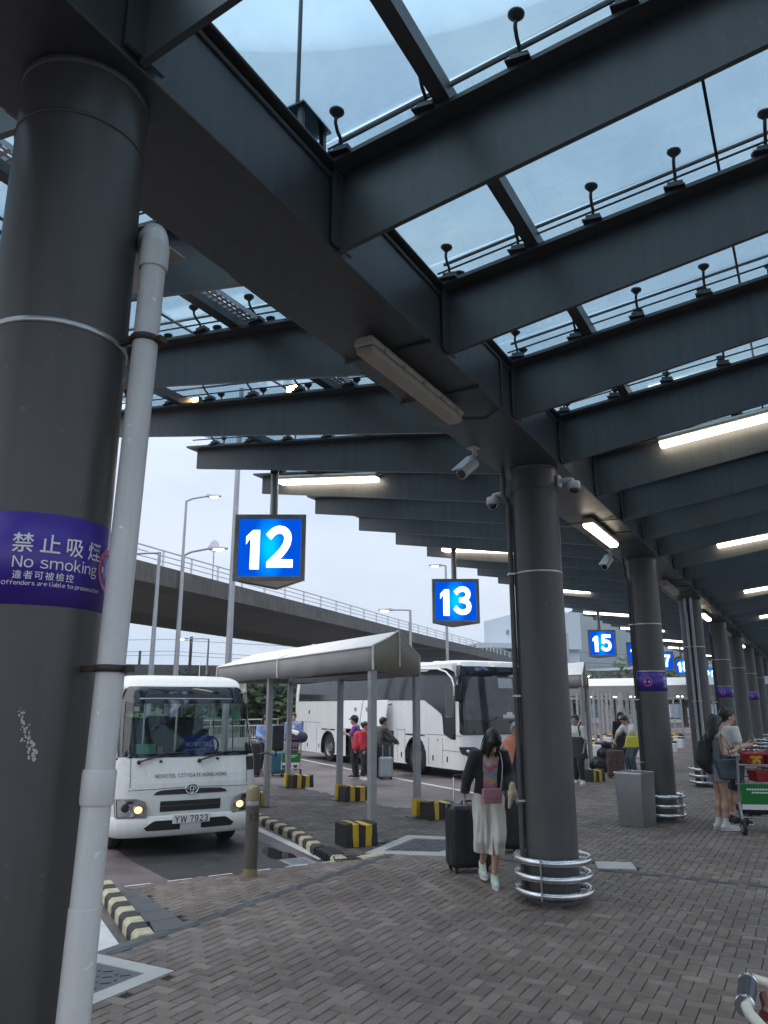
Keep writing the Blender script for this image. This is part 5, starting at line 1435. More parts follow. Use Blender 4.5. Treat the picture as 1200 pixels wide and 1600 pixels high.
# mirrors
for s, rz_ in ((1, 0), (-1, 0)):
    y0 = s*W1(1.2); q = MB(); q.tube([(-.10, y0 - s*.01, 1.22), (.02, y0 + s*.08, 1.25), (.06, y0 + s*.19, 1.20), (.06, y0 + s*.20, 1.45)], .014, 6); mr = q.build('mirror_arm', 'black_plastic', mini)
    q = MB(); q.box((.04, y0 + s*.23, 1.45), (.07, .18, .36)); q.build('mirror', 'black_plastic', mr, bevel=.03)
q = MB(); q.grid([[S1.front(y, z, .006) for y in arange(.80, .935, 5)] for z in (1.02, 1.10, 1.20)]); q.build('corner_panel', 'black_plastic', mini)
# wheels and arches
for s in (-1, 1):
    for x in (-.92, -3.9): wheel(mini, x, s*.80, .335, .21, s)
    q = MB(); P = [Vector((-.92 + .42*math.cos(a), s*(W1(.5) + .004), .335 + .42*math.sin(a))) for a in arange(.0, PI, 16)]; q.tube(P, .03, 6); q.add([(-.92 + .40*math.cos(a), s*(W1(.5) + .003), max(.26, .335 + .40*math.sin(a))) for a in arange(0, PI, 16)], [tuple(range(17)) if s < 0 else tuple(range(16, -1, -1))]); q.build('wheel_arch', 'rubber', mini)

# ---------------------------------------------------------------- COACH
cx_ = ab(17.02, 12.02 + 1.22, ROAD)
coach = thing('coach', 'white coach with black glazing and raised luggage flaps in the far bay', 'coach', cx_, HEAD)
def nose2(z):
    if z < .5: return -.02 + z*.04
    if z < 1.2: return .0 - .03*(z - .5)
    return -.021 - .10*(z - 1.2) - .55*max(0, z - 2.65)**2
W2 = lambda z: 1.22 - .10*max(0, (z - 1.9)/1.2)**2
S2 = Shell(W2, nose2); LEN2 = 11.2
OPEN = [(-3.65, -6.85, .12, 1.16)]
b = MB(); ZL = arange(.26, 3.02, 46)
for z0, z1 in zip(ZL[:-1], ZL[1:]): b.grid([[S2.front(y*W2(z), z) for y in yl(1, 60)] for z in (z0, z1)])
AR = [(-2.42, .50), (-8.25, .50)]
def hole(x, z):
    return any(OPEN[0][1] < x < OPEN[0][0] and z < OPEN[0][3] for _ in (0,)) or any(math.hypot(x - ax, z - .48) < ar + .055 for ax, ar in AR)
for s in (-1, 1):
    xs_ = arange(0, -LEN2, 150); 
    zz = [.26 + .05*i for i in range(19)] + [1.2, 1.5, 1.8, 1.95] + arange(2.05, 2.85, 8) + [2.92, 2.97, 3.02]
    for z0, z1 in zip(zz[:-1], zz[1:]):
        for x0, x1 in zip(xs_[:-1], xs_[1:]):
            if hole((x0 + x1)/2, (z0 + z1)/2) and s < 0: continue
            if any(math.hypot((x0+x1)/2 - ax, (z0+z1)/2 - .48) < ar + .055 for ax, ar in AR): continue
            f = lambda x, z: Vector((S2.front(s*W2(z), z).x if x > -.30 else x, s*W2(z), z))
            xa, xb = x0, x1
            if x1 > -.30: continue
            P = [f(x0, z0), f(x1, z0), f(x1, z1), f(x0, z1)]; b.add(P, [(0,1,2,3) if s < 0 else (3,2,1,0)])
b.build('body', 'white_body', coach)
rr_ = []
for z, k in ((3.02, 0), (3.07, .05), (3.10, .14), (3.12, .3), (3.13, .6)):
    Wz = W2(3.02); row = [Vector((S2.front(y*Wz, 3.02).x - k*1.2, y*Wz*(1 - k*.5), z)) for y in yl(1)]
    row += [Vector((-LEN2 + k*.2, row[-1].y, z)), Vector((-LEN2 + k*.2, row[0].y, z))]; rr_.append(row + [row[0]])
b = MB(); b.grid(rr_); b.add(rr_[-1][:-1], [tuple(range(len(rr_[-1]) - 1))]); b.build('roof', 'white_body', coach)
b = MB(); b.add([(-LEN2, -1.21, .3), (-LEN2, 1.21, .3), (-LEN2, 1.10, 3.02), (-LEN2, -1.10, 3.02)], [(0,3,2,1)]); b.build('rear_panel', 'white_body', coach)
q = MB(); q.box((-5.6, 0, .30), (10.6, 2.2, .10)); q.box((-5.2, .1, .75), (3.6, 1.9, .9)); q.build('luggage_hold', 'black_plastic', coach)
# roof ribs
for k in range(12):
    q = MB(); q.box((-1.9 - k*.72, 0, 3.135), (.16, 1.7, .035)); q.build('roof_rib', 'white_body', coach, bevel=.01, seg=1)
# flush side glazing with a swoop down to the driver's window; cut into panes
def sidepoly(name, pts, m, parent, off=.005, s=-1):
    q = MB(); q.add([(x, s*(W2(z) + off), z) for x, z in pts], [tuple(range(len(pts)))]); return q.build(name, m, parent)
gl = [(-10.9, -9.6), (-9.58, -8.2), (-8.18, -6.6), (-6.58, -5.0), (-4.98, -3.4)]
for x0, x1 in gl:
    zs_ = arange(2.05, 2.85, 8)
    q = MB(); q.grid([[(x, -(W2(z) + .010), z) for x in (x0, x1)] for z in zs_]); q.build('side_window', 'side_glazing' if 'side_glazing' in M else mat('side_glazing', (.020, .022, .026), .06, var=.0, coat=.3), coach)
q = MB(); q.grid([[(x, -(W2(z) + .010), z) for x in arange(-3.38, -1.9, 4)] for z in arange(2.05, 2.85, 8)]); q.build('side_window', 'side_glazing', coach)
curve = [(-2.2, 2.04), (-1.88, 2.02), (-1.45, 1.86), (-1.0, 1.66), (-.95, 1.15), (-.62, 1.03), (-.36, 1.02), (-.35, 2.70), (-.50, 2.84), (-.9, 2.90), (-1.88, 2.91)]
mat('coach_black', (.014, .015, .018), .10, coat=.3)
def lerp_tab(T, z):
    for (a, x), (b_, y) in zip(T[:-1], T[1:]):
        if a <= z <= b_: return x + (y - x)*(z - a)/(b_ - a)
    return T[-1][1]
LB = [(1.02, -.55), (1.06, -.72), (1.15, -.95), (1.60, -1.0), (1.68, -1.06), (1.86, -1.45), (2.0, -1.82), (2.05, -1.895), (2.86, -1.895), (2.90, -1.6)]
RB = [(1.02, -.38), (2.62, -.36), (2.80, -.46), (2.90, -.85)]
q = MB(); q.grid([[(x, -(W2(z) + .010), z) for x in arange(lerp_tab(LB, z), lerp_tab(RB, z), 8)] for z in sorted(set(arange(1.02, 2.05, 30) + arange(2.05, 2.90, 14)))]); q.build('driver_side_panel', 'coach_black', coach)
sidepoly('driver_window', [(-.80, 1.62), (-.48, 1.62), (-.48, 2.40), (-.80, 2.40)], 'side_glazing', coach, .022)
q = MB(); q.tube([(-.80, -(W2(1.6) + .012), 1.60), (-.80, -(W2(2.4) + .012), 2.42), (-.46, -(W2(2.4) + .012), 2.42), (-.46, -(W2(1.6) + .012), 1.60), (-.80, -(W2(1.6) + .012), 1.60)], .014, 5); q.build('driver_window_frame', 'grey_trim', coach)
q = MB(); q.tube([Vector((x, -(W2(z) + .008), z)) for x, z in ((-3.4, 2.935), (-2.2, 2.93), (-1.3, 2.90), (-.85, 2.80), (-.55, 2.62), (-.40, 2.38), (-.37, 2.15))], .028, 8); q.build('trim_arc', 'white_body', coach)
q = MB(); q.grid([[(x, -(W2(z) + .006), z) for x in (-10.95, -3.42)] for z in (2.87, 2.96)]); q.build('cornice_strip', 'grey_trim', coach)
sidepoly('rear_pillar', [(-11.15, 2.02), (-10.93, 2.02), (-10.93, 2.9), (-11.15, 2.9)], 'white_body', coach, .008)
# panel joints, vents, filler, handles
gj = MB()
for x in (-10.2, -9.2, -7.15, -3.45, -3.0, -1.72, -1.02): gj.box((x, -(W2(1) + .001), .78 if x < -1.8 else .68), (.010, .006, .95 if x < -1.8 else .72))
for x0, x1, z in ((-10.95, -8.9, 1.30), (-7.5, -7.0, 1.30), (-3.4, -2.95, 1.20), (-1.8, -.1, 1.12), (-1.05, -.1, .72)): gj.box(((x0 + x1)/2, -(W2(z) + .001), z), (x1 - x0, .006, .010))
gj.build('panel_joint', 'panel_gap', coach)
for x in (-10.98, -10.55):
    q = MB(); q.box((x, -(W2(1) + .003), .98), (.26, .01, .66)); vn_ = q.build('vent', 'black_plastic', coach)
    for k in range(3):
        q = MB(); q.box((x - .09 + k*.09, -(W2(1) + .012), .98), (.02, .012, .64)); q.build('vent_slat', 'grey_trim', vn_)
for x, z in ((-9.9, 1.66),): 
    q = MB(); q.box((x, -(W2(1) + .004), z), (.10, .01, .12)); q.build('filler_cap', 'black_plastic', coach)
q = MB()
for x in (-10.0, -9.0, -3.2, -2.9, -1.5, -.8): q.box((x, -(W2(.5) + .004), .50), (.05, .012, .14))
q.build('panel_handle', 'black_plastic', coach)
q = MB(); q.tube([(-1.25, -(W2(1) + .004), .98), (-1.25, -(W2(1) - .004), .98)], .035, 10); q.build('side_marker', 'pink_print', coach)
# two raised luggage flaps
for k, (x0, x1) in enumerate(((-6.85, -5.32), (-5.26, -3.68))):
    q = MB(); y0 = -(1.22 + .05); 
    q.hexa([(x1, y0 - .30, 1.16), (x0, y0 - .30, 1.16), (x0, y0 - .255, 1.16), (x1, y0 - .255, 1.16), (x1, y0 - .14, 2.06), (x0, y0 - .14, 2.06), (x0, y0 - .095, 2.06), (x1, y0 - .095, 2.06)])
    fp = q.build('luggage_flap', 'white_body', coach, bevel=.02)
    q = MB(); q.tube([(x0 + (.35 if k else 1.15), y0 - .215, 1.78), (x0 + (.35 if k else 1.15), y0 - .195, 1.78)], .065, 14); q.build('flap_lock', 'grey_trim', fp)
    q = MB(); 
    for x in (x0 + .1, x1 - .1): q.tube([(x, -1.2, 1.95), (x, y0 - .1, 1.9)], .02, 5)
    q.build('flap_hinge', 'dark_metal', fp)
# front: windscreen, black mask, lamps
mat('coach_screen', (.035, .045, .052), .05, var=.55, vs=2.2, coat=.4)
patch(S2, 'front_mask', 'coach_black', coach, rrect_rows(1.14, 2.96, -1.19, 1.19, .08, 8, -1.13, 1.13), .012, 56)
patch(S2, 'windscreen', 'coach_screen', coach, rrect_rows(1.52, 2.66, -1.10, 1.10, .07, 8, -1.06, 1.06), .020, 56)
patch(S2, 'front_cap', 'white_body', coach, rrect_rows(2.93, 3.05, -1.02, 1.02, .05, 4, -.98, .98), .022, 40)
patch(S2, 'sun_blind', 'far_wall', coach, [(2.36, .05, .55), (2.62, .05, .54)], .026, 6)
patch(S2, 'dash_paper', 'road_paint', coach, [(1.56, .10, .62), (1.66, .12, .55)], .026, 6)
patch(S2, 'route_paper', 'plate_white', coach, [(1.60, .25, .45), (1.72, .25, .45)], .029, 4)
for s in (-1, 1):
    q = MB(); rows_ = [(.60, .72, 1.05), (.66, .70, 1.17), (.78, .72, 1.20), (.84, .86, 1.20)]
    q.grid([[S2.front(y, z, .008) for y in (arange(s*a, s*c, 8) if s > 0 else arange(s*c, s*a, 8))] for z, a, c in rows_]); hh = q.build('headlight', 'dark_metal', coach)
    q = MB(); q.ell(S2.front(s*.86, .72, .012), (.03, .07, .055), 12, 6); q.ell(S2.front(s*1.03, .73, .010), (.03, .06, .05), 12, 6); q.build('reflector', 'chrome', hh)
    # hanging mirrors
    q = MB(); q.tube([S2.front(s*1.08, 2.70, .0), S2.front(s*1.12, 2.62, .18), S2.front(s*1.15, 2.42, .22)], .02, 6); ma = q.build('mirror_arm', 'black_plastic', coach)
    q = MB(); q.box(S2.front(s*1.14, 2.20, .22), (.09, .20, .44)); q.build('mirror', 'black_plastic', ma, bevel=.04)
patch(S2, 'lower_grille', 'black_plastic', coach, [(.34, -.6, .6), (.44, -.66, .66)], .006, 12)
wiper(coach, S2, -.45, 1.46, -.05, 1.58); wiper(coach, S2, .35, 1.46, .75, 1.58)
q = MB(); q.box((.03, .0, .52), (.02, .50, .11)); q.build('number_plate', 'plate_white', coach)
for s in (-1, 1):
    for x in (-2.42, -8.25): wheel(coach, x, s*1.03, .48, .29, s)
for x in (-2.42, -8.25):
    q = MB(); q.tube([(x + .535*math.cos(a), -1.222, .48 + .535*math.sin(a)) for a in arange(-.35, PI + .35, 24)], .028, 6); q.build('wheel_arch', 'rubber', coach)
    q = MB(); q.box((x, -.75, .75), (1.15, .06, .9)); q.box((x, -.98, 1.08), (1.1, .48, .05)); q.build('arch_liner', 'black_plastic', coach)
# ================================================================ PEOPLE, LUGGAGE, TROLLEYS
# bodies and clothes are grown as one closed surface each: tapered rounded limbs melted together, then meshed
def sd(prims, P, k):
    D = np.full(P.shape[:-1], 9.0)
    for pr in prims:
        a, b_, ra, rb, fl = pr[:5]
        a = np.array(a, float); b_ = np.array(b_, float)
        Q = P - a; d = b_ - a
        if fl is not None:      # flatten along a unit direction fl[0] by factor fl[1]
            n = np.array(fl[0], float); f = fl[1]
            Q = Q + (Q @ n)[..., None]*n*(1/f - 1); d = d + (d @ n)*n*(1/f - 1)
        L2 = max(1e-9, d @ d); t = np.clip((Q @ d)/L2, 0, 1)
        e = np.sqrt(((Q - t[..., None]*d)**2).sum(-1)) - (ra + (rb - ra)*t)
        if fl is not None: e = e*max(f, .55)
        kk = k if len(pr) < 6 else pr[5]
        h = np.clip(.5 + .5*(D - e)/kk, 0, 1); D = D*(1 - h) + e*h - kk*h*(1 - h)
    return D
def surf(prims, vox, k=.03, cuts=(), sub=(), pad=.05):
    A = np.array([np.minimum(p[0], p[1]) - max(p[2], p[3]) for p in prims]).min(0) - pad
    B = np.array([np.maximum(p[0], p[1]) + max(p[2], p[3]) for p in prims]).max(0) + pad
    n = np.ceil((B - A)/vox).astype(int) + 1
    g = np.stack(np.meshgrid(*[A[i] + vox*np.arange(n[i]) for i in range(3)], indexing='ij'), -1)
    D = sd(prims, g, k)
    for nrm, d in cuts: D = np.maximum(D, g @ np.array(nrm, float) - d)
    if sub: D = np.maximum(D, -sd(sub, g, .008))
    S = D < 0
    c = [(i, j, l) for i in (0, 1) for j in (0, 1) for l in (0, 1)]
    sl = lambda X, o: X[o[0]:X.shape[0] - 1 + o[0], o[1]:X.shape[1] - 1 + o[1], o[2]:X.shape[2] - 1 + o[2]]
    cnt = sum(sl(S, o).astype(int) for o in c); act = (cnt > 0) & (cnt < 8)
    idx = np.argwhere(act)
    if len(idx) == 0: return [], []
    num = np.zeros((len(idx), 3)); den = np.zeros(len(idx))
    V = {o: D[idx[:,0] + o[0], idx[:,1] + o[1], idx[:,2] + o[2]] for o in c}
    for o in c:
        for ax in range(3):
            if o[ax]: continue
            q = list(o); q[ax] = 1; q = tuple(q)
            m = (V[o] < 0) != (V[q] < 0); t = np.where(m, V[o]/np.where(m, V[o] - V[q], 1), 0)
            p = np.tile(np.array(o, float), (len(idx), 1)); p[:, ax] += t
            num[m] += p[m]; den[m] += 1
    v = A + vox*(idx + num/den[:, None])
    M_ = -np.ones(act.shape, int); M_[act] = np.arange(len(idx))
    F = []
    for ax in range(3):
        o1, o2 = [i for i in range(3) if i != ax]
        a0 = [slice(None)]*3; a1 = [slice(None)]*3; a0[ax] = slice(0, -1); a1[ax] = slice(1, None)
        E = np.argwhere(S[tuple(a0)] != S[tuple(a1)])
        E = E[(E[:, o1] > 0) & (E[:, o2] > 0) & (E[:, o1] < act.shape[o1]) & (E[:, o2] < act.shape[o2])]
        if len(E) == 0: continue
        def get(d1, d2):
            q = E.copy(); q[:, o1] -= d1; q[:, o2] -= d2; return M_[q[:,0], q[:,1], q[:,2]]
        Q = np.stack([get(0,0), get(1,0), get(1,1), get(0,1)], 1)
        ins = S[E[:,0], E[:,1], E[:,2]]
        fl = ins if ax != 1 else ~ins
        Q[~fl] = Q[~fl][:, ::-1]
        F += [tuple(r) for r in Q[(Q >= 0).all(1)]]
    # one smoothing pass
    nb = np.zeros_like(v); ct = np.zeros(len(v))
    Fa = np.array(F)
    for i in range(4):
        a, b_ = Fa[:, i], Fa[:, (i+1) % 4]
        np.add.at(nb, a, v[b_]); np.add.at(ct, a, 1); np.add.at(nb, b_, v[a]); np.add.at(ct, b_, 1)
    v = v*.55 + .45*nb/np.maximum(ct, 1)[:, None]
    return [tuple(p) for p in v], F
def smesh(name, mats, parent, prims, vox, k=.03, cuts=(), sub=(), **kw):
    v, f = surf(prims, vox, k, cuts, sub); b = MB(); b.add(v, f, 0, True); return b.build(name, mats, parent, **kw)
Vv = lambda *a: Vector(a)
mat('skin_a', (.50, .31, .22), .5, var=.05, vs=9); mat('skin_b', (.42, .25, .17), .5, var=.05, vs=9)
mat('skin_face', (.50, .31, .22), .5)
mat('hair_black', (.012, .010, .010), .36, var=.3, vs=30); mat('hair_grey', (.30, .29, .28), .6, var=.3, vs=30); mat('hair_brown', (.035, .022, .015), .5, var=.3, vs=30)
mat('lips', (.34, .12, .10), .5); mat('eye_white', (.6, .6, .58), .3); mat('eye_dark', (.015, .012, .010), .2)
def cloth(name, c, rough=.85, var=.14, vs=7, bump=.25, bs=18, **k): return mat(name, c, rough, var=var, vs=vs, bump=bump, bs=bs, sheen=.15, **k)
cloth('cloth_black', (.018, .018, .020)); cloth('cloth_cream', (.60, .56, .50), var=.06); cloth('cloth_white', (.62, .61, .60), var=.05)
cloth('cloth_navy', (.025, .035, .075)); cloth('cloth_purple', (.14, .06, .27)); cloth('cloth_red', (.50, .03, .05)); cloth('cloth_coral', (.62, .17, .10), col2=(.70, .33, .22))
cloth('cloth_denim', (.055, .070, .095)); cloth('cloth_grey', (.13, .14, .15)); cloth('cloth_camo', (.045, .050, .042), col2=(.09, .095, .08), vs=14); cloth('cloth_dark', (.032, .030, .030))
cloth('cloth_stripe', (.30, .38, .62), col2=(.16, .24, .52), vs=16); cloth('cloth_floral', (.10, .095, .13), col2=(.42, .38, .42), vs=38)
cloth('shoe_white', (.62, .63, .60), .6, var=.05); cloth('shoe_mint', (.50, .58, .52), .6, var=.06); cloth('shoe_black', (.02, .02, .022), .6)
mat('sole_white', (.66, .66, .64), .6); mat('leather_pink', (.42, .20, .22), .42, var=.08, vs=9, bump=.15, bs=30); mat('leather_slate', (.040, .055, .075), .45, var=.15, vs=6, bump=.15, bs=20)
mat('bag_yellow', (.56, .52, .04), .5, var=.14, vs=6, bump=.2, bs=12); mat('mask_white', (.70, .72, .74), .8)
mat('case_black', (.014, .014, .016), .36, var=.25, vs=9, bump=.1, bs=25); mat('case_brown', (.085, .040, .034), .5, var=.2, vs=9, bump=.2, bs=30); mat('case_blue', (.035, .12, .17), .4, var=.1); mat('case_silver', (.30, .33, .36), .35, var=.1); mat('bag_red', (.27, .010, .014), .42, var=.15, vs=8, bump=.15, bs=14); mat('flower_gold', (.72, .36, .03), .5)
mat('strap_gold', (.45, .30, .08), .35, .8)
mat('frame_green', (.012, .19, .035), .5); mat('basket_steel', (.42, .42, .42), .35, .9)
def tiedye():
    m = bpy.data.materials.new('tie_dye'); m.use_nodes = True; n = m.node_tree; b = n.nodes['Principled BSDF']; L = n.links
    tc = n.nodes.new('ShaderNodeTexCoord'); sp = n.nodes.new('ShaderNodeSeparateXYZ'); L.new(tc.outputs['Object'], sp.inputs[0])
    nz = n.nodes.new('ShaderNodeTexNoise'); nz.inputs['Scale'].default_value = 7; nz.inputs['Detail'].default_value = 4; L.new(tc.outputs['Object'], nz.inputs['Vector'])
    ad = n.nodes.new('ShaderNodeMath'); ad.operation = 'MULTIPLY_ADD'; ad.inputs[1].default_value = .34
    L.new(nz.outputs['Fac'], ad.inputs[0]); L.new(sp.outputs['Z'], ad.inputs[2])
    mr = n.nodes.new('ShaderNodeMapRange'); mr.inputs[1].default_value = .98; mr.inputs[2].default_value = 1.62; L.new(ad.outputs[0], mr.inputs[0])
    r = n.nodes.new('ShaderNodeValToRGB'); e = r.color_ramp.elements; e[0].position = 0; e[0].color = (.14, .16, .34, 1); e[1].position = 1; e[1].color = (.42, .33, .42, 1)
    for p, c in ((.10, (.16, .20, .48)), (.18, (.52, .16, .30)), (.28, (.55, .25, .30)), (.36, (.58, .44, .14)), (.44, (.20, .30, .50)), (.52, (.52, .40, .46)), (.60, (.50, .12, .20)), (.68, (.55, .46, .48)), (.76, (.45, .30, .14)), (.85, (.20, .22, .45)), (.93, (.40, .26, .46))):
        q = e.new(p); q.color = (*c, 1)
    L.new(mr.outputs[0], r.inputs[0]); L.new(r.outputs[0], b.inputs['Base Color']); b.inputs['Roughness'].default_value = .85
    M['tie_dye'] = m
tiedye()

class Pose:
    """joints in metres, local x forward, y left, z up, feet on z = 0"""
    def __init__(s, h=1.65, lean=0.0, nod=0.0, turn=0.0, female=True, pelvis=None, stride=0.0, **over):
        s.h = h; u = h/1.7; s.u = u; s.female = female
        pz = .91*u; s.j = j = {}
        pel = Vector((0,0,pz)) if pelvis is None else Vector(pelvis)
        Q = Matrix.Rotation(lean, 3, 'Y'); s.Q = Q
        j['pel'] = pel; j['waist'] = pel + Q @ Vector((0,0,.16*u)); j['chest'] = pel + Q @ Vector((.0,0,.38*u)); j['neck'] = pel + Q @ Vector((-.01*u,0,.54*u))
        N = Matrix.Rotation(turn, 3, 'Z') @ Matrix.Rotation(lean*.6 + nod, 3, 'Y'); s.N = N
        j['head'] = j['neck'] + N @ Vector((.025*u,0,.135*u))
        sh = .175*u if female else .20*u
        for q, y in (('l', 1), ('r', -1)):
            j['sh' + q] = pel + Q @ Vector((-.005, y*sh, .485*u)); j['el' + q] = j['sh' + q] + Vector((-.02, y*.035, -.285*u)); j['wr' + q] = j['el' + q] + Vector((.06, y*.0, -.235*u))
            j['hp' + q] = pel + Vector((0, y*.085*u, -.03*u)); st = stride*(1 if q == 'l' else -1)
            j['kn' + q] = Vector((.02 + st*.45 + .02, y*.092*u, .48*u)); j['an' + q] = Vector((-.02 + st, y*.095*u, .075*u))
            j['to' + q] = j['an' + q] + Vector((.15*u, y*.03, -.045*u))
        for k_, v in over.items(): j[k_] = Vector(v)
def limb(a, b_, ra, rb, fl=None, *e): return (tuple(a), tuple(b_), ra, rb, fl, *e)
def hand_prims(w_, d, n, sc_=1.0, curl=.5):
    """palm, four unequal bent fingers and a thumb; d points along the hand, n out of its back"""
    d = Vector(d).normalized(); n = Vector(n); n = (n - d*n.dot(d)).normalized(); s = d.cross(n); P = []
    P.append(limb(w_, Vector(w_) + d*.085*sc_, .026*sc_, .034*sc_, (tuple(n), .45)))
    for i, (o, L) in enumerate(((-.028, .062), (-.0095, .072), (.0095, .068), (.027, .052))):
        a = Vector(w_) + d*.082*sc_ + s*o*sc_; b_ = a + (d*math.cos(curl*.6) - n*math.sin(curl*.6))*L*.55*sc_; c = b_ + (d*math.cos(curl*1.8) - n*math.sin(curl*1.8))*L*.5*sc_
        P += [limb(a, b_, .0095*sc_, .0085*sc_, None, .006), limb(b_, c, .0085*sc_, .007*sc_, None, .006)]
    a = Vector(w_) + d*.025*sc_ - s*.024*sc_; b_ = a + (d*.6 - s*.8 - n*.25).normalized()*.038*sc_; c = b_ + (d*.9 - s*.25 - n*.3).normalized()*.03*sc_
    P += [limb(a, b_, .0125*sc_, .0105*sc_, None, .008), limb(b_, c, .0105*sc_, .008*sc_, None, .006)]
    return P
def body(p, t, skin='skin_a', vox=.015, curl=(.6, .6), hn=((0,1,0), (0,-1,0)), bare_feet=False):
    j, u = p.j, p.u; f = (tuple(p.Q @ Vector((1,0,0))), .68)
    P = []
    for y in (-1, 1):
        o = Vector((0, y*.06*u, 0))
        P.append(limb(j['pel'] + o, j['waist'] + o*.8, .105*u, .090*u, f)); P.append(limb(j['waist'] + o*.8, j['chest'] + o*1.1, .090*u, .105*u, f))
    P.append(limb(j['shl'].lerp(j['chest'], .25), j['shr'].lerp(j['chest'], .25), .062*u, .062*u))
    P.append(limb(j['chest'], j['neck'], .085*u, .050*u)); P.append(limb(j['neck'] - Vector((0,0,.02)), j['head'] - p.N @ Vector((.01, 0, .03)), .050*u, .046*u))
    for q in 'lr':
        P += [limb(j['sh' + q], j['el' + q], .052*u, .038*u), limb(j['el' + q], j['wr' + q], .038*u, .025*u), limb(j['hp' + q], j['kn' + q], .083*u, .053*u), limb(j['kn' + q], j['kn' + q].lerp(j['an' + q], .35) + Vector((-.012, 0, 0)), .052*u, .055*u), limb(j['kn' + q].lerp(j['an' + q], .3), j['an' + q], .053*u, .034*u), limb(j['an' + q] + Vector((-.03*u, 0, -.035*u)), j['to' + q], .036*u, .028*u)]
    # head
    N, H_ = p.N, j['head']; W_ = lambda x, y, z: H_ + N @ Vector((x*u, y*u, z*u))
    fx = (tuple(N @ Vector((0,1,0))), .80)
    P.append(limb(W_(-.012, 0, .035), W_(.002, 0, .02), .100*u, .095*u, fx, .02)); P.append(limb(W_(.03, 0, -.055), W_(.045, 0, -.065), .060*u, .045*u, fx, .03))
    v, fa = surf(P, vox, .035); b = MB(); b.add(v, fa, 0, True)
    # finer nose, ears, brow and chin, and the hands, rooted inside the rough surface of the same mesh
    D = [limb(W_(.098, 0, .012), W_(.118, 0, -.022), .008*u, .0135*u, None, .01), limb(W_(.075, 0, -.03), W_(.112, 0, -.027), .018*u, .012*u, None, .01),
         limb(W_(.068, -.035, .022), W_(.068, .035, .022), .022*u, .022*u), limb(W_(.07, 0, -.075), W_(.082, 0, -.082), .022*u, .018*u), limb(W_(.03, 0, 0), W_(.05, 0, -.03), .045*u, .045*u)]
    for y in (-1, 1): D.append(limb(W_(.0, y*.078, .012), W_(-.008, y*.086, -.018), .022*u, .014*u, (tuple(N @ Vector((0,1,0))), .5), .006))
    v, fa = surf(D, .0075, .012); b.add(v, fa, 0, True)
    for q, c_, n in (('l', curl[0], hn[0]), ('r', curl[1], hn[1])):
        d = j.get('hd' + q, j['wr' + q] + (j['wr' + q] - j['el' + q])) - j['wr' + q]
        v, fa = surf(hand_prims(j['wr' + q], d, n, u, c_), .0055, .012, pad=.02); b.add(v, fa, 0, True)
    o = b.build('body', skin, t)
    e = MB()
    for y in (-1, 1): e.ell(W_(.0885, y*.033, .012), (.010*u, .015*u, .009*u), 8, 6, 0)
    for y in (-1, 1): e.ell(W_(.0965, y*.033, .012), (.004*u, .0075*u, .0075*u), 8, 6, 1)
    e.build('eyes', ['eye_white', 'eye_dark'], t)
    e = MB()
    for y in (-1, 1): e.tube([W_(.094, y*.016, .034), W_(.096, y*.034, .039), W_(.086, y*.052, .034)], .0045*u, 5)
    e.build('eyebrows', 'hair_black', t)
    e = MB(); e.tube([W_(.094, -.024, -.052), W_(.103, -.008, -.049), W_(.103, .008, -.049), W_(.094, .024, -.052)], [.003*u, .006*u, .006*u, .003*u], 6); e.build('mouth', 'lips', t)
    return o
def hair(p, t, style, m='hair_black', vox=.012):
    u = p.u; N, H_ = p.N, p.j['head']; W_ = lambda x, y, z: H_ + N @ Vector((x*u, y*u, z*u)); P = []
    P.append(limb(W_(-.022, 0, .045), W_(-.010, 0, .045), .113*u, .108*u, (tuple(N @ Vector((0,1,0))), .86)))
    sub = []
    if style == 'short':
        P.append(limb(W_(-.06, 0, .02), W_(-.055, 0, -.03), .07*u, .055*u)); P.append(limb(W_(.06, -.03, .085), W_(.06, .03, .09), .035*u, .035*u))
        cuts = [(tuple(N @ Vector((.75, 0, -.66))), (N @ Vector((.75, 0, -.66))).dot(W_(.055, 0, .045)))]
    elif style == 'bob':
        for y in (-1, 1): P.append(limb(W_(-.01, y*.060, .03), W_(.02, y*.074, -.19), .050*u, .038*u)); P.append(limb(W_(.05, y*.050, .06), W_(.085, y*.058, -.13), .038*u, .022*u))
        P.append(limb(W_(-.05, 0, 0), W_(-.05, 0, -.13), .085*u, .07*u)); P.append(limb(W_(.07, -.04, .07), W_(.075, .04, .07), .035*u, .035*u))
        cuts = []
    elif style == 'long':
        for y in (-1, 1): P.append(limb(W_(-.02, y*.06, .0), W_(-.05, y*.075, -.22), .05*u, .045*u))
        P.append(limb(W_(-.05, 0, 0), W_(-.08, 0, -.22), .085*u, .085*u)); P.append(limb(W_(-.08, 0, -.2), W_(-.09, 0, -.40), .085*u, .055*u))
        P.append(limb(W_(.05, -.02, .09), W_(.05, .02, .09), .04*u, .04*u)); cuts = []
        sub = [limb(W_(.10, 0, -.02), W_(.14, 0, -.05), .068*u, .07*u)]
    else:   # bun
        P.append(limb(W_(-.07, 0, .0), W_(-.05, 0, -.04), .06*u, .045*u)); P.append(limb(W_(-.135, 0, .05), W_(-.13, 0, .04), .045*u, .045*u))
        cuts = [(tuple(N @ Vector((.8, 0, -.6))), (N @ Vector((.8, 0, -.6))).dot(W_(.06, 0, .05)))]
    if style == 'bob': sub = [limb(W_(.125, .01, -.05), W_(.135, .01, -.12), .030*u, .036*u)]
    return smesh('hair', m, t, P, vox, .025, cuts, sub)
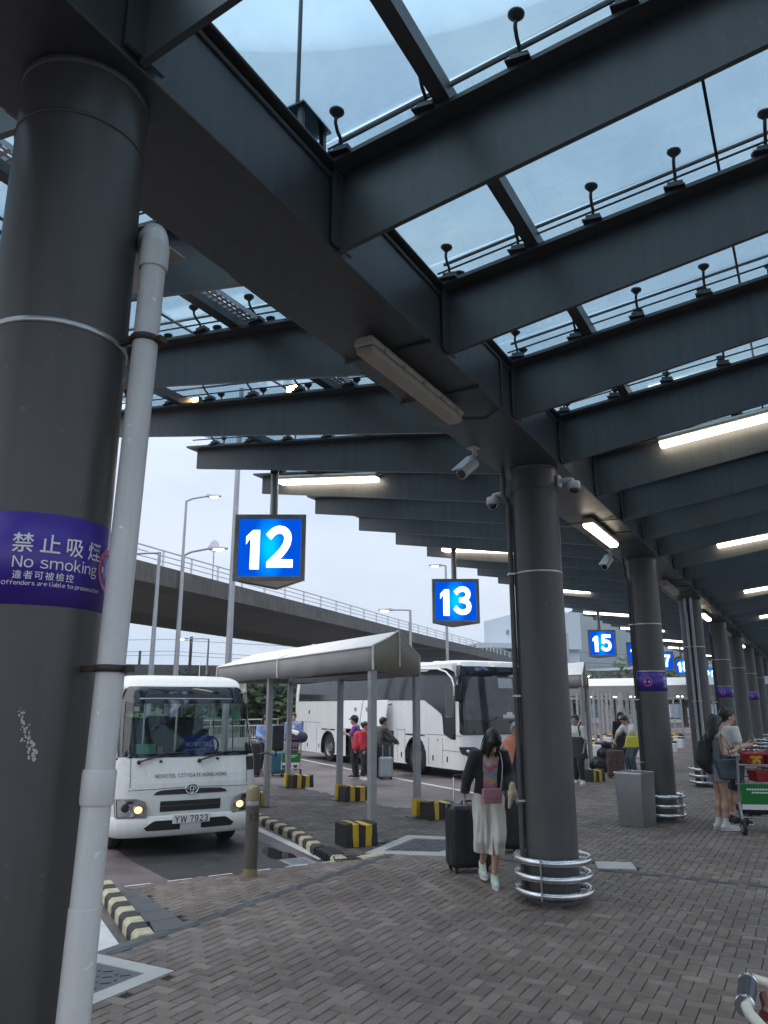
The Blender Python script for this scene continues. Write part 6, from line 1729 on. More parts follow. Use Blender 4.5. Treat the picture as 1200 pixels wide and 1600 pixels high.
def torso_prims(p, g, hem, arm=.6, two=False, loose=0.0):
    j, u = p.j, p.u; f = (tuple(p.Q @ Vector((1,0,0))), .70); P = []
    low = j['waist'].lerp(j['pel'], hem)
    for y in (-1, 1):
        o = Vector((0, y*.06*u, 0))
        P.append(limb(low + o, j['waist'] + o*.85, (.108 + g + loose)*u, (.095 + g + loose*.6)*u, f)); P.append(limb(j['waist'] + o*.85, j['chest'] + o*1.15, (.095 + g + loose*.6)*u, (.108 + g)*u, f))
    P.append(limb(j['shl'].lerp(j['chest'], .22), j['shr'].lerp(j['chest'], .22), (.066 + g)*u, (.066 + g)*u)); P.append(limb(j['chest'], j['neck'] - (p.Q @ Vector((0,0,.03*u))), (.095 + g)*u, (.058 + g)*u))
    for q in 'lr':
        a = arm if not isinstance(arm, tuple) else arm[q == 'r']
        if a <= 0: continue
        if a <= 1: P.append(limb(j['sh' + q], j['sh' + q].lerp(j['el' + q], a), (.060 + g)*u, (.055 + g)*u))
        else: P += [limb(j['sh' + q], j['el' + q], (.058 + g)*u, (.050 + g)*u), limb(j['el' + q], j['el' + q].lerp(j['wr' + q], a - 1), (.050 + g)*u, (.040 + g)*u)]
    return P
def top(p, t, m, g=.010, hem=.7, arm=.55, name='shirt', vox=.014, loose=0.0, cuts=None):
    up = p.Q @ Vector((0,0,1)); low = p.j['waist'].lerp(p.j['pel'], hem) - up*.02
    c = [(tuple(up), up.dot(p.j['neck'] + up*.0)), (tuple(-up), -up.dot(low) + .03)]
    return smesh(name, m, t, torso_prims(p, g, hem, arm, loose=loose), vox, .03, c if cuts is None else cuts)
def legs(p, t, m, length=1.9, g=.012, flare=0.0, name='trousers', vox=.014, rise=.35):
    j, u = p.j, p.u; f = (tuple(p.Q @ Vector((1,0,0))), .72); P = []
    wa = j['pel'].lerp(j['waist'], rise)
    for y in (-1, 1):
        o = Vector((0, y*.055*u, 0)); P.append(limb(wa + o, j['pel'] + o + Vector((0,0,-.03*u)), (.096 + g)*u, (.115 + g)*u, f))
    for q in 'lr':
        if length <= 1: P.append(limb(j['hp' + q], j['hp' + q].lerp(j['kn' + q], length), (.088 + g)*u, (.075 + g + flare)*u))
        else: P += [limb(j['hp' + q], j['kn' + q], (.088 + g)*u, (.060 + g + flare*.6)*u), limb(j['kn' + q], j['kn' + q].lerp(j['an' + q], length - 1), (.060 + g + flare*.6)*u, (.046 + g + flare)*u)]
    zc = min((j['hp' + q].lerp(j['kn' + q], length) if length <= 1 else j['kn' + q].lerp(j['an' + q], length - 1)).z for q in 'lr')
    return smesh(name, m, t, P, vox, .022, [((0,0,-1), -zc), ((0,0,1), wa.z + .05)])
def shoes(p, t, m, sole='sole_white', hi=.0, socks=None):
    j, u = p.j, p.u
    for q in 'lr':
        a, b_ = j['an' + q], j['to' + q]; d = Vector((b_.x - a.x, b_.y - a.y, 0)).normalized()
        heel = Vector((a.x, a.y, b_.z)) - d*.045*u; toe = b_ + d*.025*u
        base = min(heel.z, toe.z) - .034*u
        P = [limb(heel + Vector((0,0,.012)), toe, .043*u, .037*u), limb(a + Vector((0,0,.005 + hi)), heel + d*.10*u, .046*u, .046*u)]
        o = smesh('shoe', m, t, P, .011, .02, [((0,0,-1), -(base + .008))])
        s = MB(); n = 18; sd_ = Vector((-d.y, d.x, 0)); L_ = (toe - heel).length; pts = []
        for k in range(n):
            an = 2*PI*k/n; x = (L_/2 + .043*u)*math.cos(an); y = (.043 + .004*math.cos(an))*u*math.sin(an); c = (heel + toe)/2; pts.append((c.x + d.x*x + sd_.x*y, c.y + d.y*x + sd_.y*y))
        s.prism(pts, base - .002, base + .024); s.build('sole', sole, o)
        if socks: smesh('sock', socks, t, [limb(a + Vector((0,0,-.01)), a.lerp(j['kn' + q], .22), .038*u, .044*u)], .011, .01, [((0,0,1), a.lerp(j['kn' + q], .22).z + .01)])
def strap(p, t, pts, m, r=.012, name='strap', flat=.35):
    b = MB(); b.tube([Vector(q) for q in pts], r, 6, flat=flat); return b.build(name, m, t)
def person(label, loc, face, group=None): return thing('person', label, 'person', loc, face, group)

# ---- suitcases
def suitcase(label, loc, rz, size, m, tilt=0.0, handle=.42, ribs=0, cat='suitcase', wheels=.05, band=None):
    t = thing('suitcase', label, cat, loc, rz); lx, ly, lz = size
    if tilt: t.rotation_euler = (0, tilt, rz)
    b = MB(); b.box((0, 0, wheels + lz/2), (lx, ly, lz)); b.build('shell', m, t, bevel=min(lx, ly)*.18, seg=4)
    b = MB(); b.box((-.002, 0, wheels + lz/2), (lx*.04, ly*1.015, lz*1.012)); b.build('zip_band', 'rubber', t, bevel=.01, seg=1)
    for k in range(ribs):
        b = MB()
        for s in (-1, 1): b.box((s*(lx/2 + .002), (k + .5 - ribs/2)*ly*.8/ribs, wheels + lz/2), (.012, ly*.45/ribs, lz*.82))
        b.build('shell_rib', m, t, bevel=.005, seg=1)
    if handle:
        b = MB(); y = ly*.27; z0 = wheels + lz - .02
        b.tube([(-lx*.30, -y, z0), (-lx*.30, -y, z0 + handle - .02), (-lx*.30, -y + .03, z0 + handle)], .009, 6); b.build('handle_rod', 'steel', t)
        b = MB(); b.tube([(-lx*.30, y, z0), (-lx*.30, y, z0 + handle - .02), (-lx*.30, y - .03, z0 + handle)], .009, 6)
        b.build('handle_rod', 'steel', t)
        b = MB(); b.tube([(-lx*.30, -y - .005, z0 + handle), (-lx*.30, y + .005, z0 + handle)], .016, 8); b.build('handle', 'black_plastic', t)
    b = MB(); b.tube([(0, -ly*.16, wheels + lz - .005), (0, -ly*.13, wheels + lz + .03), (0, ly*.13, wheels + lz + .03), (0, ly*.16, wheels + lz - .005)], .013, 6); b.build('carry_handle', 'rubber', t)
    if band:
        b = MB(); b.box((0, 0, wheels + lz*.55), (lx*1.02, ly*1.02, .045)); b.build('luggage_band', band, t, bevel=.006, seg=1)
    for sx in (-1, 1):
        for sy in (-1, 1):
            b = MB(); c = Vector((sx*lx*.33, sy*ly*.38, 0)); b.tube([c + Vector((0,-.012,.026)), c + Vector((0,.012,.026))], .026, 12); b.box(c + Vector((0,0,.048)), (.03, .034, .02)); b.build('wheel', 'rubber', t)
    return t
# ---- luggage trolley: x forward, handle at the back (x = 0), built round a tube frame
def trolley(label, loc, rz, cream=False, panel=True, words=True, scale=1.0):
    t = thing('luggage_trolley', label, 'luggage trolley', loc, rz)
    tm = 'cream_tube' if cream else 'alu_post'
    b = MB()
    for s in (-1, 1):
        y = s*.26
        b.tube([(.0, y, .99), (.04, y, .90), (.16, y, .40), (.20, y, .20), (.95, y*.72, .15)], .016, 8)
        b.tube([(.16, y, .40), (.10, y, .18), (.08, y, .14)], .016, 8)
    for x, z, y in ((.17, .36, .26), (.20, .20, .26), (.55, .18, .23), (.95, .15, .19), (.05, .86, .26)): b.tube([(x, -y, z), (x, y, z)], .012, 6)
    b.build('frame', tm, t)
    h = MB()
    if cream:
        h.tube([(.03, .26, .93), (.0, .265, .985), (-.05, .27, 1.02), (-.085, .255, 1.03), (-.10, .20, 1.03)], .0165, 10)
        h.build('handle_bend', 'cream_tube', t); h = MB()
        h.tube([(.10, -.30, .86), (.05, -.26, .93), (.0, -.20, .98), (-.05, -.13, 1.015), (-.085, -.07, 1.028), (-.10, .0, 1.03)], .0165, 12)
        h.build('handle_bend', 'cream_tube', t)
    h = MB(); g_ = [(-.10 if cream else -.02, -.01 if cream else -.21, 1.03 if cream else 1.0), (-.10 if cream else -.02, .21, 1.03 if cream else 1.0)]
    h.tube(g_, .027 if cream else .020, 14); h.build('handle_grip', 'grip_blue' if cream else 'bag_red', t, bevel=.006)
    if cream:
        for s in (-1, 1):
            q = MB(); q.lathe([(.029, -.012), (.031, -.008), (.031, .008), (.029, .012)], 14); q.v = [(x - .10, z + s*.205, y + 1.03) for x, y, z in q.v]; q.v = [(x, z_ if s > 0 else z_ + .195, w_) for x, z_, w_ in q.v]; q.build('grip_end', 'chrome', t)
        q = MB(); q.tube([(-.052, .02, 1.0), (-.045, .11, .99), (-.055, .20, 1.0)], .016, 8); q.build('brake_lever', 'lever_red', t)
    k = MB()
    for z in (.62, .72, .82, .90): k.tube([(.08 + (.86 - z)*.24, -.255, z), (.30, -.25, z - .02), (.30, .25, z - .02), (.08 + (.86 - z)*.24, .255, z)], .007, 6)
    for i in range(7): y = -.24 + i*.08; k.tube([(.30, y, .60), (.30, y, .88)], .005, 5); k.tube([(.30, y, .60), (.12, y, .62)], .005, 5)
    k.build('basket', 'basket_steel', t)
    if panel:
        # advertising board hung between the rear legs, facing back
        q = MB(); q.hexa([(.155, -.235, .30), (.163, -.235, .30), (.163, .235, .30), (.155, .235, .30), (.085, -.245, .62), (.093, -.245, .62), (.093, .245, .62), (.085, .245, .62)]); pn = q.build('advert_board', 'frame_green', t)
        def bd_(y, z): u_ = (z - .30)/.32; return Vector((.1525 - .07*u_, -y, z))
        q = MB(); q.add([bd_(-.235, .30), bd_(.235, .30), bd_(.235, .365), bd_(-.235, .365)], [(0,1,2,3)]); q.build('board_strip', 'white_print', pn)
        if words:
            q = MB()
            for txt, sz, z in (('行李手推車', .052, .545), ('請勿離開', .046, .485)):
                vs, fs = text_geo(txt, sz, space=1.1) if False else ([], [])
                q.add([bd_(x, z + y_) - Vector((.0015,0,0)) for x, y_, zz in vs], fs)
            for r_, (z, n_, w_) in enumerate(((.555, 11, .026), (.515, 7, .026))):
                for i in range(n_):
                    x = (i - (n_ - 1)/2)*.032; q.add([bd_(x - w_/2, z - .010) - Vector((.0015,0,0)), bd_(x + w_/2, z - .010) - Vector((.0015,0,0)), bd_(x + w_/2, z + .010) - Vector((.0015,0,0)), bd_(x - w_/2, z + .010) - Vector((.0015,0,0))], [(0,1,2,3)])
            q.build('board_print', 'white_print', pn)
    for s in (-1, 1):
        q = MB(); q.tube([(.07, s*.26 - .02, .085), (.07, s*.26 + .02, .085)], .085, 16); w_ = q.build('wheel', 'rubber', t)
        q = MB(); q.tube([(.07, s*.26 - .023, .085), (.07, s*.26 + .023, .085)], .045, 12); q.build('hub', 'galvanised', w_)
        q = MB(); q.box((.075, s*.26, .17), (.05, .07, .05)); q.build('wheel_fork', 'dark_metal', t, bevel=.008)
    q = MB(); q.tube([(.93, -.02, .075), (.93, .02, .075)], .075, 14); q.box((.93, 0, .14), (.05, .07, .05)); q.build('wheel', 'rubber', t)
    if scale != 1: t.scale = (scale,)*3
    return t
mat('cream_tube', (.62, .58, .48), .3, var=.06, coat=.3); mat('grip_blue', (.018, .026, .044), .42); mat('lever_red', (.11, .018, .014), .3)

# ============================== 1. the woman walking towards the camera with a suitcase
U_ = rad(28.86)
w1 = person('woman with black bob looking down, in cream culottes, pulling a suitcase', (8.10, 3.19, 0), PI + U_ + .12)
p = Pose(1.60, lean=.20, nod=.62, turn=.20, pelvis=(-.02, 0, .87), stride=.0,
         knl=(.15, .04, .47), anl=(.09, .015, .085), tol=(.235, .0, .035), knr=(.05, -.06, .455), anr=(-.26, -.035, .16), tor=(-.14, -.04, .06),
         shr=(.07, -.175, 1.305), elr=(.0, -.255, 1.08), wrr=(-.06, -.285, .88), hdr=(-.075, -.285, .79),
         shl=(.085, .175, 1.32), ell=(.03, .265, 1.09), wrl=(.235, .225, 1.01), hdl=(.30, .19, .955))
body(p, w1, 'skin_a', .013, curl=(1.0, 1.7), hn=((.3, .6, .7), (-.5, -1, 0)))
hair(p, w1, 'bob')
top(p, w1, 'tie_dye', .012, .75, .35, 'shirt', .011)
# open black jacket: torso shell with its front removed
J = torso_prims(p, .018, .62, 1.93); j = p.j; F_ = p.Q @ Vector((1,0,0)); Up = p.Q @ Vector((0,0,1))
smesh('jacket', 'cloth_black', w1, [q for q in J], .011, .03, [(tuple(Up), Up.dot(j['neck'])), (tuple(-Up), -Up.dot(j['waist'].lerp(j['pel'], .62)) + .02)],
      [limb(j['pel'] + F_*.20, j['neck'] + F_*.19, .145, .14), limb(j['pel'] + F_*.15 + Vector((0,.02,0)), j['neck'] + F_*.12, .10, .085)])
# culottes, wide and creased
C_ = []
wa = j['pel'].lerp(j['waist'], .55)
for y in (-1, 1): C_.append(limb(wa + Vector((0, y*.055, 0)), j['pel'] + Vector((0, y*.065, -.04)), .100, .122, ((1,0,0), .74)))
C_ += [limb(j['hpl'] + Vector((0,.02,0)), j['knl'] + Vector((0,.025,0)), .100, .092), limb(j['knl'] + Vector((0,.025,0)), (.11, .045, .30), .092, .104, ((1,0,0), .85)), limb(j['hpr'] + Vector((0,-.02,0)), j['knr'] + Vector((0,-.04,0)), .100, .092), limb(j['knr'] + Vector((0,-.04,0)), (-.04, -.07, .30), .092, .106, ((1,0,0), .85))]
v, f = surf(C_, .011, .018, [((0,0,-1), -.315), ((0,0,1), wa.z + .03)])
rk = random.Random(2)
def crease(q):
    x, y, z = q; a = math.atan2(y + (.06 if y < -.02 else -.06), x); s = max(0, min(1, (.80 - z)/.35))
    k_ = .015*s*math.sin(a*7 + z*3) + .009*s*math.sin(a*15 - z*6) + .004*math.sin(a*5 + z*22); r_ = Vector((math.cos(a), math.sin(a), 0)); return (x + r_.x*k_, y + r_.y*k_, z)
b = MB(); b.add([crease(q) for q in v], f, 0, True); b.build('culottes', 'cloth_cream', w1)
shoes(p, w1, 'shoe_mint')
# loose strands over the bob
hs_ = MB(); rs_ = random.Random(8)
for k in range(90):
    a = rs_.uniform(0, 2*PI); N_, H0 = p.N, p.j['head']; cx_, cy_ = math.cos(a), math.sin(a)
    if cx_ > .35: continue
    pt = lambda x, y, z: H0 + N_ @ Vector((x, y, z))*p.u
    sp_ = rs_.uniform(-.012, .016); e_ = rs_.uniform(-.23, -.16)
    hs_.tube([pt(.02 + cx_*.035, cy_*.03, .148), pt(-.01 + cx_*(.105 + sp_), cy_*(.092 + sp_), .07), pt(-.01 + cx_*(.112 + sp_), cy_*(.100 + sp_), -.05), pt(.0 + cx_*(.095 + sp_), cy_*(.095 + sp_*1.6), e_)], [.0035, .0045, .004, .0012], 4, smooth=True)
tag(hs_.build('hair_strands', 'hair_black', w1), kind='stuff')
hb = thing('handbag', 'dusty pink crossbody handbag hanging on the front of the woman in cream culottes', 'handbag', w1.location, w1.rotation_euler.z)
b = MB(); b.box((.20, -.015, .905), (.075, .23, .15), rot=Matrix.Rotation(.06, 3, 'Z')); b.build('bag_body', 'leather_pink', hb, bevel=.018, seg=3)
b = MB(); b.box((.238, -.015, .928), (.012, .232, .098), rot=Matrix.Rotation(.06, 3, 'Z')); b.build('bag_flap', 'leather_pink', hb, bevel=.005)
b = MB(); b.box((.246, -.015, .888), (.006, .03, .012)); b.build('clasp', 'strap_gold', hb)
b = MB(); b.tube([(.20, .095, .97), (.23, .11, 1.10), (.235, .12, 1.22), (.20, .11, 1.33), (.12, .085, 1.40), (.05, .06, 1.43)], .0055, 6); b.build('bag_strap', 'camera_white', hb)
tb_ = thing('shoulder_bag', 'black shoulder bag with pale straps under the arm of the woman in cream culottes', 'shoulder bag', w1.location, w1.rotation_euler.z)
b = MB(); b.box((-.03, .235, 1.06), (.24, .09, .26)); b.build('bag_body', 'cloth_black', tb_, bevel=.03)
b = MB()
for x in (.02, .05): b.tube([(x + .04, .235, 1.18), (x + .045, .235, 1.28), (x + .05, .18, 1.395), (x - .02, .14, 1.41), (x - .11, .18, 1.33), (x - .12, .23, 1.18)], .007, 6)
b.build('bag_strap', 'camera_white', tb_)
ph = thing('scarf_bundle', 'yellow and beige scarf bunched in the raised hand of the woman in cream culottes', 'scarf', w1.location, w1.rotation_euler.z)
smesh('scarf_cloth', cloth('cloth_sand', (.52, .38, .20), col2=(.62, .55, .42)), ph, [limb((.28, .215, 1.02), (.30, .20, .93), .035, .045), limb((.30, .20, .93), (.28, .17, .80), .04, .02), limb((.31, .235, .95), (.30, .26, .84), .03, .015)], .011, .02)
s1 = suitcase('large black suitcase pulled by the woman in cream culottes', (8.62, 3.66, 0), PI + U_ + .25, (.30, .47, .66), 'case_black', .0, .32, 3)

w1.scale = (.95, .88, .985)
for q in (hb, tb_, ph): q.scale = (.95, .88, .985)
# ============================== 2. person behind the column: navy dress, coral scarf, grey hair
w2 = person('grey haired woman in navy tunic and coral scarf half hidden by the camera column', (10.25, 3.60, 0), PI + U_ - .1)
p = Pose(1.56, lean=.05, stride=.12); body(p, w2, 'skin_b', .016); hair(p, w2, 'short', 'hair_grey')
top(p, w2, 'cloth_navy', .02, 1.6, 1.7, 'tunic', loose=.03); legs(p, w2, 'cloth_black', 1.85, .012)
smesh('scarf', 'cloth_coral', w2, [limb(p.j['neck'] + Vector((.03, .09, .02)), p.j['neck'] + Vector((.03, -.09, .02)), .07, .07), limb(p.j['neck'] + Vector((.06, -.09, 0)), p.j['chest'] + Vector((.10, -.13, -.10)), .075, .06), limb(p.j['shr'], p.j['shr'].lerp(p.j['elr'], .5), .075, .07)], .015, .03)
shoes(p, w2, 'case_brown', 'rubber')
suitcase('black suitcase standing between the walking woman and the woman in navy', (9.88, 3.72, 0), PI + U_ + .1, (.30, .46, .66), 'case_black', 0, 0, 3)

# ============================== 3, 4. the couple by the trolley
RT = U_ - PI/2      # facing the right of the picture
w3 = person('young woman with long black hair, grey tank top, patterned shorts and white sneakers', (13.15, 1.45, 0), RT + .10)
p = Pose(1.64, lean=.02, nod=.12, shr=(.02, -.17, 1.36), elr=(.03, -.21, 1.10), wrr=(.24, -.14, 1.14), hdr=(.33, -.10, 1.20), shl=(.01, .17, 1.36), ell=(.05, .20, 1.09), wrl=(.26, .12, 1.12), hdl=(.35, .08, 1.17), anl=(-.03, .07, .085), tol=(.12, .08, .04), anr=(.0, -.09, .085), tor=(.15, -.10, .04))
body(p, w3, 'skin_a', .013); hair(p, w3, 'long')
top(p, w3, 'cloth_grey', .008, .75, 0, 'tank_top', .012, cuts=[((0,0,1), 1.345), ((0,0,-1), -.93)]); legs(p, w3, 'cloth_floral', .42, .018, .02, 'shorts', .012); shoes(p, w3, 'shoe_white', hi=.02, socks='cloth_white')
tt = thing('tote_bag', 'large slate blue tote bag on the shoulder of the young woman in patterned shorts', 'tote bag', w3.location, w3.rotation_euler.z)
b = MB(); b.hexa([(-.13, -.34, .74), (.23, -.34, .74), (.21, -.23, .74), (-.11, -.23, .74), (-.19, -.32, 1.03), (.29, -.32, 1.03), (.29, -.25, 1.03), (-.19, -.25, 1.03)]); b.build('bag_body', 'leather_slate', tt, bevel=.02, seg=3)
b = MB()
for y in (-.335, -.24): b.tube([(-.08, y, 1.02), (-.05, y + .02, 1.20), (.0, -.20, 1.40), (.05, y + .02, 1.22), (.13, y, 1.02)], .009, 6, flat=.5)
b.build('bag_handle', 'leather_slate', tt)
bk = thing('backpack', 'black backpack bulging behind the young woman in patterned shorts', 'backpack', w3.location, w3.rotation_euler.z)
smesh('pack_body', 'cloth_black', bk, [limb((-.17, .03, 1.22), (-.20, .03, 1.00), .085, .115, ((0,1,0), .9)), limb((-.18, .02, .92), (-.13, .0, .84), .085, .05)], .014, .03)
b = MB()
for y in (-.10, .10): b.tube([(-.14, y, 1.30), (-.05, y*1.2, 1.425), (.07, y*1.2, 1.36), (.10, y*1.3, 1.20), (-.02, y*1.7, 1.02), (-.14, y*1.4, .95)], .016, 6, flat=.4)
b.build('pack_strap', 'cloth_black', bk)
w4 = person('young man in white shirt and black shorts reading a phone beside the trolley', (13.94, 1.33, 0), RT + .0)
p = Pose(1.74, nod=.10, female=False, shr=(.02, -.20, 1.44), elr=(.06, -.24, 1.16), wrr=(.30, -.16, 1.20), hdr=(.39, -.12, 1.25), shl=(.02, .20, 1.44), ell=(.08, .23, 1.16), wrl=(.31, .10, 1.19), hdl=(.40, .06, 1.24))
body(p, w4, 'skin_a', .014, curl=(1.2, 1.2), hn=((0, .6, -.8), (0, -.6, -.8))); hair(p, w4, 'short'); top(p, w4, 'cloth_white', .018, 1.0, .62, 'shirt', .013); legs(p, w4, 'cloth_black', .95, .03, .015, 'shorts', .013); shoes(p, w4, 'shoe_black')
ph = thing('phone', 'pale phone held up by the young man in the white shirt', 'phone', (*(w4.matrix_basis @ Vector((.41, .0, 1.29)))[:2], 1.29), RT)
b = MB(); b.box((0,0,0), (.012, .075, .15), rot=Matrix.Rotation(-.5, 3, 'Y')); b.build('phone_body', 'case_silver', ph, bevel=.005); b = MB(); b.box((-.007, 0, .003), (.002, .068, .136), rot=Matrix.Rotation(-.5, 3, 'Y')); b.build('phone_screen', 'dark_glossy', ph)
tr1 = trolley('luggage trolley with a green board beside the couple, cut by the right picture edge', (12.80, .83, 0), U_ - .16, scale=1.12)
mat('bag_rim', (.10, .01, .012), .5)
def carrier(label, x, y, z, rz, sx, sy, sz, flower):
    t = thing('carrier_bag', label, 'carrier bag', (x, y, z), rz)
    b = MB(); b.hexa([(-sx*.42, -sy*.44, 0), (sx*.42, -sy*.44, 0), (sx*.42, sy*.44, 0), (-sx*.42, sy*.44, 0), (-sx/2, -sy/2, sz), (sx/2, -sy/2, sz*.96), (sx/2, sy/2, sz*.98), (-sx/2, sy/2, sz*1.03)]); b.build('bag_body', 'bag_red', t, bevel=.02, seg=3)
    b = MB()
    for s in (-1, 1): b.tube([(s*sx*.3, -sy*.2, sz*.98), (s*sx*.28, -sy*.12, sz*1.2), (s*sx*.28, sy*.12, sz*1.2), (s*sx*.3, sy*.2, sz*.98)], .01, 6)
    b.build('bag_handle', 'bag_rim', t)
    if flower:
        b = MB(); X = -sx*.48
        for k in range(5):
            a = PI/2 + 2*PI*k/5; c = Vector((X, .062*math.cos(a), sz*.52 + .062*math.sin(a))); b.ell(c, (.012, .034, .034), 10, 6)
            b.tube([Vector((X - .006, 0, sz*.52)), c + Vector((-.004,0,0))], [.012, .026], 6)
        b.build('flower_print', 'flower_gold', t)
    return t
carrier('red carrier bag with a golden flower lying in the trolley basket', 12.93, .93, .95, U_ + .10, .20, .30, .20, True)
carrier('second red carrier bag in the trolley basket, at the very right picture edge', 13.02, .66, .95, U_ + .05, .20, .26, .21, False)
b_ = carrier('wide dark red bag filling the trolley under its basket rim', 13.12, .80, .72, U_ + .1, .26, .44, .16, False)
suitcase('black suitcase lying low on the trolley by the couple', (13.20, 1.0, .20), U_ + .1, (.42, .40, .16), 'case_black', 0, 0, 0)
trolley('cream framed trolley whose grip end pokes in at the bottom right corner', (2.664, .188, 0), rad(-88), cream=True, panel=False, scale=.95)

# ============================== 5. people beyond the camera column
w5 = person('person in white top, dark jacket at the waist, right of the camera column', (18.85, 5.12, 0), U_ + PI*.75)
p = Pose(1.56, lean=.05); body(p, w5, 'skin_b', .02); hair(p, w5, 'short', 'hair_brown'); top(p, w5, 'cloth_white', .02, .6, .8, 'shirt', .018); top(p, w5, 'cloth_dark', .05, 2.6, 0, 'tied_jacket', .018, loose=.05, cuts=[((0,0,1), 1.08), ((0,0,-1), -.58)]); legs(p, w5, 'cloth_black', 1.9, .03); shoes(p, w5, 'shoe_white')
strap(p, w5, [(-.14, .12, 1.28), (.0, .14, 1.43), (.11, .12, 1.30), (.12, .15, 1.10)], 'cloth_black', .018, 'pack_strap')
w6 = person('bending person in white shirt with yellow bag, holding a brown suitcase', (21.9, 4.52, 0), U_ + PI*.62)
p = Pose(1.58, lean=.42, nod=.25, pelvis=(-.14, 0, .84), elr=(.22, -.26, 1.02), wrr=(.36, -.24, .78), ell=(.20, .26, 1.02), wrl=(.34, .24, .80)); body(p, w6, 'skin_a', .02); hair(p, w6, 'short', 'hair_brown'); top(p, w6, 'cloth_white', .025, .8, .75, 'shirt', .018); legs(p, w6, 'cloth_denim', 1.9, .025); shoes(p, w6, 'shoe_white')
yb = thing('yellow_bag', 'bright yellow handbag hanging from the bending person in the white shirt', 'handbag', (21.55, 4.38, 0), U_ - PI/2)
b = MB(); b.hexa([(-.22, -.08, .72), (.22, -.08, .72), (.22, .08, .72), (-.22, .08, .72), (-.16, -.05, 1.02), (.16, -.05, 1.02), (.16, .05, 1.02), (-.16, .05, 1.02)]); b.build('bag_body', 'bag_yellow', yb, bevel=.03, seg=3)
b = MB(); b.tube([(-.10, 0, 1.0), (-.05, 0, 1.16), (.05, 0, 1.16), (.10, 0, 1.0)], .014, 6); b.build('bag_handle', 'bag_yellow', yb)
suitcase('brown suitcase with a strap beside the bending person', (20.9, 4.72, 0), U_, (.26, .42, .64), 'case_brown', 0, 0, 2, band='cloth_dark')
w7 = person('woman with long dark hair and a white mask behind the bending person', (23.2, 5.0, 0), U_ + PI*.9)
p = Pose(1.60); body(p, w7, 'skin_a', .02); hair(p, w7, 'long', vox=.016); top(p, w7, 'cloth_black', .02, .8, 1.8, 'shirt', .02); legs(p, w7, 'cloth_black', 1.9, .02); shoes(p, w7, 'shoe_black')
smesh('face_mask', 'mask_white', w7, [limb(p.j['head'] + p.N @ Vector((.085, -.03, -.04)), p.j['head'] + p.N @ Vector((.085, .03, -.04)), .040, .040)], .014, .02)
dfl = thing('duffel_bag', 'large black duffel bag slumped in front of the masked woman', 'bag', (22.4, 5.3, 0), U_)
smesh('bag_body', 'case_black', dfl, [limb((0, -.28, .18), (0, .26, .20), .20, .22), limb((0, -.12, .45), (0, .10, .50), .20, .16), limb((0, -.20, .68), (0, .02, .74), .11, .10)], .02, .06, [((0,0,-1), 0)])

# ============================== 6. people at the coach
w8 = person('man in purple polo shirt and dark cap standing by the open coach hold', (18.8, 11.25, ROAD), U_ + PI*.95 - PI/2)
p = Pose(1.60, female=False, nod=.25, ell=(.10, .24, 1.10), wrl=(.28, .10, 1.16), elr=(.10, -.24, 1.10), wrr=(.28, -.08, 1.14)); body(p, w8, 'skin_b', .02); hair(p, w8, 'short'); top(p, w8, 'cloth_purple', .02, 1.0, .75, 'polo_shirt', .018); legs(p, w8, 'cloth_black', 1.95, .03); shoes(p, w8, 'shoe_black')
smesh('cap', 'cloth_black', w8, [limb(p.j['head'] + Vector((-.01, 0, .055)), p.j['head'] + Vector((0, 0, .06)), .112, .110), limb(p.j['head'] + Vector((.09, -.03, .055)), p.j['head'] + Vector((.14, .0, .05)), .05, .04, ((0,0,1), .35))], .016, .02, [((0,0,-1), -(p.j['head'].z + .035))])
w9 = person('person in red jacket with a red rucksack beside the man in purple', (18.35, 10.72, ROAD), U_ - PI/2 - .3)
p = Pose(1.46, nod=.2); body(p, w9, 'skin_b', .02); hair(p, w9, 'bun', 'hair_black'); top(p, w9, 'cloth_red', .03, 1.0, 1.8, 'jacket', .018); legs(p, w9, 'cloth_black', 1.9, .03); shoes(p, w9, 'shoe_white')
rk_ = thing('rucksack', 'bright red rucksack on the back of the person in the red jacket', 'rucksack', w9.location, w9.rotation_euler.z)
smesh('pack_body', 'cloth_red', rk_, [limb((-.18, 0, 1.12), (-.19, 0, .84), .12, .14)], .018, .03); smesh('pack_pocket', 'bag_rim', rk_, [limb((-.30, 0, .90), (-.30, 0, .82), .06, .06)], .018, .02)
sb = thing('shoulder_bag', 'white and navy bag hanging at the side of the man in purple', 'shoulder bag', (18.62, 11.12, ROAD + .62), U_ - PI/2)
b = MB(); b.box((0, 0, .2), (.10, .30, .34)); b.build('bag_body', 'cloth_white', sb, bevel=.04, seg=3); b = MB(); b.box((.03, -.09, .22), (.11, .16, .35)); b.build('bag_pocket', 'cloth_navy', sb, bevel=.03)
w10 = person('person in dark camouflage jacket bending into the coach hold', (18.9, 10.55, ROAD), HEAD + PI/2)
p = Pose(1.58, lean=.35, female=False, pelvis=(-.10, 0, .86), ell=(.28, .22, 1.02), wrl=(.45, .16, .92), elr=(.28, -.22, 1.02), wrr=(.45, -.16, .92)); body(p, w10, 'skin_b', .02); hair(p, w10, 'short'); top(p, w10, 'cloth_camo', .03, 1.1, 1.9, 'jacket', .018); legs(p, w10, 'cloth_dark', 1.95, .03); shoes(p, w10, 'shoe_black')
suitcase('silver grey suitcase on the road beside the person in red', (18.75, 10.28, ROAD), U_ + .2, (.24, .36, .52), 'case_silver', 0, .34, 3)
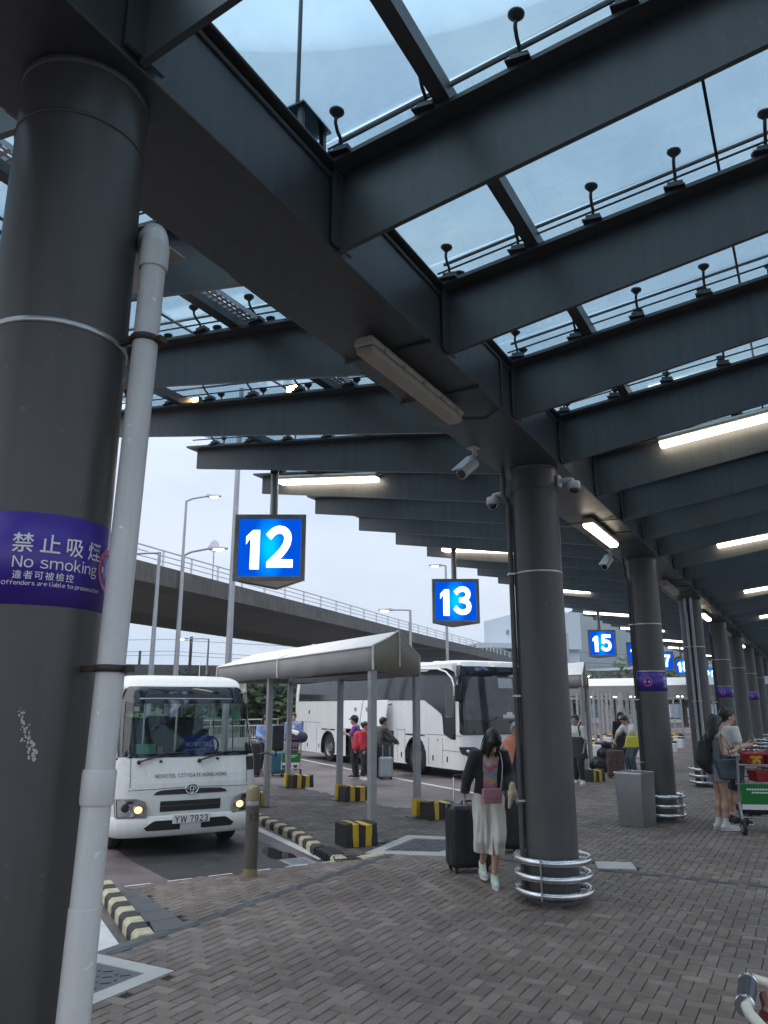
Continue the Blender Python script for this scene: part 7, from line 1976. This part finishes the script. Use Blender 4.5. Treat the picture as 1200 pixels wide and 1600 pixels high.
# ============================== 7. the group with a trolley at the left
w11 = person('woman in blue striped shirt with dark hair at the left, near the piled trolley', (18.75, 14.35, ROAD), U_ + PI + .5)
p = Pose(1.58, nod=.15, ell=(.06, .22, 1.04), wrl=(.25, .14, .98), elr=(.06, -.22, 1.04), wrr=(.25, -.14, .98)); body(p, w11, 'skin_a', .02); hair(p, w11, 'long', vox=.016); top(p, w11, 'cloth_stripe', .03, 1.1, 1.6, 'shirt', .018, loose=.02); legs(p, w11, 'cloth_black', 1.9, .025); shoes(p, w11, 'shoe_black')
w12 = person('person in white top and open blue shirt behind the piled trolley', (19.7, 14.0, ROAD), U_ + PI + .1)
p = Pose(1.66, nod=.1); body(p, w12, 'skin_a', .02); hair(p, w12, 'short', 'hair_brown'); top(p, w12, 'cloth_white', .02, .9, .6, 'shirt', .02); legs(p, w12, 'cloth_dark', 1.9, .02); shoes(p, w12, 'shoe_black')
smesh('open_shirt', 'cloth_stripe', w12, torso_prims(p, .035, 1.1, 1.7), .02, .03, [((0,0,1), p.j['neck'].z - .01), ((0,0,-1), -.76)], [limb(p.j['pel'] + Vector((.22,0,0)), p.j['neck'] + Vector((.20,0,0)), .12, .10)])
trolley('luggage trolley with a green board among the group at the left', (18.05, 12.85, ROAD), U_ + .25)
suitcase('teal suitcase standing on the road beside the left trolley', (18.3, 13.45, ROAD), U_ + .15, (.28, .44, .58), 'case_blue', 0, .0, 3)
suitcase('tall black suitcase nearest the minibus, by the left tent post', (17.6, 13.85, ROAD), U_ + .05, (.28, .44, .86), 'case_black', 0, .12, 2)
suitcase('low black suitcase at the left end of the luggage group', (18.1, 14.25, ROAD), U_ + .1, (.26, .40, .50), 'case_black', 0, .0, 2)
np_ = thing('neck_pillow', 'navy and white bundle on top of the left trolley basket', 'bundle', (18.22, 12.82, ROAD + .92), U_)
smesh('bundle_cloth', 'cloth_navy', np_, [limb((0, -.16, .12), (.02, .16, .16), .15, .17)], .02, .03); smesh('bundle_lining', 'cloth_white', np_, [limb((-.05, .0, .20), (-.05, .14, .26), .10, .08)], .02, .03)
